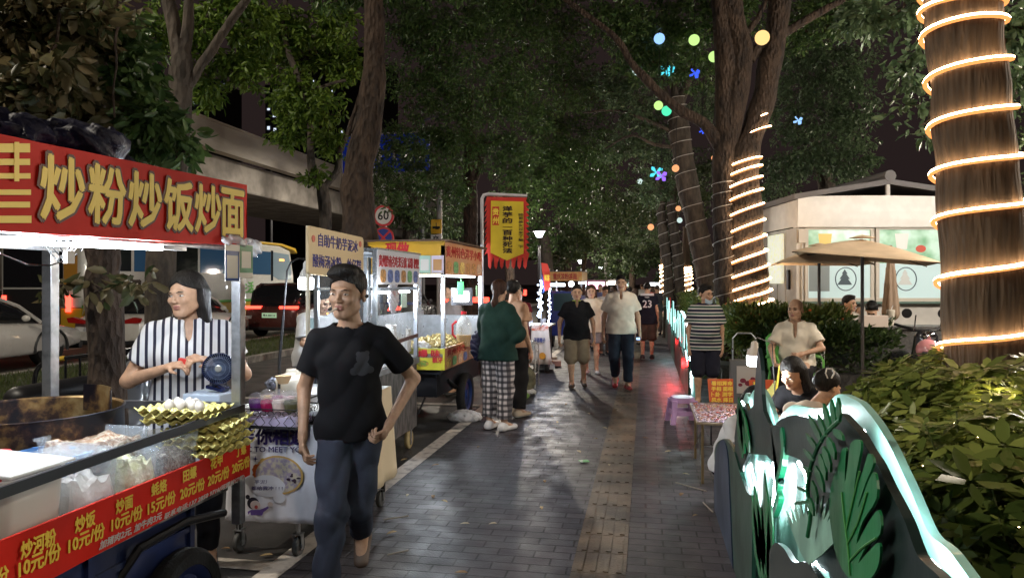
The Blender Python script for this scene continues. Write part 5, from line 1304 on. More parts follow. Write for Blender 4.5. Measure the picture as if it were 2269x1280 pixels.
ledline(XF+.035,[(500,255),(540,215),(600,195),(700,208)],.004).build('led_strip',led,p1)
ledline(XF+.030,[(1070,290),(1125,395),(1190,500),(1262,660),(1342,830),(1385,905),(1428,1030),(1472,1125),(1572,1220),(1712,1400)],.008).build('led_strip',led,p1)
ledline(XF+.035,[(640,500),(695,600),(712,750),(720,950),(745,1110),(800,1215)],.007).build('led_strip',led,p1)
for zx,zy,pw_ in ((650,760,1.6),(640,950,1.6),(700,1180,1.6),(680,160,1.2),(820,160,1.2),(400,560,1.5),(330,520,1.5)):
    q=L(*z3(zx,zy),XF+.045); point('led_point',tuple(q),pw_*.6,(.80,.96,1.),.02)
# monstera leaf
def leaf_shape(X,pts,th,name,m,par,k=4):
    o=outline(X,catmull(pts,k,True),th).build(name,m,par); return o
mon=leaf_shape(XF-.028,[(930,415),(905,520),(860,640),(845,800),(860,960),(890,1120),(960,1260),(1060,1330),(1150,1250),(1185,1150),(1180,1040),(1110,1100),(1040,1180),(1100,1060),(1190,980),(1178,820),(1100,920),(1030,1050),(1070,900),(1165,740),(1155,575),(1120,600),(1060,760),(1040,800),(1090,640),(1145,500),(1110,440),(1070,560),(1015,700),(1030,560),(1060,400),(1045,345),(990,370),(975,480),(950,640),(955,480),(960,405)],.005,'monstera_leaf',gleaf,p1,3)
g=MB()
for pts in ([(985,1260),(975,1100),(950,900),(930,700)],[(975,1170),(1060,1080),(1160,1010)],[(965,1050),(1040,900),(1100,700)],[(960,950),(1000,780),(1050,560)]):
    g.tube([L(*z3(*p),XF-.030) for p in catmull(pts,3)],.0025,5)
g.build('veins',mat('vein_green',(.10,.35,.10),.4),mon)
# palm frond
g=MB(); stem=catmull([(915,215),(820,310),(760,420),(720,540),(700,700),(720,850),(700,1000)],5)
g.tube([L(*z3(*p),XF-.040) for p in stem],.006,6); fr_=g.build('palm_frond',gleaf,p1)
def blade(a,b,w,X,g,th=.006):
    a,b=np.array(a,float),np.array(b,float); d=b-a; n_=np.array([-d[1],d[0]])/np.linalg.norm(d)*w
    pts=[a-n_*.2,a+d*.3-n_,a+d*.7-n_*.85,b,a+d*.7+n_*.85,a+d*.3+n_,a+n_*.2]
    m_=outline(X,pts,th); g.add(m_.v,m_.f)
for i,(a,b,w_) in enumerate((((905,225),(900,62),13),((880,255),(852,75),15),((845,290),(800,100),15),((815,325),(762,175),14),((790,365),(700,178),16),((760,420),(682,300),14),((735,490),(665,405),13),((720,560),(650,520),12),((700,700),(615,660),12),((705,760),(590,780),12),
    ((870,275),(935,350),22),((830,330),(880,480),20),((800,390),(850,565),20),((775,440),(820,620),18),((745,520),(805,700),18),((722,620),(760,780),15),((708,740),(735,860),13))):
    g=MB(); blade(a,b,w_,XF-.046+.002*(i % 3),g); g.build('leaflet',gleaf,fr_)
# fan of blades at the bottom
g=MB()
for i in range(15):
    a_=-1.95+i*.085; r_=480-abs(i-7)*12; blade((700,1190),(700+r_*math.cos(a_),1190+r_*math.sin(a_)),16,XF-.012-.001*i,g,.004)
g.build('palm_fan',mat('pale_leaf',(.26,.46,.36),.4,var=.3,vscale=6),p1)
g=MB(); g.tube([L(*z3(*p),XF-.052) for p in catmull([(560,1010),(640,1090),(720,1110),(800,1060),(850,1190)],4)],.004,6)
# middle panel with a spire
p2=thing('light_fence','narrow leaf light panel with a tall pointed spire, lit teal and white inside','light fence',(XF,3.5,0))
outline(XB-.005,catmull([(245,200),(262,90),(285,30),(305,60),(330,20),(372,-10),(400,20),(430,70),(458,150),(485,240),(500,330)],4)+[(520,700),(480,900),(460,2600),(150,2600),(200,700)],.02).build('back_board',gteal,p2)
sp_=outline(XF-.004,[(365,-275),(356,-200),(342,0),(330,120),(300,150),(280,100),(262,130),(225,170),(205,330),(210,455),(250,560),(300,440),(420,450),(470,500),(500,640),(515,620),(485,720),(500,650),(540,400),(528,262),(480,245),(450,258),(432,230),(400,150),(390,40),(386,-120),(378,-200)],.016); sp_.build('front_board',ggrey,p2)
outline(XF-.008,catmull([(523,262),(536,350),(530,480),(505,600),(492,625),(500,640),(495,700),(505,745),(480,830),(458,872),(462,800),(488,700),(486,600),(510,500),(520,400),(512,300)],3,True),.02).build('edge_leaf',mat('rim_green',(.02,.30,.14),.35,coat=.3),p2)
g=MB()
for a,b,w_ in (((255,470),(228,60),18),((268,440),(250,120),16),((300,430),(262,150),15),((250,300),(240,90),14)): blade(a,b,w_,XF-.02,g)
g.build('spiky_leaf',gleaf,p2)
outline(XF-.014,catmull([(60,480),(80,380),(118,345),(150,345),(185,390),(215,470),(250,590),(290,700),(325,720)],4)+[(325,1000),(300,2600),(230,2600),(185,1060),(165,700)],.018).build('low_board',gdark,p2)
g=MB()
for a,b,w_ in (((400,1300),(335,660),26),((410,1300),(362,595),22),((430,1300),(403,570),30),((440,1400),(445,730),22),((380,1300),(320,720),20)): blade(a,b,w_,XF-.024,g)
g.build('grass_leaf',gleaf,p2)
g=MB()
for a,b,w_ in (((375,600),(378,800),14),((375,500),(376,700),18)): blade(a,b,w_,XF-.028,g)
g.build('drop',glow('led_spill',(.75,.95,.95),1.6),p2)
ledline(XF+.03,[(395,130),(415,175),(430,215),(447,262)],.008).build('led_strip',led,p2)
ledline(XF+.03,[(232,500),(250,600),(280,700)],.006).build('led_strip',led,p2)
ledline(XF+.03,[(470,500),(480,620),(470,760),(450,870)],.006).build('led_strip',led,p2)
ledline(XF+.03,[(258,90),(270,110),(285,125)],.006).build('led_strip',led,p2)
p3=thing('light_fence','low dark blue end panel next to the folding table','light fence',(XF,4.4,0))
outline(XF-.02,catmull([(66,700),(72,480),(90,395),(118,350),(142,372),(160,480),(170,700)],4)+[(185,1060),(250,2600),(100,2600),(68,850)],.02).build('board',gblue,p3)
g=outline(XF+.005,catmull([(118,350),(135,340),(160,350),(185,420),(200,480),(195,520),(165,470),(150,400)],3,True),.02); g.build('rim',mat('rim_tan',(.38,.28,.18),.5),p3)
# panels further along the path
tealp=mat('panel_teal_far',(.08,.30,.26),.4,emit=(.30,.85,.80),es=.22); redp=mat('panel_red',(.40,.03,.03),.4,emit=(1.,.08,.05),es=.35); wpl=mat('panel_white',(.5,.62,.62),.4,emit=(.7,.95,1.),es=.22)
dred=mat('panel_maroon',(.06,.012,.015),.45)
def far_panel(y0,ln,seed,label):
    rr=random.Random(seed); t=thing('light_fence',label,'light fence',(.62,y0,0),group='leaf light panels along the path')
    g=MB(); g.poly([(0,.02),(ln,.02),(ln,.42+.05*rr.random()),(ln*.8,.58),(ln*.6,.48),(ln*.4,.62),(ln*.2,.50),(0,.55)],.03,(.600,y0,0),UYV,UZ); g.build('base_board',dred if seed % 2 else gdark,t)
    for k in range(7):
        x=ln*(k+.5)/7; hgt=rr.uniform(.80,1.22); w_=rr.uniform(.06,.11); c=[tealp,wpl,redp,tealp,gleaf][rr.randrange(5)] if k % 7 else tealp
        tl=rr.uniform(-.12,.12)
        pts=catmull([(x-w_*.5,.40),(x-w_,.65),(x-w_*.6+tl*.5,hgt*.85),(x+tl,hgt),(x+w_*.6+tl*.5,hgt*.85),(x+w_,.65),(x+w_*.5,.40)],3)
        g=MB(); g.poly(pts,.02,(.625+.022*(k % 3),y0,0),UYV,UZ); lf=g.build('leaf',c,t)
        if k % 3 == 0:
            g=MB(); g.tube([(.622+.022*(k % 3),y0+a,b) for a,b in pts[2:-2]],.007,5,squash=1); g.build('led_strip',glow('led_far',(.55,.95,.92),2.2),lf)
    return t
words=['nearest of the far row, beside the man in stripes','second in the far row','third in the far row','fourth in the far row','fifth in the far row','sixth in the far row','seventh in the far row','eighth in the far row','ninth in the far row at the crowd']
for i in range(9): far_panel(9.9+i*2.25,2.2,20+i,'leaf shaped light panel, '+words[i])
point('red_panel_light',(.42,11.9,.30),13,(1.,.03,.03),.06); point('red_panel_light',(.42,14.2,.5),8,(1.,.03,.03),.06)
point('panel_light',(.50,10.4,.8),6,(.6,.95,1.),.05)
point('panel_light',(.50,16,.8),14,(.6,.95,1.),.05)
# white curved end light of the far row
t=thing('light_tube','tall white curved neon tube ending the row of light panels beside the striped man','neon tube',(.62,9.85,0))
g=MB(); g.tube([L(x,y,.62) for x,y in catmull([(1526,885),(1529,840),(1529,780),(1524,730),(1517,700),(1510,690)],5)],.012,8); g.build('tube',led,t)
g=MB(); g.poly([(0,.02),(.5,.02),(.5,.9),(.3,1.15),(.05,1.0),(0,.7)],.02,(.66,9.83,0),UYV,UZ); g.build('board',tealp,t)
# ================================================================== FOLDING TABLE AND SEATING
def T5(px,py,d): return W(px,py,d)
tz=.50
c1,c2=G(1571,936,tz),G(1524,892,tz)
wy=c2.y-c1.y; wx=.62
t=thing('folding_table','low folding table covered with charms and small prints for palm reading','table',(c1.x+.3,c1.y+.3,0))
spot=mat('charm_cloth',(.45,.34,.38),.25,col2=(.12,.10,.16),vscale=26,ramp=(.45,.55),coat=.6,bump=.3)
xa_,xb_=.40,1.06
g=MB(); g.b2((xa_,c1.y,tz-.02),(xb_,c2.y,tz)); g.build('tabletop',mat('table_edge',(.30,.24,.16),.5),t,bevel=.004)
g=MB(); g.b2((xa_+.004,c1.y+.004,tz+.002),(xb_-.004,c2.y-.004,tz+.006)); g.build('cover',spot,t)
for x,y in ((xa_+.05,c1.y+.05),(xa_+.05,c2.y-.05),(xb_-.05,c1.y+.05),(xb_-.05,c2.y-.05)):
    g=MB(); g.tube([(x,y,0),(x,y,tz-.02)],.011,8); g.build('leg',mat('brass_leg',(.32,.24,.12),.35,.6),t)
g=MB(); g.tube([(xa_+.05,c1.y+.05,.1),(xa_+.05,c2.y-.05,.45)],.006); g.tube([(xa_+.05,c2.y-.05,.1),(xa_+.05,c1.y+.05,.45)],.006); g.tube([(xa_+.05,c1.y+.05,.30),(xb_-.05,c1.y+.05,.30)],.006); g.build('brace',steel,t)
rr=random.Random(9)
g=MB()
for i in range(240):
    x,y=rr.uniform(xa_+.03,xb_-.03),rr.uniform(c1.y+.03,c2.y-.03); g.lathe([(.012,0),(.012,.003),(.006,.006)],(x,y,tz+.006),7)
o=g.build('charms',mat('charm',(.7,.55,.35),.15,.6,col2=(.6,.1,.1),vscale=30),t); o['kind']='stuff'
def stool(loc,h,r,m,label,rz=0.,grp=None):
    t=thing('plastic_stool',label,'stool',loc,rz,grp)
    g=MB(); g.lathe([(r*.2,h-.004),(r*.96,h),(r,h-.02),(r*1.02,h-.06)],(0,0,0),4*6,sx=1,sy=1); g.v=[(math.copysign(min(abs(x),r*.85),x),math.copysign(min(abs(y),r*.85),y),z) for x,y,z in g.v]; g.build('seat',m,t,local=True,smooth=True)
    for sx in (-1,1):
        for sy in (-1,1):
            g=MB(); g.bar((sx*r*.78,sy*r*.78,h-.03),(sx*r*.98,sy*r*.98,0),.055,.045); g.build('leg',m,t,local=True,bevel=.006)
    g=MB()
    for a in (-1,1):
        g.bar((-r*.88,a*r*.88,h*.42),(r*.88,a*r*.88,h*.42),.012,.05); g.bar((a*r*.88,-r*.88,h*.42),(a*r*.88,r*.88,h*.42),.012,.05)
    g.build('stretcher',m,t,local=True); return t
lil=mat('lilac_plastic',(.46,.28,.50),.35,coat=.3)
sp0=G(1512,936); stool((sp0.x,sp0.y,0),.30,.145,lil,'lilac plastic stool standing beside the low folding table',.2)
# yellow print sign of palm readings
s0,s1=W(1572,839,7.3),W(1624,888,7.3)
def reading_sign(px0,px1,pyt,pyb,d,label,txt):
    a_,b_=W(px0,pyt,d),W(px1,pyb,d); t=thing('paper_sign',label,'sign',((a_.x+b_.x)/2,a_.y,b_.z-.02))
    g=MB(); dv=Vector((b_.x-a_.x,b_.y-a_.y,0)); pts=[(0,0),(dv.length,-.01),(dv.length*.97,a_.z-b_.z),(-.02,a_.z-b_.z)]
    g.poly(pts,.006,(a_.x,a_.y,b_.z),dv,UZ); s_=g.build('sheet',mat('sheet_red',(.60,.10,.03),.45),t)
    g=MB(); H_=a_.z-b_.z; n_=Vector((dv.y,-dv.x,0)).normalized()*.004
    for i,(s,w_) in enumerate(txt): text_mesh_into(g,s,Vector((a_.x,a_.y,b_.z))+dv*.08+n_+Vector((0,0,H_*(.72-i*.24))),dv,UZ,H_*.19,dv.length*w_,.03)
    g.build('lettering',yel2,s_)
    g=MB(); g.bar((a_.x+.02,a_.y+.05,0),(a_.x+.02,a_.y+.01,a_.z-.02),.015); g.bar((b_.x-.02,b_.y+.05,0),(b_.x-.02,b_.y+.01,a_.z-.02),.015); g.build('stand',steel_dark,t)
reading_sign(1572,1626,839,890,7.0,'orange red palm reading sign with yellow writing behind the low table',(('看相算命',.86),('手相 面相',.86),('卜卦 测字',.86),('风水 择日',.86)))
reading_sign(1664,1716,841,884,7.15,'second orange sheet behind the spire and the bulb',(('看相',.5),('手相',.5)))
# hand trolley with bag
hq=W(1649,810,8.4)
t=thing('hand_trolley','folding hand trolley with a grey bag, standing behind the low table','trolley',(hq.x,hq.y,0))
zt_=1.6-(738-HY)/F*8.4; hw=.13
g=MB(); g.tube([(hq.x-hw,hq.y,.1),(hq.x-hw,hq.y,zt_-.06),(hq.x-hw*.6,hq.y,zt_),(hq.x+hw*.6,hq.y,zt_),(hq.x+hw,hq.y,zt_-.06),(hq.x+hw*1.1,hq.y,.1)],.010,8); g.build('handle',al,t)
g=MB(); zb1=1.6-(797-HY)/F*8.4; g.grid(lambda u,v: Vector((hq.x-.17+.34*u+.03*(v-.5)*(1-2*u),hq.y-.08-.03*math.sin(PI*u),zb1*v+.12*(1-v))),8,8); g.b2((hq.x-.16,hq.y-.06,.1),(hq.x+.16,hq.y+.1,zb1)); g.build('bag',mat('grey_bag',(.13,.13,.13),.6,bump=.2,bscale=20),t)
g=MB(); g.b2((hq.x-.10,hq.y-.125,.32),(hq.x+.13,hq.y-.115,zb1-.06)); bgp=g.build('print',mat('bag_print',(.42,.38,.34),.5),t)
g=MB()
for dx,dz,r_ in ((-.03,.47,.035),(.03,.44,.04),(.08,.49,.03),(-.06,.42,.025)): g.poly([(r_*math.cos(a),r_*.8*math.sin(a)) for a in np.linspace(0,2*PI,14,False)],.002,(hq.x+dx,hq.y-.128-dx*.01,dz),UX,UZ)
g.build('flower_print',mat('flower_maroon',(.16,.01,.03),.5),bgp)
# bulb on a pole by the table
bq=W(1672,795,5.6); t=thing('bulb_lamp','lit white bulb lamp hanging over the low table behind the green spire','bulb',tuple(bq)); kk=5.6/F
g=MB(); g.lathe([(.045,-16*kk),(.060,-13*kk),(.062,5*kk),(.058,8*kk)],bq,22); g.build('diffuser',glow('bulb2',(.88,.96,1.),10.),t,smooth=True)
g=MB(); g.lathe([(.062,8*kk),(.055,18*kk),(.030,26*kk),(.026,36*kk),(.012,40*kk)],bq,20); g.build('housing',mat('bulb_white_body',(.62,.55,.48),.35),t,smooth=True)
g=MB(); g.tube([bq+Vector((0,0,.14)),bq+Vector((.02,0,.17)),bq+Vector((.14,.05,.12)),bq+Vector((.16,.05,-.30)),bq+Vector((.17,.05,-.95))],.004,5); g.build('cable',MATS['black_cable'],t)
point('table_light',tuple(bq+Vector((0,0,-.10))),24,(.90,.96,1.),.05)
# yellow pole of a pennant, basket
q=W(1722,880,6.0); t=thing('flag_stick','thin yellow flag stick with a tan pennant beside the bulb','flag',(q.x,q.y,.4))
g=MB(); g.tube([W(1716,900,6.0),W(1728,808,6.0)],.010,6); g.build('stick',mat('stick_yellow',(.65,.48,.04),.4),t)
g=MB(); g.add([W(1719,842,6.0),W(1716,880,6.0),W(1692,872,6.0)],[(0,1,2)]); g.build('pennant',mat('pennant_tan',(.42,.36,.10),.6),t,solid=.004)
q=W(1712,898,5.9); bag((q.x,q.y,q.z),(.06,.05,.06),'blue and white tied bag beside the yellow stick',mat('bag_bluewhite',(.5,.55,.62),.5,col2=(.10,.14,.35),vscale=30))
# ================================================================== KIOSK
dk=12.4
ka,kb=W(1765,440,dk),W(2135,436,dk)
xk=ka.x; zf1,zf0=1.6+(HY-437)/F*dk,1.6+(HY-504)/F*dk; zw0=1.6-(664-HY)/F*dk
fwd_=Vector((-SA,CA,0)); rgt=Vector((CA,SA,0))
kbase=Vector((ka.x,ka.y,0)); kw=(kb-ka).dot(rgt); ang=math.atan2(rgt.y,rgt.x)
k=thing('drink_kiosk','white cabin kiosk with a blank fascia and two big lit windows','kiosk',tuple(kbase),ang)
wallw=mat('cabin_wall',(.52,.49,.45),.55,var=.12,vscale=2,bump=.05); fasc=mat('fascia_white',(.74,.71,.67),.45,var=.05)
kd=4.6
g=MB(); g.b2((0,0,0),(kw,.12,zw0-.03)); g.b2((0,.12,0),(.12,kd,zf0)); g.b2((kw-.12,.12,0),(kw,kd,zf0)); g.b2((.12,kd-.12,0),(kw-.12,kd,zf0)); g.b2((0,0,zf0-.02),(.16,.12,zf0+.0)); g.b2((0,0,zw0-.03),(.16,.12,zf0-.02)); g.b2((kw-.10,0,zw0-.03),(kw,.12,zf0-.02)); g.build('wall',wallw,k,local=True)
g=MB()
for i in range(11): y=.5+i*.38; g.b2((-.012,y,.3),(-.001,y+.05,zf0-.05))
g.build('wall_rib',wallw,k,local=True)
g=MB()
nf=26
def fas(u,v):
    x=u*(kw-.35)-.02; return Vector((x,-.10-.02*math.sin(PI*v)-.05*max(0,u-.93)/.07*math.sin(v*6),zf0+(zf1-zf0)*(1-v)+.02*math.sin(u*3.1)*(1-v)))
g.grid(fas,nf,4); g.b2((-.02,-.095,zf0),(kw-.37,.1,zf0+.02)); g.b2((-.02,-.09,zf0+.02),(.02,kd,zf1-.05)); g.build('fascia',fasc,k,local=True)
g=MB(); g.b2((.02,-.10,zf1-.03),(kw-.3,kd,zf1)); g.build('flat_roof',mat('roof_grey',(.14,.13,.13),.7),k,local=True)
g=MB(); pk=1.55; ph=.30
g.add([(-.10,-.15,zf1+.04),(pk,-.15,zf1+ph),(kw+.1,-.15,zf1+.08),(kw+.1,kd,zf1+.08),(pk,kd,zf1+ph),(-.10,kd,zf1+.04)],[(0,1,4,5),(1,2,3,4)]); g.build('gable_roof',MATS['roof_grey'],k,local=True,solid=.09)
g=MB(); g.tube([(pk,-.17,zf1+ph+.05),(pk,kd,zf1+ph+.05)],.10,10); g.build('ridge_cap',MATS['roof_grey'],k,local=True)
g=MB(); g.b2((pk-.03,-.10,zf1),(pk+.03,-.05,zf1+ph)); g.build('king_post',wallw,k,local=True)
frm=mat('window_frame',(.52,.47,.40),.5)
def kx(px): return (W(px,HY,dk)-kbase).dot(rgt)
def kz(py): return 1.6-(py-HY)/F*dk
glowin=mat('frosted_lit',(.36,.44,.44),.3,emit=(.72,.95,.92),es=.38)
m,nt,b=node_mat('poster_green'); N_,Lk=nt.nodes,nt.links
tc=N_.new('ShaderNodeTexCoord'); no=N_.new('ShaderNodeTexNoise'); no.inputs['Scale'].default_value=2.2; no.inputs['Detail'].default_value=3; Lk.new(tc.outputs['Object'],no.inputs[0])
rp=N_.new('ShaderNodeValToRGB'); rp.color_ramp.elements[0].position=.38; rp.color_ramp.elements[1].position=.62; rp.color_ramp.elements[0].color=(.13,.34,.17,1); rp.color_ramp.elements[1].color=(.50,.68,.58,1)
Lk.new(no.outputs[0],rp.inputs[0]); Lk.new(rp.outputs[0],b.inputs['Base Color']); Lk.new(rp.outputs[0],b.inputs['Emission Color']); b.inputs['Emission Strength'].default_value=.34; b.inputs['Roughness'].default_value=.3
postm=m
for (pa,pb),lbl in (((1790,1928),'l'),((1947,2088),'r')):
    xa_k,xb_k=kx(pa),kx(pb); z0_,z1_=kz(660),kz(509); zm=kz(583)
    g=MB()
    for lo_,hi_ in (((xa_k-.06,-.03,z0_-.06),(xb_k+.06,.06,z0_)),((xa_k-.06,-.03,z1_),(xb_k+.06,.06,z1_+.05)),((xa_k-.06,-.03,z0_+.001),(xa_k,.06,z1_-.001)),((xb_k,-.03,z0_+.001),(xb_k+.06,.06,z1_-.001))): g.b2(lo_,hi_)
    wf=g.build('window',frm,k,local=True,bevel=.004)
    g=MB(); g.b2((xa_k,.0,z0_),(xb_k,.01,zm)); g.build('pane',glowin,wf,local=True)
    g=MB(); g.b2((xa_k,-.002,zm+.002),(xb_k,.01,z1_)); ps=g.build('poster',postm,wf,local=True)
    c_=(kx((pa+pb)/2+ (5 if lbl == 'r' else 30)-15),kz(618))
    g=MB(); r_=.20; g.tube([(c_[0]+r_*math.cos(a)*.9,-.004,c_[1]+r_*math.sin(a)) for a in np.linspace(0,2*PI,30,False)],.009,5,closed=True); g.build('ring_emblem',mat('emblem_dark',(.05,.08,.10),.4),wf,local=True)
    g=MB(); zz=0
    pts=[(0,.17),(.05,.09),(.03,.09),(.09,.0),(.06,.0),(.13,-.10),(-.13,-.10),(-.06,.0),(-.09,.0),(-.03,.09),(-.05,.09)]
    g.poly([(a,b_) for a,b_ in pts],.004,(c_[0]-.02,-.006,c_[1]),UX,UZ); g.build('tree_emblem',MATS['emblem_dark'] if lbl == 'l' else mat('emblem_white',(.6,.62,.6),.4),wf,local=True)
    g=MB(); x_=kx(1828 if lbl == 'l' else 1998); g.poly([(-.09,0),(.09,0),(.12,.27),(-.12,.27)],.004,(x_,-.004,kz(552)),UX,UZ); g.build('drink_print',mat('print_mango',(.62,.45,.08),.4,emit=(.9,.7,.2),es=.15) if lbl == 'l' else mat('print_milk',(.62,.60,.56),.4,emit=(.9,.9,.85),es=.2),ps,local=True)
    g=MB(); x_=kx(1878 if lbl == 'l' else 2040); g.lathe([(.001,-.003),(.09,-.003),(.09,.001),(.001,.001)],(x_,-.004,kz(556 if lbl == 'l' else 551)),18,'Y',sy=.7); g.build('fruit_print',mat('print_straw',(.50,.08,.05),.4,emit=(.8,.2,.1),es=.12),ps,local=True)
    g=MB(); g.b2((xa_k+.0,.0105,z0_),(xb_k,.0205,z1_)); g.b2((xa_k+.02 if lbl == 'l' else xa_k+.0,-.0035,kz(645)),(kx(1838) if lbl == 'l' else kx(1960),-.001,zm-.01)) if lbl == 'l' else None
    g.build('curtain',mat('curtain_grey',(.22,.26,.27),.5),wf,local=True)
g=MB(); g.b2((.10,-.14,kz(672)),(kw-.2,.0,kz(668))); g.build('window_ledge',mat('ledge_green',(.10,.16,.13),.5),k,local=True)
g=MB(); g.b2((.02,-.05,kz(538)),(.14,-.001,kz(508))); g.build('electric_box',frm,k,local=True)
g=MB(); g.tube([(.08,-.03,kz(540)),(.08,-.03,kz(690))],.012,6); g.build('pipe',frm,k,local=True)
# side menu lightbox
yk0,yk1=L(1731,HY,xk).y-kbase.y,L(1700,HY,xk).y-kbase.y
kl=world_of(k).inverted()
def kside(px,py,o): 
    p=L(px,py,xk); q_=kl @ p; 
    # slide to the kiosk's side plane x=-o
    o_=Vector((0,0,CH)); dr=(p-o_); kk_=kl.to_3x3() @ dr; ko=kl @ o_; t_=(-o-ko.x)/kk_.x; return ko+kk_*t_
A1,A2=kside(1731,518,.06),kside(1701,628,.06)
g=MB(); g.b2((-.06,A1.y,A2.z-.0),(-.013,A2.y,A1.z)); mb_=g.build('menu_lightbox',mat('menu_lit',(.6,.62,.5),.3,emit=(.95,1.,.80),es=.55,col2=(.55,.50,.1),vscale=12,ramp=(.5,.75)),k,local=True)
g=MB(); A3=kside(1748,610,.03); g.b2((-.05,A3.y-.02,A3.z-.25),(-.013,A3.y+.06,A3.z+.1)); g.build('wall_bracket',blackm,k,local=True)
point('kiosk_light',tuple(kbase+rgt*1.6-fwd_*2.2+Vector((0,0,3.4))),0.1,(1.,.9,.75),.2)
# ------------------------------------------------------------------ parasols
canv=mat('parasol_canvas',(.66,.50,.34),.75,var=.12,vscale=3,bump=.2,bscale=9)
def parasol(c,r,ztop_,drop,label,rz=0.,openp=True,pitch=0.):
    t=thing('parasol',label,'parasol',(c[0],c[1],0),rz,'terrace parasols')
    g=MB(); g.tube([(0,0,0),(0,0,ztop_-.05)],.022,10); g.build('pole',mat('pole_dark',(.07,.06,.055),.4,.4),t,local=True)
    if openp:
        g=MB()
        def cn(u,v):
            a=u*2*PI; sq=1/max(abs(math.cos(a)),abs(math.sin(a))); rad=v*r*sq; z=ztop_-drop*(v**1.1)-.05*v*math.sin(a*4)**2*0+pitch*rad*math.cos(a)
            return Vector((rad*math.cos(a),rad*math.sin(a),z-.04*math.cos(4*a)*v*(1-v)))
        g.grid(cn,32,6); g.build('canopy',canv,t,local=True,smooth=True,solid=.006)
        g=MB()
        for k_ in range(4):
            a=PI/4+k_*PI/2; e=(r*1.41*math.cos(a),r*1.41*math.sin(a),ztop_-drop-.015+pitch*r*1.41*math.cos(a)); g.tube([(0,0,ztop_-.07),e],.008,5)
        g.build('ribs',MATS['pole_dark'],t,local=True)
        g=MB(); g.grid(lambda u,v: Vector((.16*v*math.cos(u*2*PI),.16*v*math.sin(u*2*PI),ztop_+.06-.04*v)),16,2); g.build('vent_cap',canv,t,local=True,solid=.004)
    else:
        sd=lambda P: cone(P,(0,0,ztop_-.05),(0,0,ztop_-1.05),.03,.12)+.012*np.sin(np.arctan2(P[:,1],P[:,0])*7)
        V,Fq=surf_nets(sd,(-.2,-.2,ztop_-1.25),(.2,.2,ztop_+.03),.018); pack([(V,Fq,0)],'furled_canopy',mat('furled_taupe',(.26,.18,.12),.7),t)
    return t
c_=W(1815,628,10.4); parasol((c_.x,c_.y),.62,1.6+(HY-547)/F*10.4,.25,'smaller tan parasol open on the left of the terrace',-.1,pitch=-.02)
c_=W(1907,628,9.2); parasol((c_.x+.02,c_.y),.80,1.6+(HY-530)/F*9.2,.25,'large tan open parasol over the seated men',-.25,pitch=-.10)
c_=W(1973,628,10.8); parasol((c_.x,c_.y),.3,1.6+(HY-540)/F*10.8,.3,'furled taupe parasol in front of the right window',openp=False)
# ------------------------------------------------------------------ planters, walls
stone=mat('dark_granite',(.075,.070,.066),.45,var=.3,vscale=30,bump=.08,bscale=120)
def wallpx(px0,px1,pyt,d0,d1,z0,label,nm='planter_wall',th=.25):
    a_,b_=W(px0,HY,d0),W(px1,HY,d1); zt_=1.6-(pyt-HY)/F*d0
    dv=(b_-a_); n_=Vector((-dv.y,dv.x,0)).normalized()*th
    t=thing(nm,label,'planter',(a_.x,a_.y,0)); g=MB(); a_.z=b_.z=0
    g.add([a_,b_,b_+n_,a_+n_]+[p+Vector((0,0,zt_-.05)) for p in (a_,b_,b_+n_,a_+n_)],[(0,1,2,3),(4,5,6,7),(0,1,5,4),(1,2,6,5),(2,3,7,6),(3,0,4,7)]); g.build('block',stone,t)
    e=dv.normalized()*.03; m_=n_.normalized()*.03; g=MB()
    q_=[a_-e-m_,b_+e-m_,b_+e+n_+m_,a_-e+n_+m_]; g.add([p+Vector((0,0,zt_-.049)) for p in q_]+[p+Vector((0,0,zt_)) for p in q_],[(0,1,2,3),(4,5,6,7),(0,1,5,4),(1,2,6,5),(2,3,7,6),(3,0,4,7)]); g.build('coping',stone,t,bevel=.006)
    return zt_
zpl=wallpx(1600,2030,808,9.95,9.35,0,'low dark granite planter wall behind the seated old man',th=.5)
wallpx(1880,2022,722,9.6,9.6,0,'tall dark granite counter block below the laptop and cup','counter_block',th=.7)
wallpx(2022,2110,722,10.3,10.3,0,'dark granite wall behind the parked scooter','back_wall',th=.3)
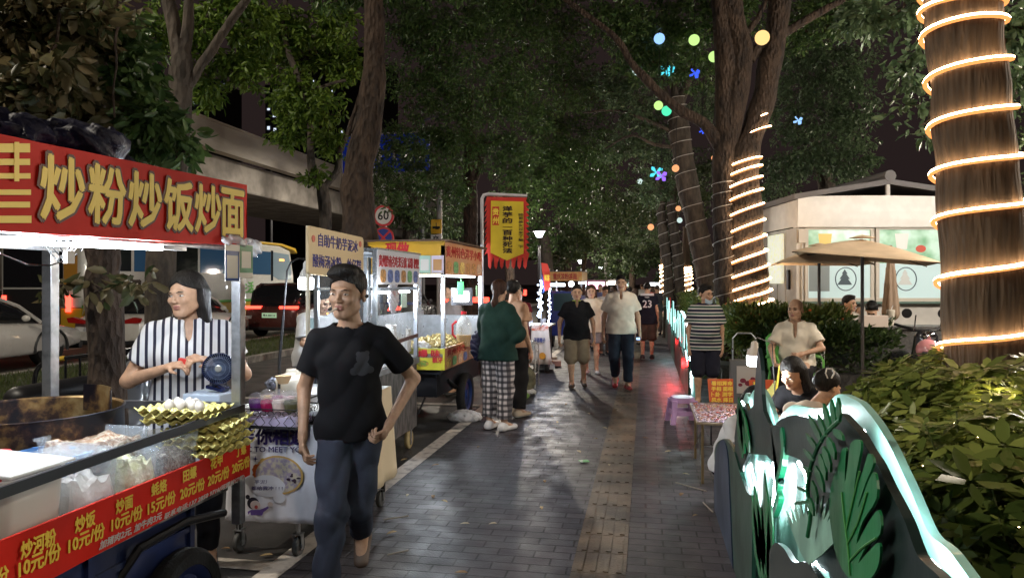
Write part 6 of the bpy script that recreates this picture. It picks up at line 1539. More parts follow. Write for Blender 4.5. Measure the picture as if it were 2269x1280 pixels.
# ------------------------------------------------------------------ hedges and shrubs
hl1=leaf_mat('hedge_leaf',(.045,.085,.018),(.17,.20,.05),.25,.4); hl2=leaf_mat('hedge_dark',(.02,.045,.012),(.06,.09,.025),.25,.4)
def hedge(boxes,n,size,m,label,parent=None,flowers=None,nm='hedge'):
    """boxes: (x0,y0,z0,x1,y1,z1) volumes filled near their surface"""
    t=thing(nm,label,'hedge',((boxes[0][0]+boxes[0][3])/2,(boxes[0][1]+boxes[0][4])/2,0)); Ps,Ds=[],[]
    tot=sum((b[3]-b[0])*(b[4]-b[1]) for b in boxes)
    for b in boxes:
        k_=int(n*(b[3]-b[0])*(b[4]-b[1])/tot); p=rng.random((k_,3)); ax=rng.integers(0,4,k_)
        p[:,0]=np.where(ax == 0,rng.random(k_)*.12,p[:,0]); p[:,1]=np.where(ax == 1,rng.random(k_)*.15,p[:,1]); p[:,2]=np.where(ax >= 2,1-rng.random(k_)**1.5*.3,p[:,2])
        q=np.array(b[:3])+p*(np.array(b[3:])-np.array(b[:3])); q[:,2] += .06*np.sin(q[:,0]*9+q[:,1]*7)+.04*np.sin(q[:,1]*17)+rng.normal(0,.035,k_); q[:,:2] += rng.normal(0,.05,(k_,2))
        Ps.append(q); c=(np.array(b[:3])+np.array(b[3:]))/2; dd=(q-c)/(np.array(b[3:])-np.array(b[:3])); Ds.append(dd*1.2+rng.normal(0,.45,(k_,3))+np.array([0,0,.35]))
    P,D=np.concatenate(Ps),np.concatenate(Ds)
    leaf_mesh('foliage',P,D,rng.uniform(.6,1.25,len(P))*size,.42,m,t,six=True)
    g=MB()
    for b in boxes: 
        for i in range(int(max(3,(b[3]-b[0])*(b[4]-b[1])*10))):
            x,y=random.uniform(b[0]+.05,b[3]-.05),random.uniform(b[1]+.05,b[4]-.05); g.tube([(x,y,b[2]-.05),(x+random.uniform(-.1,.1),y+random.uniform(-.1,.1),b[5]-.08)],.008,5)
    g.build('stems',mat('stem_brown',(.08,.05,.03),.8),t)
    if flowers:
        g=MB()
        for i in range(flowers):
            b=random.choice(boxes); g.ball((random.uniform(b[0]-.02,b[3]),random.uniform(b[1]-.05,b[1]+.4),b[5]+random.uniform(-.12,.08)),random.uniform(.015,.03),6,sz=.6)
        g.build('flowers',mat('ixora',(.55,.13,.04),.5),t)
    return t
hA=W(1625,HY,10.2); hB=W(1940,HY,9.9)
hC=W(1845,HY,10.6); hedge([(hA.x,10.42,.75,hC.x,11.4,1.16)],9000,.085,hl1,'flowering hedge behind the seated old man in the granite planter',flowers=60)
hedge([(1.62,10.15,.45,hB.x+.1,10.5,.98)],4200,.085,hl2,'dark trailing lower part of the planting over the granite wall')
hedge([(1.02,11.4,.1,1.75,16.5,1.22),(1.0,16.5,.1,1.6,30,1.25)],12000,.09,hl1,'long hedge beside the light panels under the wired trunks',flowers=30)
# schefflera: whorls of leaflets on stems
def schefflera(cs,n,label,seed,m,size=.098):
    r_=np.random.default_rng(seed); c0=np.mean([c[0] for c in cs],0); t=thing('umbrella_shrub',label,'shrub',(float(c0[0]),float(c0[1]),0)); Ps,Ds,Ss,Us=[],[],[],[]; g=MB()
    for (c,s_,w_) in cs:
        for i in range(int(n*w_)):
            th,ph=r_.uniform(0,2*PI),math.acos(r_.uniform(-.25,1)); rad=r_.uniform(.62,1.0)
            nrm=np.array([math.cos(th)*math.sin(ph),math.sin(th)*math.sin(ph),math.cos(ph)])
            p=np.array(c)+nrm*np.array(s_)*rad
            if p[2] < .05: continue
            ax=nrm*.6+np.array([0,0,.9])+r_.normal(0,.3,3); ax /= np.linalg.norm(ax); a_=np.cross(ax,r_.normal(size=3)); a_ /= np.linalg.norm(a_); b_=np.cross(ax,a_)
            k_=r_.integers(6,9); sz=size*r_.uniform(.75,1.25)
            for j in range(k_):
                q=2*PI*j/k_+r_.uniform(-.15,.15); d=a_*math.cos(q)+b_*math.sin(q)+ax*r_.uniform(-.1,.30)
                Ps.append(p+d*.012); Ds.append(d); Ss.append(sz*r_.uniform(.8,1.1)); Us.append(np.cross(ax,d) if False else ax)
            if i % 2 == 0: g.tube([tuple(p),tuple(p-ax*.12-nrm*.08),tuple(np.array(c)*.4+p*.6-np.array([0,0,.35]))],[.003,.004,.007],5,caps=False)
    P,D,S,U=map(np.array,(Ps,Ds,Ss,Us))
    leaf_mesh('foliage',P,D,S,.42,m,t,fold=-.2,six=True,up=U)
    g.build('stems',mat('stem_green',(.12,.14,.05),.6),t)
    return t
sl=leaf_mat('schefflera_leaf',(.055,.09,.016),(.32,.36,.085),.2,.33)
sl_d=leaf_mat('schefflera_shaded',(.035,.06,.012),(.14,.17,.04),.2,.33)  # darker copy of the leaf, shade of the lower shrub put into the colour
def wp(px,py,d): return tuple(W(px,py,d))
schefflera([(wp(2110,950,3.5),(.42,.45,.34),1),(wp(2020,900,3.9),(.30,.35,.26),.6),(wp(2240,930,3.3),(.40,.4,.30),.8),(wp(2230,1100,2.6),(.4,.4,.35),.9),(wp(2110,1130,3.0),(.40,.40,.40),1.0)],150,'big glossy umbrella shrub in front of the rope-lit trunk',4,sl)
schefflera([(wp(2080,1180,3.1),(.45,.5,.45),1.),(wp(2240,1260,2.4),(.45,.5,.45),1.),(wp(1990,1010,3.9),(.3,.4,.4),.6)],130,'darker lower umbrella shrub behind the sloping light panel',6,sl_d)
schefflera([(wp(1995,845,4.9),(.20,.2,.14),1),(wp(2095,815,4.7),(.16,.2,.16),1)],26,'young umbrella shrub shoots at the foot of the parked scooter',8,sl,.10)
g=MB(); rr=random.Random(2)
for i in range(26): p=W(rr.uniform(2040,2268),rr.uniform(900,1180),rr.uniform(2.6,3.4)); g.ball(p,.0045,6)
g.build('fairy_lights',glow('fairy_warm',(1.,.72,.40),22.,False)); tag(bpy.data.objects['fairy_lights.001'] if 'fairy_lights.001' in bpy.data.objects else bpy.data.objects['fairy_lights'],'small warm fairy lights scattered through the umbrella shrub','fairy lights',kind='stuff')
point('shrub_light',wp(2215,880,3.2),5,(1.,.76,.46),.05)
# ------------------------------------------------------------------ scooter with pink helmet (right)
sq=W(2052,800,8.6)
t=thing('scooter','dark parked scooter seen head-on behind the low wall, pink helmet on its front','scooter',(sq.x,sq.y,0)); chrome=mat('chrome',(.6,.6,.62),.12,1.)
pv=np.array([sq.x,sq.y,0.],np.float32)
sd=lambda P: smin(smin(cone(P,pv+v3((0,.0,.95)),pv+v3((0,.05,.45)),.10,.15,1.3,(1,0,0)),cone(P,pv+v3((0,.1,.40)),pv+v3((0,1.1,.45)),.14,.14,1.2,(1,0,0)),.06),ell(P,pv+v3((0,.7,.62)),(.15,.45,.12)),.08)
V,Fq=surf_nets(sd,pv+v3((-.3,-.3,.15)),pv+v3((.3,1.4,1.2)),.025); pack([(V-pv,Fq,0)],'body',mat('scooter_black',(.02,.02,.025),.25,coat=.5),t)
wheel(t,(sq.x,sq.y-.15,.22),.22,.09,steel_dark,'X'); wheel(t,(sq.x,sq.y+1.15,.22),.22,.09,steel_dark,'X')
g=MB(); g.tube([(sq.x-.32,sq.y+.12,1.10),(sq.x-.1,sq.y+.0,1.03),(sq.x+.1,sq.y,1.03),(sq.x+.32,sq.y+.12,1.12)],.018,8); g.build('handlebar',blackm,t,smooth=True)
g=MB(); g.ball((sq.x,sq.y-.10,.97),.075,14,sz=.9); g.tube([(sq.x-.14,sq.y-.02,1.03),(sq.x-.12,sq.y-.02,1.22)],.008); g.tube([(sq.x+.14,sq.y-.02,1.03),(sq.x+.18,sq.y-.02,1.25)],.008); g.ball((sq.x+.06,sq.y-.10,.86),.045,10); g.build('headlight',chrome,t,smooth=True)
for s_ in (-1,1):
    g=MB(); g.lathe([(.001,-.01),(.055,-.008),(.06,.0),(.05,.01),(.001,.012)],(sq.x+s_*.20-.02,sq.y-.02,1.24),14,'Y'); g.build('mirror',blackm,t,smooth=True)
hq_=W(2056,775,8.3); t=thing('helmet','pink open-face helmet hanging on the scooter front','helmet',tuple(hq_)); pk_=mat('helmet_pink',(.60,.25,.26),.22,coat=.6)
hv3=v3(hq_); V,Fq=surf_nets(lambda P: smax(ell(P,hv3,(.125,.14,.13)),-ell(P,hv3+v3((0.02,-.05,-.10)),(.10,.12,.09)),.01),hv3-.2,hv3+.2,.012); pack([(V-hv3,Fq,0)],'shell',pk_,t)
g=MB(); g.grid(lambda u,v: Vector(hq_)+Vector((.133*math.cos(-2.4+u*1.7),.148*math.sin(-2.4+u*1.7),-.10+.09*v)),10,3); g.build('visor',mat('visor_dark',(.05,.05,.06),.08),t,smooth=True,solid=.002)
# table things on the counter block
q=W(1938,712,9.5); g=MB(); g.b2((q.x-.17,q.y,q.z-.02-.055),(q.x+.17,q.y+.12,q.z+.08)); tag(g.build('paper_box',mat('white_box',(.60,.50,.44),.5),bevel=.004),'white box on the counter block before the man in dark clothes','box')
q=W(1973,722,9.7); t=thing('drink_cup','tall clear cup of milky drink on the counter block','cup',tuple(q))
g=MB(); g.lathe([(.040,0),(.055,.19),(.058,.20),(.05,.225),(.001,.23)],q,18); g.build('cup',mat('milky_drink',(.55,.50,.42),.2,coat=.5),t,smooth=True)
g=MB(); g.tube([q+Vector((.01,0,.22)),q+Vector((.03,0,.28))],.006,6); g.build('straw',whitep,t)
# green plastic chair of the old man
oc=W(1762,800,9.2); grn=mat('green_plastic',(.16,.48,.10),.35,coat=.3)
t=thing('plastic_chair','green plastic armchair the old man sits on','chair',(oc.x,oc.y,0),.15)
g=MB(); g.b2((-.25,-.22,.42),(.25,.24,.455)); g.build('seat',grn,t,local=True,bevel=.012)
g=MB(); g.grid(lambda u,v: Vector((-.27+.54*u+(0),.24+.10*v-.06*math.sin(PI*u),.45+.52*v-.10*(2*u-1)**4*v)),10,6); g.build('backrest',grn,t,local=True,smooth=True,solid=.02)
for s_ in (-1,1):
    g=MB(); g.tube([(s_*.28,-.20,0),(s_*.28,-.20,.62),(s_*.28,-.12,.66),(s_*.28,.20,.66),(s_*.28,.28,.62)],.022,8,squash=.6); g.build('arm',grn,t,local=True)
    g=MB(); g.tube([(s_*.24,.24,.44),(s_*.28,.30,0)],.02,8); g.build('leg',grn,t,local=True)
    g=MB(); g.b2((s_*.22-.03,-.22,0),(s_*.22+.03,-.18,.43)); g.build('leg',grn,t,local=True)
# ================================================================== TREES
def bark_mat(name,c1,c2,sc_=9,bs=.9,zs=.42):
    m,nt,b=node_mat(name); N_,Lk=nt.nodes,nt.links
    tc=N_.new('ShaderNodeTexCoord'); mp=N_.new('ShaderNodeMapping'); mp.inputs['Scale'].default_value=(1,1,zs); Lk.new(tc.outputs['Object'],mp.inputs[0])
    no=N_.new('ShaderNodeTexNoise'); no.inputs['Scale'].default_value=sc_; no.inputs['Detail'].default_value=8; no.inputs['Roughness'].default_value=.65; Lk.new(mp.outputs[0],no.inputs[0])
    vo=N_.new('ShaderNodeTexVoronoi'); vo.inputs['Scale'].default_value=sc_*2.6; Lk.new(mp.outputs[0],vo.inputs['Vector'])
    rp=N_.new('ShaderNodeValToRGB'); rp.color_ramp.elements[0].position=.35; rp.color_ramp.elements[1].position=.68; rp.color_ramp.elements[0].color=(*[v*.5 for v in c1],1); rp.color_ramp.elements[1].color=(*[v*(.5 if zs > .1 else .62) for v in c2],1)
    Lk.new(no.outputs[0],rp.inputs[0]); Lk.new(rp.outputs[0],b.inputs['Base Color']); b.inputs['Roughness'].default_value=.9
    ad=N_.new('ShaderNodeMath'); ad.operation='ADD'; Lk.new(no.outputs[0],ad.inputs[0]); Lk.new(vo.outputs['Distance'],ad.inputs[1])
    bp=N_.new('ShaderNodeBump'); bp.inputs['Strength'].default_value=bs; bp.inputs['Distance'].default_value=.045; Lk.new(ad.outputs[0],bp.inputs['Height']); Lk.new(bp.outputs[0],b.inputs['Normal'])
    MATS[name]=m; return m
bark=bark_mat('bark_brown',(.035,.022,.016),(.16,.10,.065)); bark_g=bark_mat('bark_grey',(.05,.04,.032),(.19,.15,.115),7,.6); bark_p=bark_mat('bark_palm',(.10,.065,.04),(.25,.17,.11),15,.7,.07)
lf_bright=leaf_mat('leaf_bright',(.045,.10,.014),(.20,.30,.045),.45); lf_mid=leaf_mat('leaf_mid',(.020,.055,.016),(.125,.205,.062),.35,.33); lf_dark=leaf_mat('leaf_dark',(.020,.042,.015),(.085,.12,.045),.33)
lf_dry=leaf_mat('leaf_dry',(.035,.055,.018),(.20,.155,.08),.35); lf_grey=leaf_mat('leaf_greygreen',(.040,.075,.036),(.17,.25,.125),.3,.38)
def limb_path(pts,d,k=4):
    """pts: (px, py, width px[, depth]) -> world points and radii"""
    P_=catmull([(p[0],p[1],p[2],p[3] if len(p) > 3 else d) for p in pts],k)
    return [W(p[0],p[1],p[3]) for p in P_],[p[2]/F*p[3]/2 for p in P_]
def tree(label,limbs,d,crowns,leafm,leaf=.09,barkm=None,name='tree',group=None,seed=0,wr=.42,twigs=6,six=False):
    barkm=barkm or bark; r_=np.random.default_rng(seed+100)
    base,rad=limb_path(limbs[0],d); b0=base[0] if base[0].z < base[-1].z else base[-1]
    t=thing(name,label,'tree',(b0.x,b0.y,0),group=group)
    g=MB()
    for i,l_ in enumerate(limbs):
        P_,R_=limb_path(l_,d)
        P_=[p+Vector((math.sin(j*1.3+i)*.006,math.cos(j*1.7)*.006,0)) for j,p in enumerate(P_)]
        R_=[a*(1+(.015 if 'huge' in label else .06)*math.sin(j*1.1+i*2)) for j,a in enumerate(R_)]
        if i == 0 and P_[0].z < 1.6 and P_[0].z > 0: P_=[Vector((P_[0].x,P_[0].y,-.02)),Vector((P_[0].x,P_[0].y,.18))]+P_; R_=[R_[0]*1.35,R_[0]*1.12]+R_
        g.tube(P_,R_,18 if max(R_) > .05 else 8)
    tr=g.build('trunk',barkm,t,smooth=True)
    Ps,Ds=[],[]; gt=MB()
    for (px,py,rx,ry,dd,n) in crowns:
        c=np.array(W(px,py,dd)); sx,sz=rx/F*dd,ry/F*dd; sy=min(sx,sz)*.9
        nc=max(4,n//28)
        th=r_.normal(size=(nc,3)); th /= np.linalg.norm(th,axis=1,keepdims=True); rr_=r_.random((nc,1))**.45
        cc=c+(th*rr_)*np.array([sx,sy,sz])
        cr=max(.16,min(sx,sz)*.30)*r_.uniform(.6,1.3,(nc,1))
        idx=r_.integers(0,nc,n)
        off=r_.normal(size=(n,3)); off /= np.linalg.norm(off,axis=1,keepdims=True); off *= (r_.random((n,1))**.5)*cr[idx]; off[:,2] *= .62
        Ps.append(cc[idx]+off); Ds.append(off/cr[idx]*.9+r_.normal(0,.5,(n,3))+np.array([0,0,-.45]))
        ce=Vector(c)
        for k_ in range(min(twigs,nc)):
            e=Vector(cc[k_]); mdl=(ce+e)/2+Vector((0,0,-.1*sz)); gt.tube([ce,mdl,e],[max(.010,.02*sx),.010,.004],5,caps=False)
    P,D=np.concatenate(Ps),np.concatenate(Ds)
    leaf_mesh('crown',P,D,r_.uniform(.6,1.25,len(P))*leaf,wr,leafm,t,six=six,fold=.3)
    if gt.v: gt.build('branches',barkm,t)
    return t
# --- left of the path
tree('near tree with rough brown trunk behind the drum, dry leaves hanging above',
     [[(235,1000,84),(238,800,78),(228,640,72),(228,560,68),(215,400,66),(205,250,66),(210,120,64),(200,-60,60)],[(140,-20,8,4.6),(125,90,7,4.4),(100,140,6,4.4),(90,200,4,4.4)],[(110,120,5,4.5),(112,200,4,4.5),(115,270,3,4.5)],[(260,60,6,4.6),(255,150,5,4.6),(252,260,4,4.6)]],5.2,
     [(60,60,110,90,4.6,800),(170,40,110,80,4.8,800),(110,170,90,70,4.5,620),(60,250,80,55,4.7,420),(20,130,70,110,4.9,500),(170,250,60,60,4.7,260),(140,632,34,22,4.9,34),(310,622,50,16,4.8,46),(225,640,30,20,4.8,16)],lf_dry,.115,seed=1,six=True,twigs=10,wr=.5)
tree('green drooping leafy branch tree in front of the forked grey trunk',
     [[(262,-60,10,5.0),(256,60,8,5.0),(253,160,6,5.0),(258,250,5,5.0)],[(256,60,6,5.0),(290,140,5,5.0),(320,240,4,5.0),(365,330,3,5.0)],[(253,160,5,5.),(252,240,3,5.)]],5.0,
     [(270,110,60,60,5.0,330),(290,200,55,60,5.0,420),(335,255,55,50,4.9,420),(350,310,60,45,5.0,420),(300,300,45,50,5.,260),(395,340,36,20,4.9,70),(240,60,50,50,5.0,260)],lf_mid,.10,seed=2,six=True,twigs=8,wr=.45)
tree('grey forked tree behind the woman in stripes',
     [[(345,860,58),(350,720,58),(358,560,60),(378,430,58),(390,330,52),(398,240,50),(402,160,48),(400,90,34)],[(402,150,34),(385,60,30),(365,-30,28)],[(402,190,30),(415,60,24),(422,-30,20)],[(402,215,22),(430,170,20),(470,110,20),(510,50,18),(560,-20,16)],[(365,240,9),(352,150,8),(320,60,6)]],7.3,
     [(440,60,90,60,9.0,800),(500,150,80,60,9.2,650),(560,90,60,60,9.2,450),(340,60,60,60,8.5,400),(460,210,70,35,9.4,300),(540,10,90,50,9,500)],lf_bright,.115,barkm=bark_g,seed=3,wr=.4,six=True)
tree('slender forked tree in front of the concrete bridge',
     [[(722,640,30),(722,520,28),(718,440,27),(712,410,28)],[(712,415,22),(690,370,18),(688,280,15),(672,200,15),(640,120,13),(628,40,12),(640,-30,10)],[(716,420,16),(745,380,13),(755,330,12),(790,250,11),(805,180,8)],[(680,205,9),(720,190,8),(765,178,6)],[(632,60,7),(580,30,6),(540,0,5)]],11,
     [(590,60,70,60,11,1100),(660,100,80,60,11.5,1300),(730,60,70,60,11,1000),(640,200,80,55,11.2,1000),(700,240,70,45,11,700),(760,160,50,60,11.5,600),(650,285,70,38,11.3,650),(720,330,40,45,10.9,320),(700,390,36,24,10.9,160),(560,130,50,40,11.5,450)],lf_bright,.12,barkm=bark_g,seed=4,six=True,wr=.4)
tree('tall dark curving trunk rising behind the cream menu board',
     [[(800,800,86),(800,620,82),(798,520,78),(792,440,72),(795,370,66),(815,290,60),(826,200,54),(830,100,46),(828,0,42),(826,-60,40)],[(770,300,12),(785,250,9),(800,200,7)]],8.0,
     [(900,-30,200,40,8.5,500),(760,-10,120,40,8.5,400)],lf_mid,.10,barkm=bark,seed=5,six=True)
tree('broad dark evergreen behind the potato cart and the banner',
     [[(1045,700,34),(1043,560,32),(1042,420,30),(1040,300,26),(1030,200,22)],[(1042,420,18),(1062,370,16),(1068,300,12)],[(1040,300,14),(980,200,12),(930,120,10)],[(1040,280,14),(1110,180,12),(1170,100,9)]],15,
     [(900,60,90,80,13,2600),(1010,60,110,90,13,3400),(1130,80,100,100,13.5,3200),(930,180,90,80,13.2,2600),(1050,200,110,90,13.4,3200),(1160,230,80,90,13.6,2400),(940,300,80,60,13.8,1700),(1050,320,100,70,13.8,2200),(1140,360,60,70,14,1500),(900,420,60,60,14.5,1200),(1000,420,50,50,14.2,900)],lf_mid,.10,barkm=bark,seed=6,wr=.33,twigs=4)
tree('dark tree with grey trunk beyond the speed sign',
     [[(905,640,30),(905,540,30),(912,480,30),(930,430,24),(950,380,18)]],19,
     [(880,330,80,70,17,1800),(960,380,80,70,17.5,1800),(870,450,60,60,18,1300),(950,480,60,60,18,1300),(820,400,50,60,17,900),(1000,500,60,50,19,900)],lf_dark,.12,barkm=bark_g,seed=7,wr=.4,twigs=3)
tree('dark tree with a leaning grey trunk behind the nearest post lamp',
     [[(1222,690,26),(1215,600,26),(1200,500,24),(1190,420,20)],[(1195,440,12),(1230,360,10),(1260,300,8)]],23,
     [(1150,440,60,60,20,1600),(1200,380,70,60,21,1800),(1260,440,80,60,22,2000),(1180,530,60,45,23,1200),(1240,330,80,60,20,2000),(1300,380,70,60,22,1700)],lf_mid,.13,barkm=bark_g,seed=8,wr=.4,twigs=3)
tree('dark tree standing behind the blue tricycle stall',
     [[(1258,680,28),(1252,560,26),(1250,470,22)],[(1295,690,12),(1292,600,11),(1300,540,9)]],28,
     [(1280,520,90,50,27,2200),(1340,470,80,60,28,2200),(1230,560,60,40,27,1200),(1350,550,80,40,32,1900),(1420,520,60,60,34,1500),(1310,610,80,25,36,900)],lf_dark,.16,seed=9,wr=.45,twigs=3)
tree('wall of dark foliage closing the end of the path',[[(1400,680,14),(1402,560,13),(1405,480,10)]],42,
     [(1400,560,60,50,40,1500),(1450,580,60,45,44,1500),(1370,600,60,30,44,900),(1430,480,70,60,40,1800),(1500,560,40,60,38,1000)],lf_dark,.22,seed=10,wr=.5,twigs=2)
tree('overhanging canopy tree between the stalls and the path, leaves filling the top',[[(1132,740,22),(1130,600,22),(1122,480,20),(1130,380,14)]],20,
     [(1130,20,120,60,14,2600),(1240,60,90,90,15,2800),(1250,180,90,80,16,2500),(1240,270,80,60,18,2000),(1330,300,80,70,18,2200),(1320,200,80,70,17,2000),(1330,420,80,60,24,1800)],lf_mid,.10,seed=11,wr=.36,twigs=4)
# --- right of the path
rope=glow('rope_warm',(1.,.66,.36),24.)
wire=mat('wire_grey',(.42,.40,.38),.4)
def helix(P_,R_,turns,r,m,label,cat_='string lights',beads=False,t0=0.,t1=1.,nm='rope_light',grp='rope lights wound round the trunks',ph=0.,slope=.0,phs=.2):
    n=int(turns*26)+1; g=MB(); pts=[]; L_=len(P_)-1
    for i in range(n):
        s_=t0+(t1-t0)*i/(n-1); f=s_*L_; a=min(int(f),L_-1); q=f-a; c=P_[a].lerp(P_[a+1],q); rr_=R_[a]+(R_[a+1]-R_[a])*q
        th=2*PI*turns*i/(n-1)+ph; pts.append(c+Vector((math.cos(th)*(rr_*1.02+r*1.3),math.sin(th)*(rr_*1.02+r*1.3),slope*rr_*math.cos(th+phs))))
    g.tube(pts,r,6); o=g.build(nm,m,smooth=True)
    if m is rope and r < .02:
        g=MB(); g.tube([p-Vector((0,0,r*.40)) for p in pts],r*.98,6); g.build('sleeve',glow('rope_halo',(1.,.36,.10),1.5,False),o,smooth=True)  # orange halo of the rope put into a second glowing tube
    return tag(o,label,cat_,grp)
bigl=[(2208,1200,200,4.5),(2200,900,184,4.5),(2185,700,172,4.5),(2172,500,164,4.5),(2160,350,158,4.5),(2148,200,152,4.5),(2134,60,150,4.5),(2126,-60,148,4.5)]
tree('huge straight trunk wound with warm rope light on the right',[bigl],4.5,
     [(2000,20,90,70,7,500),(2030,130,60,70,7,240),(2060,260,40,50,6.5,60),(2245,60,60,80,6,500),(2250,180,40,60,6,200),(1930,40,80,50,8,600),(2010,230,30,40,6.5,60)],lf_grey,.10,barkm=bark_p,seed=12,six=True,wr=.5)
bp_,br_=limb_path([(2204,960,186),(2200,900,184),(2185,700,172),(2172,500,164),(2160,350,158),(2148,200,152),(2134,60,150),(2130,0,148),(2126,-80,148)],4.5,4)
helix(bp_,br_,11.5,.015,rope,'bright warm rope light wound eleven times round the huge trunk',ph=.7,slope=-.13,phs=.47)
# multi-stem tree with lit column
mlit=[(1668,720,84),(1662,640,80),(1655,540,74),(1648,430,72),(1648,350,66),(1668,290,52),(1692,220,52),(1706,140,50),(1722,60,48),(1730,-40,46)]
tree('great many-limbed tree whose front stem is wound with rope light',
     [[(1605,740,48),(1604,600,43),(1602,480,43),(1602,380,48),(1618,280,52),(1636,180,52),(1642,120,50),(1625,40,50),(1608,-40,50)],mlit,
      [(1618,330,40),(1605,260,44),(1608,160,46),(1600,60,40),(1590,-30,34)],[(1600,330,30),(1560,275,26),(1500,240,22),(1440,185,20),(1400,140,16),(1360,80,14),(1280,20,12),(1230,-20,10)],
      [(1660,130,30),(1690,100,24),(1760,60,20),(1830,20,16),(1870,0,14)],[(1640,90,16),(1680,40,12),(1700,-10,10)]],11.5,
     [(1500,60,110,70,13,2600),(1620,30,90,60,13,1500),(1780,60,90,70,13.5,1800),(1850,30,100,50,13,1500),(1430,130,80,60,13,1800),(1540,150,70,60,14,1400),(1370,50,90,60,12.5,2000)],lf_mid,.10,barkm=bark,seed=13,wr=.4,twigs=5)
lp_,lr_=limb_path([(1668,700,82),(1662,640,80),(1655,540,74),(1648,430,72),(1648,356,66)],11.5,5)
helix(lp_,lr_,13,.019,rope,'warm rope light wound tightly round the lit stem behind the hedge',ph=1.2,slope=.25,phs=.14)
lp2,lr2=limb_path([(1672,300,52),(1692,260,50)],11.5,3); helix([p for p in lp2],lr2,1.2,.012,rope,'short high turn of rope light above the lit stem',ph=3.6,slope=.25)
wp_,wr_=limb_path([(1605,700,46),(1604,600,43),(1602,480,43),(1602,400,47)],11.5,4); helix(wp_,wr_,9,.006,wire,'unlit wire wound round the dark stem of the many-limbed tree','wire',nm='wound_wire',grp='unlit wires',ph=.5)
lean=[(1572,700,46),(1566,620,46),(1548,520,46),(1528,430,46),(1512,340,46),(1503,270,44),(1498,215,36)]
tree('leaning trunk wound with unlit wire, lanterns hanging above',[lean,[(1500,260,26),(1470,200,20),(1440,140,16),(1400,60,12),(1380,0,9)],[(1502,250,24),(1520,190,18),(1545,130,13)],[(1498,225,18),(1490,150,14),(1475,60,10),(1460,-20,8)],[(1505,300,10),(1440,270,8),(1370,245,6),(1290,250,4)],[(1520,330,10),(1450,320,8),(1400,300,6),(1340,330,4)]],15,
     [(1430,100,90,70,15,2300),(1500,120,70,60,15.5,1600),(1380,200,80,60,15,2000),(1440,260,70,50,15.5,1500),(1390,330,70,50,16,1500),(1470,350,60,45,17,1100),(1450,420,50,45,18,900),(1560,220,60,60,17,1100),(1440,520,40,40,24,700)],lf_grey,.10,barkm=bark_g,seed=14,wr=.4,twigs=5)
wp_,wr_=limb_path(lean,15,4); helix(wp_,wr_,15,.008,wire,'unlit wire wound round the leaning trunk','wire',nm='wound_wire',grp='unlit wires')
tree('slim paired trunks with wound wires beside the far hedge',[[(1482,690,24),(1480,600,22),(1470,520,21),(1463,450,20),(1460,400,14)],[(1508,690,26),(1504,600,24),(1494,520,24),(1488,450,20),(1500,380,14)],[(1490,470,10),(1450,500,6),(1420,505,4)]],21,
     [(1480,400,60,45,21,1000),(1540,380,60,60,22,1200),(1430,450,50,50,24,900)],lf_dark,.13,barkm=bark_g,seed=15,twigs=3)
for pts,lb in (([(1482,690,24),(1480,600,22),(1470,520,21),(1463,450,20)],'left'),([(1508,690,26),(1504,600,24),(1494,520,24),(1488,450,20)],'right')):
    wp_,wr_=limb_path(pts,21,4); helix(wp_,wr_,10,.010,wire,f'unlit wire on the {lb} one of the paired slim trunks','wire',nm='wound_wire',grp='unlit wires')
for (px,d,yt,lb) in ((1474,26,585,'left'),(1523,24,592,'right')):
    pts=[(px,676,20),(px,620,18),(px-3,yt-30,16),(px-4,yt-90,12)]
    tree(f'slender far trunk with {lb} column of warm lights beside the hedge',[pts],d,[(px,yt-150,60,50,d,700)],lf_dark,.15,barkm=bark_p,seed=int(px),twigs=2)
    wp_,wr_=limb_path([(px,672,20),(px,620,18),(px-2,yt,16)],d,4); helix(wp_,wr_,9,.022,rope,f'warm rope light on the {lb} far slender trunk',ph=1.,slope=.1)
tree('big grey-green tree rising behind the kiosk',[[(1850,700,40,21),(1845,520,38,21),(1830,400,34,20.5),(1800,300,24,20)],[(1830,400,20,20.5),(1880,320,14,20),(1900,250,10,19)]],20.5,
     [(1780,130,90,80,19,2600),(1850,180,80,70,18.5,2300),(1760,250,80,70,19,2200),(1870,290,70,60,18.5,1800),(1800,340,90,60,18,2200),(1890,370,55,45,18,1200),(1740,380,60,50,19,1200),(1900,130,60,60,18.5,1100),(1700,430,60,40,20,900),(1820,40,90,60,19,1500),(1890,230,60,50,18,1100)],lf_grey,.125,barkm=bark_g,seed=16,wr=.4,twigs=4)
tree('dark tree mass at the far right behind the kiosk',[[(2320,700,60,20),(2310,500,50,20)]],20,[(2330,300,120,150,20,1500),(1560,420,50,60,27,900),(1720,500,60,30,28,500)],lf_dark,.14,seed=17,twigs=2)
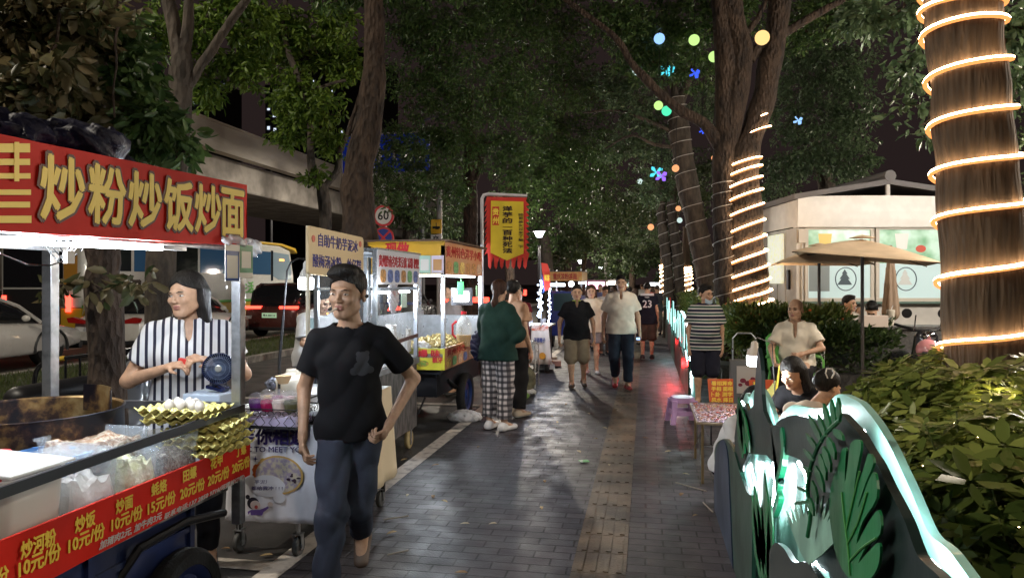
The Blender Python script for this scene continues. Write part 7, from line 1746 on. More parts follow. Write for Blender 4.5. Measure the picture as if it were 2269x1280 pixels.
# --- hanging lanterns
lcols={'blue': (.30,.55,1.),'lime': (.62,1.,.30),'amber': (1.,.66,.25),'white': (.75,.95,.90),'teal': (.10,.95,.50),'cyan': (.1,.75,.9),'deep blue': (.05,.12,1.),'orange': (1.,.42,.18),'violet': (.35,.15,1.)}
def lantern(px,py,rpx,d,col,s_,label,bf=False):
    c=W(px,py,d); r=rpx/F*d
    t=thing('hanging_lantern',label,'lantern',tuple(c),group='coloured lanterns in the trees')
    gm=glow('lant_'+col,lcols[col],s_)
    g=MB()
    if bf:
        for a in (.5,2.2,3.7,5.4): g.add([c,c+Vector((r*1.4*math.cos(a-.4),.05,r*1.4*math.sin(a-.4))),c+Vector((r*1.8*math.cos(a),0,r*1.8*math.sin(a))),c+Vector((r*1.3*math.cos(a+.4),-.05,r*1.3*math.sin(a+.4)))],[(0,1,2,3)])
        g.build('wings',gm,t,solid=.01)
    else: g.ball(c,r,20); g.build('globe',gm,t,smooth=True)
    g=MB(); g.tube([c+Vector((0,0,r*.9)),c+Vector((.02,.02,r+.9))],.006,4); g.lathe([(.03,0),(.03,.03),(.001,.035)],c+Vector((0,0,r*.96)),8); g.build('cord',blackm,t)
for px,py,r_,d,col,s_,lb in ((1461,86,12,12.5,'blue',1.4,'pale blue globe, highest on the left'),(1538,89,12,12.6,'lime',1.1,'lime globe beside the pale blue one at the top'),(1582,126,12,12.8,'lime',1.1,'lime globe just left of the big trunk'),(1689,84,16,10.5,'amber',1.3,'large amber globe between the two upper stems'),
    (1411,157,10,13,'white',.9,'whitish globe half hidden in leaves'),(1459,234,10,12.5,'lime',1.1,'lime globe above the teal one on the long branch'),(1477,246,11,12.3,'teal',1.1,'teal green globe under the long branch'),(1582,350,6,13,'orange',1.2,'small orange globe by the fork'),
    (1497,373,8,13.5,'orange',1.1,'orange globe behind the leaning trunk'),(1442,503,7,19,'orange',1.3,'small orange globe low over the crowd'),(1503,462,6,16,'orange',1.2,'orange globe next to the leaning trunk, low'),(1506,488,6,16,'white',.8,'dim white globe below the low orange one'),(1418,402,6,18,'white',.6,'dim grey globe far left in the branches')):
    lantern(px,py,r_,d,col,s_,lb)
for px,py,r_,d,col,s_,lb in ((1474,158,8,13,'cyan',1.3,'cyan butterfly light under the highest globes'),(1487,153,5,13.2,'cyan',1.3,'small cyan butterfly light'),(1539,163,7,13,'deep blue',1.3,'deep blue butterfly light left of the lime globe'),(1556,290,4,12,'deep blue',1.3,'tiny deep blue butterfly light at the fork'),(1454,382,9,14,'cyan',1.2,'cyan and blue butterfly light low in the branches'),(1465,390,8,13.9,'violet',1.3,'violet butterfly light beside the cyan one'),(1768,267,6,15,'blue',1.,'pale blue butterfly light on the right of the stems')):
    lantern(px,py,r_,d,col,s_,lb,True)
# ================================================================== BRIDGE, TOWERS, ROAD SIGNS
conc=mat('bridge_concrete',(.50,.46,.41),.8,var=.25,vscale=1.2,bump=.15,bscale=8,col2=(.36,.32,.28),stretch=(1,.25,1))
t=thing('road_bridge','pale concrete road bridge running behind the trees','bridge',(-20,40,0))
g=MB(); g.b2((-18.5,-5,7.30),(-18.0,130,8.45)); g.b2((-18.53,-5,8.451),(-17.9,130,8.53)); g.b2((-18.06,-5,7.85),(-17.995,130,7.88)); g.build('parapet',conc,t)
g=MB(); g.b2((-25,-5,5.9),(-18.7,130,7.299)); g.build('girder',mat('girder',(.32,.29,.26),.8,var=.3,vscale=1.),t,bevel=.1)
for y in (22,54,86):
    g=MB(); g.b2((-23,y-.9,-.01),(-21,y+.9,5.6)); g.b2((-24.4,y-1.,5.3),(-19.2,y+1.,5.899)); g.build('pier',MATS['girder'],t,bevel=.08)
g=MB()
for y in range(0,130,12): g.b2((-17.994,y,7.3),(-17.985,y+.05,8.45))
g.build('joint',mat('joint_dark',(.06,.055,.05),.9),t)
tow=mat('tower_dark',(.022,.02,.026),.8)
def tower(px0,px1,pyt,d,label,wins,col=(.75,.85,1.)):
    a_,b_=W(px0,pyt,d),W(px1,pyt,d); t=thing('tower_block',label,'tower block',((a_.x+b_.x)/2,a_.y,0))
    g=MB(); g.b2((a_.x,a_.y,0),(b_.x,a_.y+(b_.x-a_.x),a_.z)); g.build('walls',tow,t)
    for (wx,wy,ww,wh) in wins:
        p=N(wx,wy,a_.y-.2); q=N(wx+ww,wy+wh,a_.y-.2); g=MB(); g.b2((p.x,a_.y-.2,q.z),(q.x,a_.y-.001,p.z)); g.build('window',glow('win_lit',col,1.1,False),t)
    g=MB(); g.b2((a_.x,a_.y-.3,a_.z),(b_.x,a_.y+3,a_.z+.5)); g.build('roof_edge',tow,t)
tower(420,500,186,120,'dark tower with a lit roof edge left of the trees',[(427,222,5,8),(436,223,3,7),(484,186,16,3)])
tower(588,628,195,150,'dark tower with a column of lit windows seen through leaves',[(592,240,5,4),(604,252,6,7),(592,280,5,7),(606,284,5,6),(606,225,4,3)])
tower(640,830,120,190,'wide dark tower behind the slender tree',[(690,178,5,4),(700,260,5,4),(735,200,5,4),(770,280,4,4),(756,290,4,5)],(.9,.85,.7))
tower(-60,100,470,80,'low dark building far left with coloured shop lights',[(2,575,8,12),(45,585,12,4),(60,592,8,3)],(.9,.6,.9))
for i,(x,y,s_,c) in enumerate(((8,580,9,(.9,.35,.9)),(14,592,5,(.3,.4,1.)),(60,586,8,(1.,.8,.7)),(74,590,5,(1,.9,.8)),(40,606,7,(.9,.85,.7)),(72,612,6,(1,.8,.5)),(34,622,8,(.95,.9,.8)))):
    p=W(x,y,75); g=MB(); g.b2((p.x-s_*.02,p.y,p.z-s_*.02),(p.x+s_*.02,p.y+.1,p.z+s_*.02)); tag(g.build('shop_light',glow('shop%d' % i,c,2.5,False)),['violet','blue','warm','pale','cream','amber','white'][i]+' distant shop light at the far left','shop light')
# blue direction sign, partly behind the leaves
t=thing('direction_sign','large blue direction sign board mostly hidden by leaves','road sign',tuple(W(860,640,30)))
def wq(px,py,d): return W(px,py,d)
g=MB(); a_,b_=W(758,300,30),W(962,384,30); g.b2((a_.x,a_.y,b_.z),(b_.x,a_.y+.1,a_.z)); sb=g.build('board',mat('sign_blue',(.01,.04,.42),.4,emit=(.01,.08,1.),es=.06),t)
g=MB(); c1_,c2_=W(750,384,30),W(962,408,30); g.b2((a_.x-.1,a_.y,c2_.z),(b_.x,a_.y+.1,c1_.z-.01)); g.build('lower_board',mat('sign_white',(.55,.52,.48),.4),t)
g=MB(); 
for px in (800,835,870): p=W(px,372,30); text_mesh_into(g,'↑',(p.x,a_.y-.02,p.z),UX,UZ,1.0,.35,.03)
g.tube([(a_.x,a_.y-.03,b_.z),(a_.x,a_.y-.03,a_.z),(b_.x,a_.y-.03,a_.z)],.05,5); g.build('marking',whitep,sb)
g=MB(); p=W(848,640,30.3); g.tube([(p.x,p.y,0),(p.x,p.y,a_.z)],.17,12); g.build('pole',mat('pole_grey',(.38,.36,.34),.5,.3),t)
def round_sign(px,py,r_px,d,label,kind):
    c=W(px,py,d); r=r_px/F*d; t=thing('traffic_sign',label,'traffic sign',(c.x,c.y,0))
    nrm='Y'
    g=MB(); g.lathe([(.001,-.012),(r,-.012),(r,.012),(.001,.012)],c,40,'Y'); pl=g.build('disc',mat('sign_red',(.52,.02,.03),.4),t)
    if kind == 60:
        g=MB(); g.lathe([(.001,-.002),(r*.78,-.002),(r*.78,.002),(.001,.002)],c+Vector((0,-.016,0)),40,'Y'); w_=g.build('white_field',mat('sign_white2',(.66,.63,.62),.4),pl)
        g=MB(); text_mesh_into(g,'60',c+Vector((-r*.52,-.022,-r*.38)),UX,UZ,r*.78,r*1.04,.03); g.build('lettering',blackm,w_)
    else:
        g=MB(); g.lathe([(.001,-.002),(r*.84,-.002),(r*.84,.002),(.001,.002)],c+Vector((0,-.016,0)),40,'Y'); w_=g.build('blue_field',mat('sign_blue2',(.01,.03,.25),.4),pl)
        g=MB()
        for s_ in (-1,1): g.bar(c+Vector((-r*.6,-.021,s_*r*.6)),c+Vector((r*.6,-.021,-s_*r*.6)),.004,r*.2) if False else g.box(c+Vector((0,-.021-.001*s_,0)),(r*1.68,.003,r*.18),ry=s_*PI/4)
        g.build('red_cross',MATS['sign_red'],w_)
    g=MB(); top=c.z+r*(1.9 if kind == 60 else .3); g.tube([(c.x+.01,c.y+.06,0),(c.x+.01,c.y+.06,top)],.045,10); g.build('pole',MATS['pole_grey'],t)
round_sign(850,478,24,16.0,'round sixty speed limit sign with a red rim',60)
round_sign(850,527,24,16.0,'blue no-stopping sign below the speed limit sign',0)
c=W(967,502,15.5); t=thing('camera_sign','yellow camera warning sign on a pole behind the potato cart','traffic sign',(c.x,c.y,0)); k5_=15.5/F
g=MB(); g.box(c,(25*k5_,.02,32*k5_)); yb_=g.build('plate',mat('sign_yellow',(.62,.36,.02),.4),t,bevel=.01)
g=MB(); g.box(c+Vector((0,-.014,-.02)),(17*k5_,.006,5*k5_)); g.box(c+Vector((0,-.014,.04)),(1.5*k5_,.006,9*k5_)); g.box(c+Vector((.02,-.014,-.045)),(8*k5_,.006,3*k5_)); g.build('camera_symbol',blackm,yb_)
g=MB(); g.box(c+Vector((0,0,-27*k5_)),(25*k5_,.02,18*k5_)); wb_=g.build('lower_plate',whitep,t)
g=MB(); text_mesh_into(g,'交',c+Vector((-.08,-.013,-33*k5_)),UX,UZ,13*k5_,14*k5_,.03); g.build('lettering',blackm,wb_)
g=MB(); g.tube([(c.x+.05,c.y+.06,0),(c.x+.05,c.y+.06,W(0,420,15.5).z)],.06,10); g.build('pole',MATS['pole_grey'],t)
g=MB(); p=W(1342,600,38); g.tube([(p.x,p.y,0),(p.x,p.y,W(0,568,38).z)],.07,8); g.tube([(p.x,p.y,W(0,583,38).z),(p.x+.45,p.y,W(0,583,38).z)],.03,6); tag(g.build('metal_pole',MATS['pole_grey']),'thin grey pole with a short arm between the far lamps','pole')
# ================================================================== VEHICLES
def car_paint(n,c,r=.25): return mat('paint_'+n,c,r,coat=.8,var=.03)
cg=mat('car_glass',(.012,.013,.016),.06); trim=mat('car_trim',(.018,.018,.02),.5)
tail=mat('tail_red',(.20,.006,.006),.2,emit=(1.,.03,.02),es=.04); tail_lit=glow('tail_lit',(1.,.05,.03),6.,False)
def loft_body(sections,n=28):
    """sections: list of (y, halfwidth, zlow, zhigh, power) rounded-box rings along the car"""
    vs,fs=[],[]
    for (y,hw,z0,z1,pw) in sections:
        for j in range(n):
            a=2*PI*j/n; c_,s_=math.cos(a),math.sin(a)
            vs.append((hw*math.copysign(abs(c_)**pw,c_),y,(z0+z1)/2+(z1-z0)/2*math.copysign(abs(s_)**pw,s_)))
    k=len(sections)
    for i in range(k-1):
        for j in range(n): fs.append((i*n+j,i*n+(j+1) % n,(i+1)*n+(j+1) % n,(i+1)*n+j))
    fs.append(tuple(range(n))); fs.append(tuple((k-1)*n+j for j in range(n))[::-1])
    m=MB(); m.add(vs,fs); return m
def car(label,loc,rz,paint,suv=False,lit=False,plate=(.45,.62,.45),group=None,txt=None):
    """local: front at +Y, rear at -Y, x to the side"""
    t=thing('car',label,'car',loc,rz,group)
    H=1.62 if suv else 1.43; Lh=2.2 if suv else 2.35; bl=.98 if suv else .90
    S=[(-Lh,.74,.30,bl-.12,.45),(-Lh+.06,.83,.26,bl-.05,.42),(-Lh+.35,.90,.26,bl+.01,.34),(-1.2,.915,.22,bl+.02,.30),(0,.92,.21,bl,.30),(1.0,.915,.22,bl-.04,.30),(1.7,.90,.25,bl-.10,.34),(Lh-.12,.80,.32,bl-.20,.42),(Lh,.66,.40,bl-.30,.55)]
    b_=loft_body(S).build('body',paint,t,local=True,smooth=True)
    if suv: C_=[(-Lh+.10,.70,bl-.08,bl+.10,.4),(-Lh+.30,.76,bl-.08,H-.16,.36),(-Lh+.60,.74,bl-.08,H-.02,.34),(-.6,.74,bl-.08,H,.34),(.4,.72,bl-.08,H-.04,.34),(1.0,.72,bl-.1,bl+.32,.4),(1.45,.66,bl-.12,bl+.02,.5)]
    else: C_=[(-1.85,.66,bl-.1,bl+.06,.5),(-1.35,.70,bl-.1,bl+.30,.38),(-.85,.70,bl-.1,H-.03,.34),(-.2,.70,bl-.1,H,.34),(.35,.68,bl-.1,H-.05,.34),(.95,.70,bl-.1,bl+.24,.4),(1.4,.66,bl-.12,bl+.0,.5)]
    loft_body(C_,24).build('cabin',cg,t,local=True,smooth=True)
    # roof skin and pillars in body colour
    g=MB(); y0,y1=(-Lh+.5,.35) if suv else (-.95,.30)
    g.grid(lambda u,v: Vector(((u-.5)*1.18*(1-.06*v),y0+(y1-y0)*v,H+.006-.05*(2*u-1)**2-(.10 if v > .92 or v < .06 else 0)*.4+.02*math.sin(PI*v))),8,10); g.build('roof',paint,t,local=True,smooth=True,solid=.02)
    g=MB()
    for s_ in (-1,1):
        if suv: ps=[[(s_*.74,-Lh+.22,bl),(s_*.70,-Lh+.50,H-.10),(s_*.60,-Lh+.62,H-.02)],[(s_*.70,1.30,bl-.05),(s_*.66,.80,H-.25),(s_*.60,.40,H-.03)]]
        else: ps=[[(s_*.72,-1.80,bl-.02),(s_*.68,-1.25,H-.22),(s_*.60,-.90,H-.03)],[(s_*.72,1.32,bl-.05),(s_*.67,.85,H-.25),(s_*.60,.32,H-.04)],[(s_*.745,-.25,bl),(s_*.66,-.2,H-.05)]]
        for p in ps: g.tube(p,.035,6)
        g.tube([(s_*.60,y0,H-.03),(s_*.62,(y0+y1)/2,H-.02),(s_*.60,y1,H-.04)],.03,6)
    g.build('pillars',paint,t,local=True,smooth=True)
    for x in (-.78,.78):
        for y in (-1.35,1.38):
            g=MB(); g.lathe([(.20,-.11),(.31,-.115),(.335,-.08),(.335,.08),(.31,.115),(.20,.11)],(x,y,.335),26,'X'); wl=g.build('wheel',tyre,t,local=True,smooth=True)
            g=MB(); sx=1 if x > 0 else -1
            g.lathe([(.205,sx*.10),(.21,sx*.118),(.19,sx*.11),(.05,sx*.085),(.04,sx*.11),(.001,sx*.112)],(x,y,.335),20,'X')
            for k_ in range(5): a=2*PI*k_/5; g.bar((x+sx*.108,y+.03*math.cos(a),.335+.03*math.sin(a)),(x+sx*.112,y+.19*math.cos(a),.335+.19*math.sin(a)),.035,.012)
            g.build('rim',mat('alloy',(.35,.35,.36),.3,.7),wl,local=True)
            g=MB(); g.tube([(x*1.02+sx*.115,y+.39*math.cos(a),.335+.39*math.sin(a)) for a in np.linspace(-.15,PI+.15,14)],.028,6); g.build('wheel_arch',trim,t,local=True)
    for s_ in (-1,1):
        g=MB(); 
        if suv: g.b2((s_*.30,-Lh-.02,bl-.115),(s_*.84,-Lh+.16,bl-.035)) if s_ > 0 else g.b2((-.84,-Lh-.02,bl-.115),(-.30,-Lh+.16,bl-.035))
        else: g.poly([(0,0),(.42,.02),(.46,.13),(.30,.15),(.04,.08)],.12,(s_*.42 if s_ > 0 else -.42,-Lh-.012,bl-.20),Vector((s_,0,0)),UZ)
        g.build('tail_light',tail_lit if lit else tail,t,local=True,bevel=.01)
        g=MB(); g.poly([(0,0),(.34,.03),(.36,.12),(.05,.10)],.1,(s_*.44,Lh-.03,bl-.33),Vector((s_,0,0)),UZ); g.build('headlight',mat('headlamp',(.5,.5,.5),.1),t,local=True)
        g=MB(); g.ball((s_*.98,.72,bl+.06),.09,10,sz=.7,sy=.6); g.build('wing_mirror',paint,t,local=True,smooth=True)
    g=MB(); g.b2((-.23,-Lh-.055,.60),(.23,-Lh-.035,.745)); pl=g.build('number_plate',mat('plate%d' % round(plate[0]*100),plate,.4,emit=plate if lit else None,es=.5 if lit else 0),t,local=True)
    if txt:
        g=MB(); text_mesh_into(g,txt,(-.19,-Lh-.058,.635),UX,UZ,.075,.38,.02,th=.001); g.v=g.v; g.build('lettering',blackm,pl,local=True)
    g=MB(); g.b2((-.80,-Lh-.01,.22),(.80,-Lh+.10,.33)); g.b2((-.78,Lh-.14,.26),(.78,Lh-.03,.42)); g.build('bumper',trim,t,local=True,bevel=.03)
    return t
wp1,wp2=car_paint('white',(.62,.60,.56)),car_paint('maroon',(.10,.035,.030))
c=G(232,785); car('white sedan seen from behind between the trees, green plate',(c.x,c.y+2.35,-.01),0,wp1,plate=(.15,.45,.22))
c=G(612,748); car('dark red suv with lit tail lights beyond the second cart',(c.x-.2,c.y+2.2,-.01),0,wp2,suv=True,lit=True,plate=(.42,.62,.40),txt='粤A·88116')
c=W(-75,700,13.2); car('white car at the frame edge showing only its nose',(c.x,c.y-.4,-.01),0,wp1)
c=W(60,660,24); car('silver white sedan passing in the far lane',(c.x,c.y,-.01),.0,car_paint('silver',(.5,.46,.42)))
c=W(1000,660,26); car('grey car standing far behind the potato stall',(c.x-2,c.y,-.01),0,car_paint('grey',(.12,.12,.13)),lit=True)
c=W(890,660,24); car('white car behind the glass stall in traffic',(c.x-2.2,c.y,-.01),0,car_paint('grey2',(.35,.34,.33)),lit=True)
# coach
c=W(640,640,30); t=thing('coach','white and yellow coach with blue lit windows in the near traffic','bus',(-15.2,c.y-5,0))
bw_,bl_,bh_=2.5,11.5,3.25; y1=c.y; y0=y1-bl_; x1=W(640,640,30).x+.25; x0=x1-bw_
white_b=car_paint('coachwhite',(.60,.60,.56)); yel_b=mat('coach_yellow',(.60,.38,.03),.35,coat=.5)
g=MB(); pts=[(0,.95),(0,2.9),(.12,3.12),(bl_-1.2,3.12),(bl_-.35,2.95),(bl_-.05,1.9),(bl_,.95)]
g.poly(pts,bw_,(x1,y0,0),UYV,UZ); bd=g.build('body',white_b,t,bevel=.06)
g=MB(); g.poly([(0,.32),(0,.948),(bl_,.948),(bl_-.02,.32)],bw_-.02,(x1-.01,y0,0),UYV,UZ); g.build('skirt',yel_b,t,bevel=.04)
g=MB(); g.poly([(.1,3.121),(bl_-1.1,3.121),(bl_-.1,2.98),(bl_+.25,2.86),(bl_+.1,3.08),(bl_-1.,3.22),(.1,3.22)],bw_*.96,(x1+.02,y0,0),UYV,UZ); g.build('roof',yel_b,t,bevel=.03)
bluwin=mat('coach_window',(.03,.07,.12),.06,emit=(.10,.30,.62),es=.07)
for i in range(6):
    a_=.4+i*1.55; g=MB(); g.poly([(a_,1.95),(a_+1.42,1.95),(a_+1.42,2.85),(a_,2.85)],.02,(x1+.012,y0,0),UYV,UZ); g.build('window',bluwin if i % 2 else mat('coach_window_dark',(.015,.02,.025),.06),t,bevel=.004)
g=MB(); g.poly([(9.75,1.9),(10.2,1.75),(11.2,1.75),(11.25,2.1),(11.0,2.8),(9.75,2.85)],.02,(x1+.012,y0,0),UYV,UZ); g.build('window',mat('coach_front',(.20,.26,.30),.08,emit=(.3,.45,.55),es=.10),t,bevel=.004)
g=MB(); g.poly([(9.6,1.7),(9.75,1.72),(9.75,2.9),(9.6,2.9)],.02,(x1+.014,y0,0),UYV,UZ); g.build('door_pillar',MATS['coach_window_dark'],t)
g=MB(); text_mesh_into(g,'5G生活',(x1+.02,y0+7.0,1.25),UYV,UZ,.42,1.3,.03); g.build('lettering',mat('coach_green',(.12,.45,.08),.5),bd)
g=MB(); text_mesh_into(g,'e 新能源公交',(x1+.02,y0+8.7,1.25),UYV,UZ,.34,1.9,.02); g.build('lettering',mat('coach_navy',(.03,.08,.2),.5),bd)
g=MB(); g.b2((x1+.005,y0,.95),(x1+.012,y0+bl_-.3,1.03)); g.build('stripe',MATS['coach_green'],t)
for y in (y0+2.2,y0+bl_-2.2): wheel(t,(x1-.12,y,.48),.48,.26,steel_dark); wheel(t,(x0+.14,y,.48),.48,.26,steel_dark)
g=MB(); p=W(618,581,29.6); g.box((x1+.03,y1-1.1,2.55),(.02,.35,.08)); g.build('indicator',glow('amber_lit',(1.,.4,.1),4.,False),t)
g=MB(); g.b2((x0+.10,y0-.03,1.5),(x1-.55,y0-.005,3.0)); g.build('rear_window',cg,t,bevel=.02)
g=MB(); g.b2((x0+.10,y0-.035,.45),(x1-.62,y0-.005,1.45)); g.build('engine_grille',trim,t,bevel=.02)
g=MB(); g.b2((x1-.52,y0-.03,1.55),(x1-.12,y0-.005,2.35)); g.build('rear_panel',mat('van_orange',(.5,.24,.04),.4),t)
for s_ in (x1-.45,x0+.08):
    g=MB(); g.b2((s_,y0-.05,.85),(s_+.14,y0-.006,1.28)); g.build('tail_light',tail_lit,t)
    g=MB(); g.b2((s_,y0-.05,2.55),(s_+.2,y0-.006,2.62)); g.build('roof_lamp',MATS['amber_lit'],t)
# ================================================================== SCOOTERS AND RAIL BEHIND THE CARTS
def scooter(loc,rz,col,label,sc_=1.,helmet=None):
    t=thing('scooter',label,'scooter',loc,rz,'scooters parked behind the stalls')
    sd=lambda P: smin(smin(smin(cone(P,v3((0,.62,.92)),v3((0,.72,.42)),.085,.12,1.5,(1,0,0)),cone(P,v3((0,.60,.30)),v3((0,.0,.28)),.10,.10,1.3,(1,0,0)),.06),cone(P,v3((0,-.05,.50)),v3((0,-.75,.62)),.15,.10,1.1,(1,0,0)),.08),ell(P,v3((0,.74,.48)),(.11,.20,.12)),.05)
    V,Fq=surf_nets(sd,(-.3,-1.05,.1),(.3,1.1,1.15),.026); pack([(V,Fq,0)],'body',mat('sc_'+label[:8],col,.25,coat=.6),t)
    sd=lambda P: cone(P,v3((0,.0,.72)),v3((0,-.65,.76)),.10,.09,1.4,(1,0,0)); V,Fq=surf_nets(sd,(-.25,-.85,.55),(.25,.2,.95),.026); pack([(V,Fq,0)],'seat',blackm,t)
    for y in (.80,-.55):
        g=MB(); g.lathe([(.13,-.04),(.21,-.05),(.235,-.02),(.235,.02),(.21,.05),(.13,.04)],(0,y,.235),22,'X'); wl=g.build('wheel',tyre,t,local=True,smooth=True)
        g=MB(); g.lathe([(.03,-.03),(.135,-.02),(.135,.02),(.03,.03)],(0,y,.235),14,'X'); g.build('rim',steel,wl,local=True)
    g=MB(); g.tube([(-.33,.50,1.03),(-.12,.60,.98),(.12,.60,.98),(.33,.50,1.03)],.016,8); g.tube([(0,.60,.98),(0,.66,.8)],.03); g.build('handlebar',blackm,t,local=True)
    g=MB(); g.ball((0,.74,.90),.07,12,sy=.6); g.build('headlight',mat('headlamp',(.5,.5,.5),.1),t,local=True,smooth=True)
    for s_ in (-1,1):
        g=MB(); g.tube([(s_*.22,.54,1.0),(s_*.27,.52,1.20)],.006); g.lathe([(.001,-.008),(.05,-.006),(.05,.006),(.001,.008)],(s_*.27,.52,1.23),12,'Y'); g.build('mirror',blackm,t,local=True)
    if helmet:
        g=MB(); g.ball((.0,.1,.92),.13,14,sz=.9); g.build('helmet',mat('helm'+label[:6],helmet,.3,coat=.5),t,local=True,smooth=True)
    return t
q=G(290,1010); scooter((W(292,800,5.9).x,W(292,800,5.9).y+.4,0),PI+.35,(.12,.13,.15),'dark grey scooter facing the viewer right behind the rough trunk')
q=W(18,880,5.2); scooter((q.x-.1,q.y+.2,0),PI-.3,(.45,.44,.44),'pale scooter with white mudguard at the left frame edge')
for i,(px,d,rz,col,lb,hm) in enumerate(((905,11.0,1.3,(.03,.03,.035),'black scooter seen through the glass stall',None),(950,10.8,1.1,(.25,.25,.26),'grey scooter seen through the potato stall',(.5,.5,.5)),(1000,12.2,1.4,(.10,.28,.06),'green scooter behind the potato stall',None),(1050,12.8,1.2,(.03,.04,.06),'dark scooter near the banner pole',None),(1140,14.5,.6,(.08,.08,.09),'black scooter with lit tail beside the drinks stall',None),(1165,16.,.4,(.04,.05,.12),'navy scooter with helmet left of the drinks stall',(.02,.05,.2)))):
    q=W(px,700,d); scooter((q.x-.6,q.y,0),rz,col,lb,helmet=hm)
g=MB(); p=W(1010,665,13); g.b2((p.x-.25,p.y,p.z-.04),(p.x+.25,p.y+.05,p.z+.04)); tag(g.build('tail_lamp',tail_lit),'glowing red tail lamp seen between the potato stall posts','tail lamp')
g=MB(); p=W(1062,664,13.5); g.b2((p.x-.18,p.y,p.z-.05),(p.x+.18,p.y+.05,p.z+.05)); tag(g.build('tail_lamp',tail_lit),'glowing red tail lamp left of the woman in green','tail lamp')
g=MB(); p=W(1161,648,15); g.b2((p.x-.05,p.y,p.z-.06),(p.x+.05,p.y+.05,p.z+.06)); tag(g.build('tail_lamp',tail_lit),'small red tail lamp left of the drinks stall','tail lamp')
t=thing('bike_rail','black tubular rail with yellow bands behind the fry stall','rail',tuple(G(150,1000,0)))
d_=6.0; g=MB()
g.tube([W(p_[0],p_[1],d_) for p_ in catmull([(76,900),(76,850),(82,820),(100,802),(125,796),(195,786),(300,772)],4)],.019,10); g.tube([W(p_[0],p_[1],d_) for p_ in catmull([(265,778),(282,782),(288,800),(289,960)],4)],.019,10)
for px in (145,177): g.tube([W(px,790,d_),W(px,900,d_)],.010,6)
g.build('tube',mat('gloss_black',(.012,.012,.014),.15,coat=.6),t,smooth=True)
g=MB(); g.tube([W(126,795.5,d_),W(145,793,d_)],.022,10); g.build('band',mat('band_yellow',(.60,.38,.03),.4),t); g=MB(); g.tube([W(289,835,d_),W(289,872,d_)],.022,10); g.build('band',MATS['band_yellow'],t)
# ================================================================== LITTER AND FALLEN LEAVES
rr=random.Random(11)
lit_m=[mat('dry_leaf_a',(.36,.26,.13),.7),mat('dry_leaf_b',(.22,.13,.06),.7),mat('dry_leaf_c',(.45,.38,.26),.7)]
spots=[(1207,1066),(985,1110),(903,1097),(965,1030),(1092,1160),(960,1100),(1283,1000),(1305,916),(1320,972),(1222,922),(1340,948),(1160,855),(1178,833),(1235,935),(895,1018),(1030,1160),(1510,1095),(1520,1050),(1540,1142),(1430,970),(1200,1125),(868,1180),(500,1215),(590,1230),(1022,1268),(1480,1000),(1350,1030),(1255,895),(1060,990)]
wl_=['near the white line','by the tactile strip','on the dark paving','in front of the carts','close to the panels']
for i,(px,py) in enumerate(spots):
    p=G(px,py,.012); s_=rr.uniform(.022,.042); a=rr.uniform(0,PI); g=MB()
    pts=[(-s_,0,.0),(-s_*.3,s_*.42,.006),(s_*.5,s_*.35,.008),(s_,0,.003),(s_*.4,-s_*.4,.008),(-s_*.4,-s_*.35,.006)]
    g.add([(p.x+x*math.cos(a)-y*math.sin(a),p.y+x*math.sin(a)+y*math.cos(a),.014+z) for x,y,z in pts],[tuple(range(6))])
    tag(g.build('fallen_leaf',rr.choice(lit_m),solid=.002),'small dry fallen leaf on the ground','fallen leaf','fallen leaves')
p=G(1294,1022,.012); g=MB(); g.box((p.x,p.y,.018),(.085,.06,.006),rz=.4); o=g.build('snack_wrapper',mat('wrapper',(.12,.42,.14),.4,col2=(.6,.6,.58),vscale=12,ramp=(.48,.52))); tag(o,'green and white snack wrapper on the paving left of the tactile strip','wrapper')
for i,(a,b,lb) in enumerate((((1497,1068),(1565,1087),'thin grey stick on the paving before the blue panel'),((850,1150),(905,1142),'pale stick by the walking man'),((1558,1112),(1580,1134),'short pale stick at the foot of the panels'),((858,1228),(905,1218),'thin twig beside the foot of the man in black'))):
    p,q=G(*a,.016),G(*b,.016); g=MB(); g.tube([p,q],.005,5); tag(g.build('stick',mat('stick_pale',(.32,.28,.24),.7)),lb,'stick')
q=G(1030,932); bag((q.x,q.y,.05),(.20,.13,.075),'crumpled white plastic sheet on the ground by the potato cart wheel',mat('sheet_white',(.58,.56,.56),.45))
for i,(px,py) in enumerate(((1215,800),(1222,812),(1205,822))):
    q=G(px,py); g=MB(); g.box((q.x,q.y,.05+.02*i),(.35,.22,.10),rz=.2*i); tag(g.build('cardboard_box',mat('card_%d' % i,((.5,.45,.4),(.45,.25,.2),(.5,.5,.5))[i],.6),bevel=.004),('pale','reddish','grey')[i]+' flattened box on the paving before the blue tricycle','box')
# ================================================================== PEOPLE
def cloth(n,c,r=.85,**k): return mat('cloth_'+n,c,r,var=.12,vscale=7,bump=.12,bscale=220,spec=.2,**k)
def stripes(name,axis,width,c1,c2,duty=.5,c3=None):
    m,nt,b=node_mat(name); N_,Lk=nt.nodes,nt.links
    tc=N_.new('ShaderNodeTexCoord'); sp=N_.new('ShaderNodeSeparateXYZ'); Lk.new(tc.outputs['Object'],sp.inputs[0])
    d=N_.new('ShaderNodeMath'); d.operation='DIVIDE'; d.inputs[1].default_value=width; Lk.new(sp.outputs[axis],d.inputs[0])
    f=N_.new('ShaderNodeMath'); f.operation='FRACT'; Lk.new(d.outputs[0],f.inputs[0])
    rp=N_.new('ShaderNodeValToRGB'); rp.color_ramp.interpolation='CONSTANT'; e=rp.color_ramp.elements; e[0].color=(*c1,1); e[1].position=duty; e[1].color=(*c2,1)
    if c3: q=e.new(min(.98,duty+(1-duty)*.28)); q.color=(*c3,1); q=e.new(min(.99,duty+(1-duty)*.72)); q.color=(*c2,1)
    Lk.new(f.outputs[0],rp.inputs[0]); Lk.new(rp.outputs[0],b.inputs['Base Color']); b.inputs['Roughness'].default_value=.85
    MATS[name]=m; return m
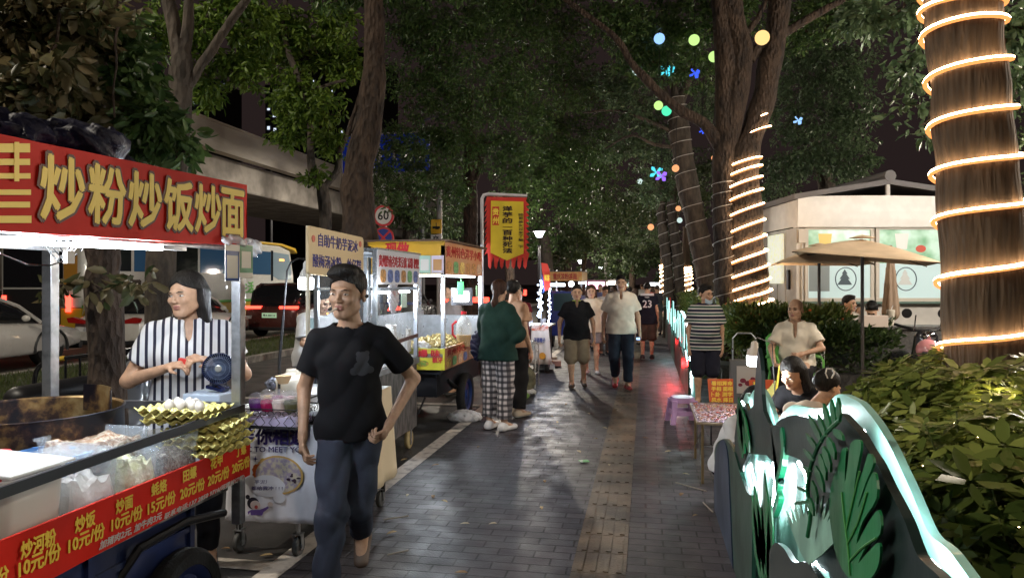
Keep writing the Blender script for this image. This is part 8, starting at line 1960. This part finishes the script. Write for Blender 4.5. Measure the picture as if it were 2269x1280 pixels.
def plaid(name):
    m,nt,b=node_mat(name); N_,Lk=nt.nodes,nt.links
    tc=N_.new('ShaderNodeTexCoord'); sp=N_.new('ShaderNodeSeparateXYZ'); Lk.new(tc.outputs['Object'],sp.inputs[0]); prev=None
    for ax,w_ in ((0,.055),(2,.062),(1,.075)):
        d=N_.new('ShaderNodeMath'); d.operation='DIVIDE'; d.inputs[1].default_value=w_; Lk.new(sp.outputs[ax],d.inputs[0])
        s=N_.new('ShaderNodeMath'); s.operation='MULTIPLY'; s.inputs[1].default_value=2*PI; Lk.new(d.outputs[0],s.inputs[0]); si=N_.new('ShaderNodeMath'); si.operation='SINE'; Lk.new(s.outputs[0],si.inputs[0])
        rp=N_.new('ShaderNodeValToRGB'); rp.color_ramp.elements[0].position=.28; rp.color_ramp.elements[0].color=(.18,.17,.20,1); rp.color_ramp.elements[1].position=.62; rp.color_ramp.elements[1].color=(1,1,1,1)
        mr=N_.new('ShaderNodeMath'); mr.operation='MULTIPLY_ADD'; mr.inputs[1].default_value=.5; mr.inputs[2].default_value=.5; Lk.new(si.outputs[0],mr.inputs[0]); Lk.new(mr.outputs[0],rp.inputs[0])
        if ax == 1: continue
        if prev is None: prev=rp.outputs[0]
        else:
            mx=N_.new('ShaderNodeMixRGB'); mx.blend_type='MULTIPLY'; mx.inputs[0].default_value=1; Lk.new(prev,mx.inputs[1]); Lk.new(rp.outputs[0],mx.inputs[2]); prev=mx.outputs[0]
    mc=N_.new('ShaderNodeMixRGB'); mc.inputs[1].default_value=(.02,.018,.025,1); mc.inputs[2].default_value=(.56,.50,.49,1); Lk.new(prev,mc.inputs[0]); Lk.new(mc.outputs[0],b.inputs['Base Color']); b.inputs['Roughness'].default_value=.85
    return m
def pos(px,d): x,y=XY(px,d); return (x,y,0)
sole_w=mat('sole_white',(.58,.56,.54),.5); shoe_k=mat('shoe_black',(.02,.02,.022),.45); shoe_w=mat('shoe_white',(.60,.58,.58),.5); shoe_b=mat('shoe_brown',(.09,.06,.045),.6); shoe_r=mat('shoe_red',(.35,.03,.03),.5)
def facecam(px): # rotation that turns the body towards the camera
    u=(px-CX)/F; return YAW-math.atan(u)
# --- man in black striding towards the viewer
pb=pos(778,3.6)
bm_=cloth('black',(.010,.010,.012))
pm_,nt,b=node_mat('printed_black'); N_,Lk=nt.nodes,nt.links; b.inputs['Roughness'].default_value=.9; b.inputs['Specular IOR Level'].default_value=.12
tc=N_.new('ShaderNodeTexCoord'); acc=None
for cx_,cz_,r_ in ((.070,1.235,.030),(.050,1.255,.012),(.088,1.257,.012),(.066,1.185,.038),(.030,1.170,.020),(.105,1.175,.018)):
    v_=N_.new('ShaderNodeVectorMath'); v_.operation='MULTIPLY'; v_.inputs[1].default_value=(1,0,1); Lk.new(tc.outputs['Object'],v_.inputs[0])
    ds=N_.new('ShaderNodeVectorMath'); ds.operation='DISTANCE'; ds.inputs[1].default_value=(cx_,0,cz_); Lk.new(v_.outputs[0],ds.inputs[0])
    lt=N_.new('ShaderNodeMath'); lt.operation='LESS_THAN'; lt.inputs[1].default_value=r_; Lk.new(ds.outputs['Value'],lt.inputs[0])
    if acc is None: acc=lt.outputs[0]
    else: mx=N_.new('ShaderNodeMath'); mx.operation='MAXIMUM'; Lk.new(acc,mx.inputs[0]); Lk.new(lt.outputs[0],mx.inputs[1]); acc=mx.outputs[0]
mc=N_.new('ShaderNodeMixRGB'); mc.inputs[1].default_value=(.010,.010,.012,1); mc.inputs[2].default_value=(.05,.05,.058,1); Lk.new(acc,mc.inputs[0]); Lk.new(mc.outputs[0],b.inputs['Base Color'])
man=person('man in a black t-shirt striding past with a cigarette, arms bent',pb,facecam(778)-.12,1.668,
    pose=dict(pelvis=(0,.0,.93),waist=(-.005,0,1.08),chest=(-.005,-.02,1.24),neck=(0,-.02,1.42),head=(-.012,-.055,1.580),
        hip_l=(.072,.02,.90),hip_r=(-.072,-.02,.90),knee_l=(.045,-.02,.49),ank_l=(.02,.34,.24),toe_l=(.02,.28,.08),
        knee_r=(-.075,-.16,.50),ank_r=(-.10,-.20,.09),toe_r=(-.115,-.37,.05),
        sho_l=(.158,-.0,1.350),sho_r=(-.158,-.03,1.345),elb_l=(.315,.12,1.12),wri_l=(.205,-.05,.925),elb_r=(-.245,.05,1.09),wri_r=(-.232,-.06,.875)),
    tone=.74,bulk=.92,hair='quiff',headscale=1.10,top=dict(mat=pm_,off=.017,hem=.835,sleeve=.66,sflare=.020,wr=.010,name='tshirt',neck=.068),
    bottom=dict(mat=cloth('slate',(.038,.044,.066)),off=.022,wr=.014,upto=1.95),shoes=(shoe_b,sole_w),head_yaw=-.28,head_pitch=.05,head_roll=.03,curl=(.95,.55),res=.009,fine=.0042,palm=((-.9,.1,.3),(.9,.2,0)),neckr=.054,fat=1.03,hscale=1.05)
# small things he wears and holds
hw=world_of(man)
def at_man(p): return hw @ (Vector(p)*(1.668/1.7))
hd_=Vector((-.005,-.055,1.580)); Rh=Matrix.Rotation(-.28,3,'Z') @ Matrix.Rotation(.05,3,'X')
mouth=hd_+Rh @ Vector((-.012,-.108,-.060))*1.10; tip=mouth+Rh @ Vector((-.030,-.050,-.022))
t=thing('cigarette','lit cigarette in the lips of the man in black','cigarette',tuple(at_man(mouth)))
g=MB(); g.tube([at_man(mouth),at_man(mouth.lerp(tip,.9))],.0048,8); g.build('paper',mat('cig_paper',(.75,.68,.58),.6),t); g=MB(); g.tube([at_man(mouth.lerp(tip,.9)),at_man(tip)],.0048,8); g.build('ember',glow('ember',(1.,.45,.15),2.5,False),t)
ear=hd_+Rh @ Vector((.088,.0,-.012))*1.10; g=MB(); g.ball(at_man(ear),.010,10); tag(g.build('earbud',blackm,smooth=True),'black earbud in the ear of the man in black','earbud')
# --- vendor woman in stripes
vw=pos(420,3.95)
vend=person('smiling vendor woman in a black and white striped blouse behind the fry stall',vw,facecam(420)-.05,1.66,
    pose=dict(elb_l=(.29,.0,1.11),wri_l=(.10,-.22,1.215),elb_r=(-.31,.0,1.10),wri_r=(-.09,-.22,1.19),sho_l=(.175,0,1.355),sho_r=(-.175,0,1.355),head=(-.015,-.03,1.575)),
    tone=.92,bulk=1.18,hair='bob',headscale=1.06,top=dict(mat=stripes('blouse_stripes',0,.040,(.62,.62,.64),(.012,.012,.03),.62),off=.022,hem=.80,vneck=.085,sleeve=.62,sflare=.02,wr=.008,name='blouse'),
    bottom=dict(mat=cloth('dkpants',(.015,.015,.02)),off=.018),shoes=(shoe_k,sole_w),head_yaw=-.55,head_pitch=.08,head_roll=-.05,curl=(.8,.8),res=.010,fine=.005,fat=1.1,palm=((-.3,.2,-.9),(.3,.2,-.9)))
q=W(408,803,3.70); g=MB(); g.box(q,(.055,.03,.042),rz=.3,ry=.2); tag(g.build('red_packet',mat('packet_red',(.55,.04,.03),.4),bevel=.003),'small red packet held by the vendor woman','packet')
# --- woman in green ordering
gw_=pos(1103,7.75)
person('woman in a dark green top and plaid trousers ordering at the potato cart',pos(1103,7.75),facecam(1103)+PI*.80,1.64,
    pose=dict(elb_l=(.22,-.06,1.09),wri_l=(.12,-.28,1.16),elb_r=(-.22,-.06,1.09),wri_r=(-.12,-.27,1.12),head=(0,-.035,1.575)),
    tone=1.0,hair='tail',hair_col=(.045,.018,.010),top=dict(mat=cloth('green',(.013,.036,.028)),off=.045,hem=.80,sleeve=1.05,sflare=.03,wr=.010,name='top',flare=.03),
    bottom=dict(mat=plaid('plaid'),off=.042,upto=1.86,wr=.012),shoes=(shoe_w,sole_w),head_yaw=.25,curl=(.9,.9),res=.012,fine=.006)
q=W(1060,765,7.9); bag((q.x,q.y,q.z),(.09,.06,.17),'navy shoulder bag of the woman in green',mat('bag_navy',(.010,.012,.045),.5))
person('woman in an apricot top and black trousers beside the woman in green',pos(1137,8.55),facecam(1137)+PI*.78,1.64,
    pose=dict(elb_l=(.21,-.04,1.07),wri_l=(.16,-.20,.95)),hair='bun',top=dict(mat=cloth('apricot',(.50,.30,.19)),off=.03,hem=.86,sleeve=.6,name='top'),bottom=dict(mat=cloth('blackwide',(.014,.013,.014)),off=.05,upto=1.93),shoes=(mat('shoe_cream',(.52,.42,.32),.6),sole_w),res=.014,fine=.0075)
person('woman in dark red beside the drinks stall, hand at her face',pos(1150,11.6),facecam(1150)-.2,1.55,
    pose=dict(elb_l=(.22,-.06,1.12),wri_l=(.06,-.16,1.40)),hair='bun',top=dict(mat=cloth('wine',(.16,.02,.03)),off=.02,hem=.82,sleeve=.5,name='top'),bottom=dict(mat=MATS['cloth_blackwide'],off=.02),shoes=(shoe_k,sole_w),res=.016,fine=.008)
# --- group walking towards the viewer
person('sturdy man in a black polo with yellow collar and khaki shorts',pos(1278,10.9),facecam(1278)+.06,1.575,bulk=1.14,belly=.03,
    pose=dict(knee_l=(.11,-.08,.50),ank_l=(.12,.10,.13),toe_l=(.13,-.04,.04),knee_r=(-.10,-.08,.49),ank_r=(-.09,-.10,.09),toe_r=(-.11,-.27,.05),elb_l=(.27,.02,1.08),wri_l=(.28,-.08,.86),elb_r=(-.28,.04,1.08),wri_r=(-.29,-.06,.84)),
    tone=1.02,hair='crop',headscale=1.08,top=dict(mat=MATS['cloth_black'],off=.028,hem=.80,sleeve=.66,sflare=.03,vneck=.075,collar=mat('collar_lime',(.35,.42,.06),.8),name='polo_shirt'),bottom=dict(mat=cloth('khaki',(.24,.19,.13)),off=.045,upto=1.02),shoes=(shoe_b,sole_w),res=.014,fine=.0065,fat=1.12)
person('woman in a cream t-shirt and grey shorts behind the sturdy man',pos(1310,12.6),facecam(1310),1.57,bulk=1.05,hair='mid',hair_col=(.06,.03,.018),headscale=1.08,
    pose=dict(knee_r=(-.1,-.08,.49),ank_r=(-.09,-.06,.09)),top=dict(mat=cloth('cream',(.60,.50,.38)),off=.04,hem=.80,sleeve=.8,sflare=.04,name='tshirt'),bottom=dict(mat=cloth('greyshort',(.20,.19,.20)),off=.04,upto=.75),shoes=(shoe_w,sole_w),res=.016,fine=.0075,fat=1.1)
pw=person('tall man in a white polo and jeans walking with a phone in his hand',pos(1376,10.75),facecam(1376)+.02,1.73,bulk=1.10,
    pose=dict(knee_l=(.10,-.12,.51),ank_l=(.10,-.10,.09),toe_l=(.12,-.28,.05),knee_r=(-.10,-.12,.51),ank_r=(-.08,.14,.17),toe_r=(-.09,.02,.04),elb_l=(.25,.04,1.08),wri_l=(.27,-.05,.86),elb_r=(-.25,.06,1.08),wri_r=(-.265,-.0,.84)),
    tone=.88,hair='crop',top=dict(mat=cloth('white',(.70,.62,.52)),off=.032,hem=.83,sleeve=.68,sflare=.03,vneck=.07,collar=cloth('white2',(.60,.54,.46)),name='polo_shirt',wr=.010),bottom=dict(mat=cloth('jeans',(.024,.029,.044)),off=.026,upto=1.90),shoes=(shoe_r,sole_w),res=.013,fine=.006)
q=W(1414,750,10.6); t=thing('phone','phone with lit bluish screen held by the tall man','phone',tuple(q)); g=MB(); g.box(q,(.075,.012,.05)); g.build('case',blackm,t); g=MB(); g.box(q+Vector((0,-.008,0)),(.055,.003,.036)); g.build('screen',glow('screen',(.4,.6,1.),2.),t)
jm=cloth('navyjersey',(.012,.014,.025))
jp=pos(1434,15.0); jr=person('person seen from behind in a dark jersey with number twenty three',jp,facecam(1434)+PI,1.62,hair='crop',top=dict(mat=jm,off=.035,hem=.78,sleeve=.5,sflare=.03,name='jersey'),bottom=dict(mat=cloth('brownshort',(.06,.045,.035)),off=.05,upto=1.1),shoes=(shoe_k,sole_w),res=.018,fine=.009)
jt=[o for o in jr.children if o.name.startswith('jersey')][0]; jw=world_of(jr)
g=MB(); fx=Vector((math.cos(facecam(1434)),math.sin(facecam(1434)),0)); bk=Vector((math.sin(facecam(1434)),-math.cos(facecam(1434)),0)); c=Vector(jp)+bk*.158
text_mesh_into(g,'23',c+Vector((0,0,1.10))-fx*.09,fx,UZ,.15,.18,.03,th=.004); text_mesh_into(g,'NBA',c+Vector((0,0,1.30))-fx*.045,fx,UZ,.03,.09,.03,th=.004)
g.build('lettering',mat('jersey_white',(.6,.62,.66),.6),jt)
g=MB(); g.box(c+Vector((0,0,1.37)),(.28,.01,.045),rz=facecam(1434)); g.build('shoulder_band',MATS['jersey_white'],jt)
# far crowd
crowd=[(1340,15.8,.5,(.6,.58,.56),'crop','person in white bending over a phone behind the tall man',1.66,.45),(1303,17.5,0,(.35,.34,.36),'crop','person in grey far behind the sturdy man',1.66,0),(1358,19,PI,(.08,.07,.08),'bob','person with dark hair seen from behind, left of the tall man',1.62,0),(1395,20,PI,(.5,.42,.36),'tail','person in beige seen from behind, right of the tall man',1.62,0),
    (1408,18.5,PI-.4,(.55,.5,.42),'bob','person in a cream top near the jersey',1.58,.2),(1384,27,0,(.12,.12,.14),'crop','small dark figure in the distant crowd',1.7,0),(1456,22,PI,(.05,.05,.06),'crop','dark figure beside the far light panels',1.66,0),(1446,27,PI,(.3,.1,.1),'bob','distant figure in dull red',1.62,0),(1372,24,PI,(.5,.5,.55),'crop','distant figure in pale grey behind the tall man',1.68,0),(1330,23,0,(.1,.1,.2),'crop','distant figure in navy near the pink stall',1.68,0),(1422,32,PI,(.4,.4,.4),'crop','farthest figure on the path',1.7,0)]
for i,(px,d,rz,c,hr,lb,H_,pit) in enumerate(crowd):
    person(lb,pos(px,d),facecam(px)+rz,H_-.11,pose=dict(elb_l=(.22,-.05,1.08),wri_l=(.12,-.24,1.12)) if pit else None,hair=hr,hair_col=(.014,.011,.010) if i % 2 else (.04,.02,.012),head_pitch=pit,top=dict(mat=cloth(f'cr{i}',c),off=.03,hem=.82,sleeve=.6,name='shirt'),bottom=dict(mat=cloth(f'crb{i}',(.03,.03,.045) if i % 3 else (.12,.1,.09)),off=.025),shoes=(shoe_k,sole_w),res=.022,fine=.011)
# --- vendor inside glass stall (grey) 
person('stall worker in white bowing over the counter behind the glass stall',pos(690,7.2),facecam(745)+.6,1.6,pose=dict(chest=(0,-.08,1.22),neck=(0,-.15,1.38),head=(0,-.22,1.52),sho_l=(.16,-.12,1.32),sho_r=(-.16,-.12,1.32),elb_l=(.22,-.2,1.08),wri_l=(.12,-.38,1.0),elb_r=(-.22,-.2,1.08),wri_r=(-.12,-.38,1.0)),
    hair='bun',head_pitch=.5,top=dict(mat=cloth('vendwhite',(.55,.55,.56)),off=.035,hem=.82,sleeve=.8,name='shirt'),bottom=dict(mat=stripes('apron',0,.03,(.05,.05,.06),(.25,.25,.27),.6),off=.04),res=.016,fine=.008,shoes=(shoe_k,sole_w))
person('potato seller in dull grey behind his cart',pos(1002,10.2),-.9,1.60,hair='crop',top=dict(mat=cloth('vendgrey',(.25,.22,.22)),off=.03,hem=.82,name='shirt'),bottom=dict(mat=MATS['cloth_dkpants']),res=.016,fine=.008,shoes=(shoe_k,sole_w))
# --- man in stripes standing by the table
person('man in a navy, green and white striped t-shirt standing with a mask under his chin',pos(1563,9.3),facecam(1563)+.10,1.58,bulk=1.05,belly=.012,tone=.98,hair='short',headscale=1.05,
    pose=dict(elb_l=(.225,.03,1.08),wri_l=(.225,-.02,.84),elb_r=(-.225,.03,1.08),wri_r=(-.225,-.02,.84)),head_yaw=.62,head_pitch=.1,
    top=dict(mat=stripes('tee_stripes',2,.088,(.014,.012,.035),(.55,.52,.48),.38,(.015,.06,.045)),off=.034,hem=.79,sleeve=.72,sflare=.03,name='tshirt',wr=.006),bottom=dict(mat=cloth('navyshort',(.020,.020,.032)),off=.045,upto=1.0),shoes=(shoe_k,sole_w),res=.013,fine=.006)
mk=v3(pos(1563,9.3)); a_m=facecam(1563)+.10+.62
hp=Vector(mk)+Matrix.Rotation(facecam(1563)+.10,3,'Z') @ (Vector((0,-.02,1.575))*(1.58/1.7)); dirm=Matrix.Rotation(a_m,3,'Z') @ Vector((0,-1,0)); sdm=Matrix.Rotation(a_m,3,'Z') @ Vector((1,0,0))
g=MB(); g.grid(lambda u,v: hp+dirm*(.080+.028*math.cos((u-.5)*2.4)-.03)+sdm*(.062*math.sin((u-.5)*2.8))+Vector((0,0,-.085-.055*v+.03*abs(u-.5)*2)),10,4); tag(g.build('face_mask',mat('mask_blue',(.35,.45,.55),.7),smooth=True,solid=.002),'pale blue mask pulled under the chin of the striped man','mask')
# --- seated people
SIT=dict(pelvis=(0,.12,.50),waist=(0,.13,.66),chest=(0,.10,.83),neck=(0,.07,1.01),head=(0,.03,1.165),hip_l=(.09,.10,.48),hip_r=(-.09,.10,.48),knee_l=(.14,-.32,.49),knee_r=(-.14,-.32,.49),ank_l=(.13,-.33,.09),ank_r=(-.13,-.33,.09),toe_l=(.15,-.49,.035),toe_r=(-.15,-.49,.035),sho_l=(.165,.09,.94),sho_r=(-.165,.09,.94))
def sit(**k): d=dict(SIT); d.update(k); return d
od=pos(1762,9.15)
person('bald old man in an open cream shirt sitting in the green chair',od,facecam(1762)-.12,1.84,bulk=1.14,belly=.035,tone=.95,hair='bald',headscale=1.06,fat=1.12,neckr=.060,head_yaw=-.25,
    pose=sit(elb_l=(.29,.0,.72),wri_l=(.10,-.16,.66),elb_r=(-.27,-.02,.70),wri_r=(-.20,-.27,.56)),top=dict(mat=cloth('oldcream',(.68,.61,.50)),off=.026,hem=.50,hemp=(0,0,.50),low=(0,.06,.46),sleeve=.72,sflare=.022,vneck=.14,name='shirt',wr=.012),bottom=dict(mat=cloth('oldblack',(.02,.018,.02)),off=.03,upto=1.9),shoes=(shoe_k,sole_w),res=.013,fine=.0065,curl=(.7,.7))
LOW=dict(SIT); 
def shift(d,dz,dy=0.): return {k: (v[0],v[1]+(dy if k in ('x',) else 0),v[2]+dz) if k not in ('ank_l','ank_r','toe_l','toe_r','knee_l','knee_r') else v for k,v in d.items()}
def low_sit(dz=-.18,lean=.12,**k):
    d={a: list(b) for a,b in SIT.items()}
    for a in ('pelvis','waist','chest','neck','head','hip_l','hip_r','sho_l','sho_r'): d[a][2] += dz
    for a,w_ in (('waist',.25),('chest',.6),('neck',1.),('head',1.35),('sho_l',.85),('sho_r',.85)): d[a][1] -= lean*w_*1.5; d[a][2] -= lean*w_*.3
    d={a: tuple(b) for a,b in d.items()}; d.update(k); return d
stool_d=mat('stool_dark',(.03,.03,.035),.5)
def seated_low(label,px,d,rz,H_,hair,top,bottom,dz,lean,tone=1.05,pitch=.4,yaw=0.,hm='long',arms=None,tz_=.50,stoolh=.28,**k):
    p=pos(px,d); s_=H_/1.7
    ps=low_sit(dz,lean); sh=ps['sho_l']; 
    ps['elb_l']=(.24,sh[1]-.14,sh[2]-.22); ps['wri_l']=(.14,sh[1]-.36,tz_/s_+.045); ps['elb_r']=(-.24,sh[1]-.14,sh[2]-.22); ps['wri_r']=(-.14,sh[1]-.36,tz_/s_+.045)
    if arms: ps.update(arms)
    r=person(label,p,rz,H_,pose=ps,tone=tone,hair=hair,top=top,bottom=bottom,head_pitch=pitch,head_yaw=yaw,res=.012,fine=.0055,shoes=(shoe_k,sole_w),**k)
    return r
tb=cloth('tee_black',(.012,.012,.014))
a1=facecam(1775); 
seated_low('young woman with long black hair in a black tee looking down at the low table',1790,5.75,a1-.5,1.62,'long',dict(mat=tb,off=.02,hem=.40,hemp=(0,0,.33),low=(0,.08,.30),sleeve=.55,name='tshirt'),dict(mat=MATS['cloth_dkpants']),-.17,.14,pitch=.45,headscale=1.04)
stool((pos(1808,5.85)[0]+.05,pos(1808,5.85)[1]+.10,0),.27,.13,stool_d,'dark low stool under the young woman in black',a1-.5)
seated_low('woman with hair held by a white claw clip, back turned, in a pale peach tee',1768,4.95,facecam(1828)+PI-.75,1.60,'bun',dict(mat=cloth('peach',(.60,.48,.38)),off=.028,hem=.40,hemp=(0,0,.33),low=(0,.08,.30),sleeve=.6,name='tshirt'),dict(mat=MATS['cloth_dkpants']),-.18,.16,pitch=.35,headscale=1.02)
stool((pos(1772,4.88)[0],pos(1772,4.88)[1],0),.26,.13,lil,'lilac low stool under the woman with the claw clip',.3)
q=W(1838,826,4.90); t=thing('hair_claw','white hair claw clip holding the dark bun','hair clip',tuple(q)); g=MB()
for s_ in (-1,1): g.tube([q+Vector((s_*.018,0,.03)),q+Vector((s_*.028,-.012,0)),q+Vector((s_*.012,0,-.035))],.005,6)
g.tube([q+Vector((-.02,0,.03)),q+Vector((.02,0,.03))],.006,6); g.build('claw',mat('claw_white',(.65,.62,.58),.3),t)
seated_low('child with short dark hair and pale sleeve leaning on the low table',1634,5.10,facecam(1655)+.9,1.30,'mid',dict(mat=cloth('childwhite',(.60,.60,.62)),off=.03,hem=.40,hemp=(0,0,.33),low=(0,.08,.30),sleeve=.7,name='tshirt'),dict(mat=MATS['cloth_dkpants']),-.12,.12,pitch=.55,headscale=1.22)
stool((pos(1642,5.0)[0]+.05,pos(1642,5.0)[1],0),.26,.12,stool_d,'dark low stool under the child',.5)
person('man in a white shirt sitting under the parasol, head turned right',pos(1886,11.4),facecam(1886)+.9,1.86,hair='short',pose=sit(),tone=.95,top=dict(mat=MATS['cloth_white'],off=.03,hemp=(0,0,.42),low=(0,.08,.40),sleeve=.6,name='shirt'),bottom=dict(mat=MATS['cloth_dkpants']),shoes=(shoe_k,sole_w),res=.016,fine=.008)
person('man in dark clothes bowing over a phone at the counter block',pos(1935,10.6),facecam(1935)-.1,1.80,hair='short',pose=low_sit(0.02,.10,elb_l=(.24,-.12,.74),wri_l=(.10,-.30,.86),elb_r=(-.24,-.12,.74),wri_r=(-.10,-.30,.86)),head_pitch=.7,tone=.85,top=dict(mat=tb,off=.03,hemp=(0,0,.45),low=(0,.06,.42),sleeve=.6,name='shirt'),bottom=dict(mat=MATS['cloth_dkpants']),shoes=(shoe_k,sole_w),res=.016,fine=.008)
def terrace_stool(px,d,h,label):
    p=pos(px,d); stool((p[0],p[1]+.10,0),h,.16,stool_d,label)
terrace_stool(1886,11.4,.42,'dark stool under the man in the white shirt'); terrace_stool(1935,10.6,.42,'dark stool under the man bowing over his phone')
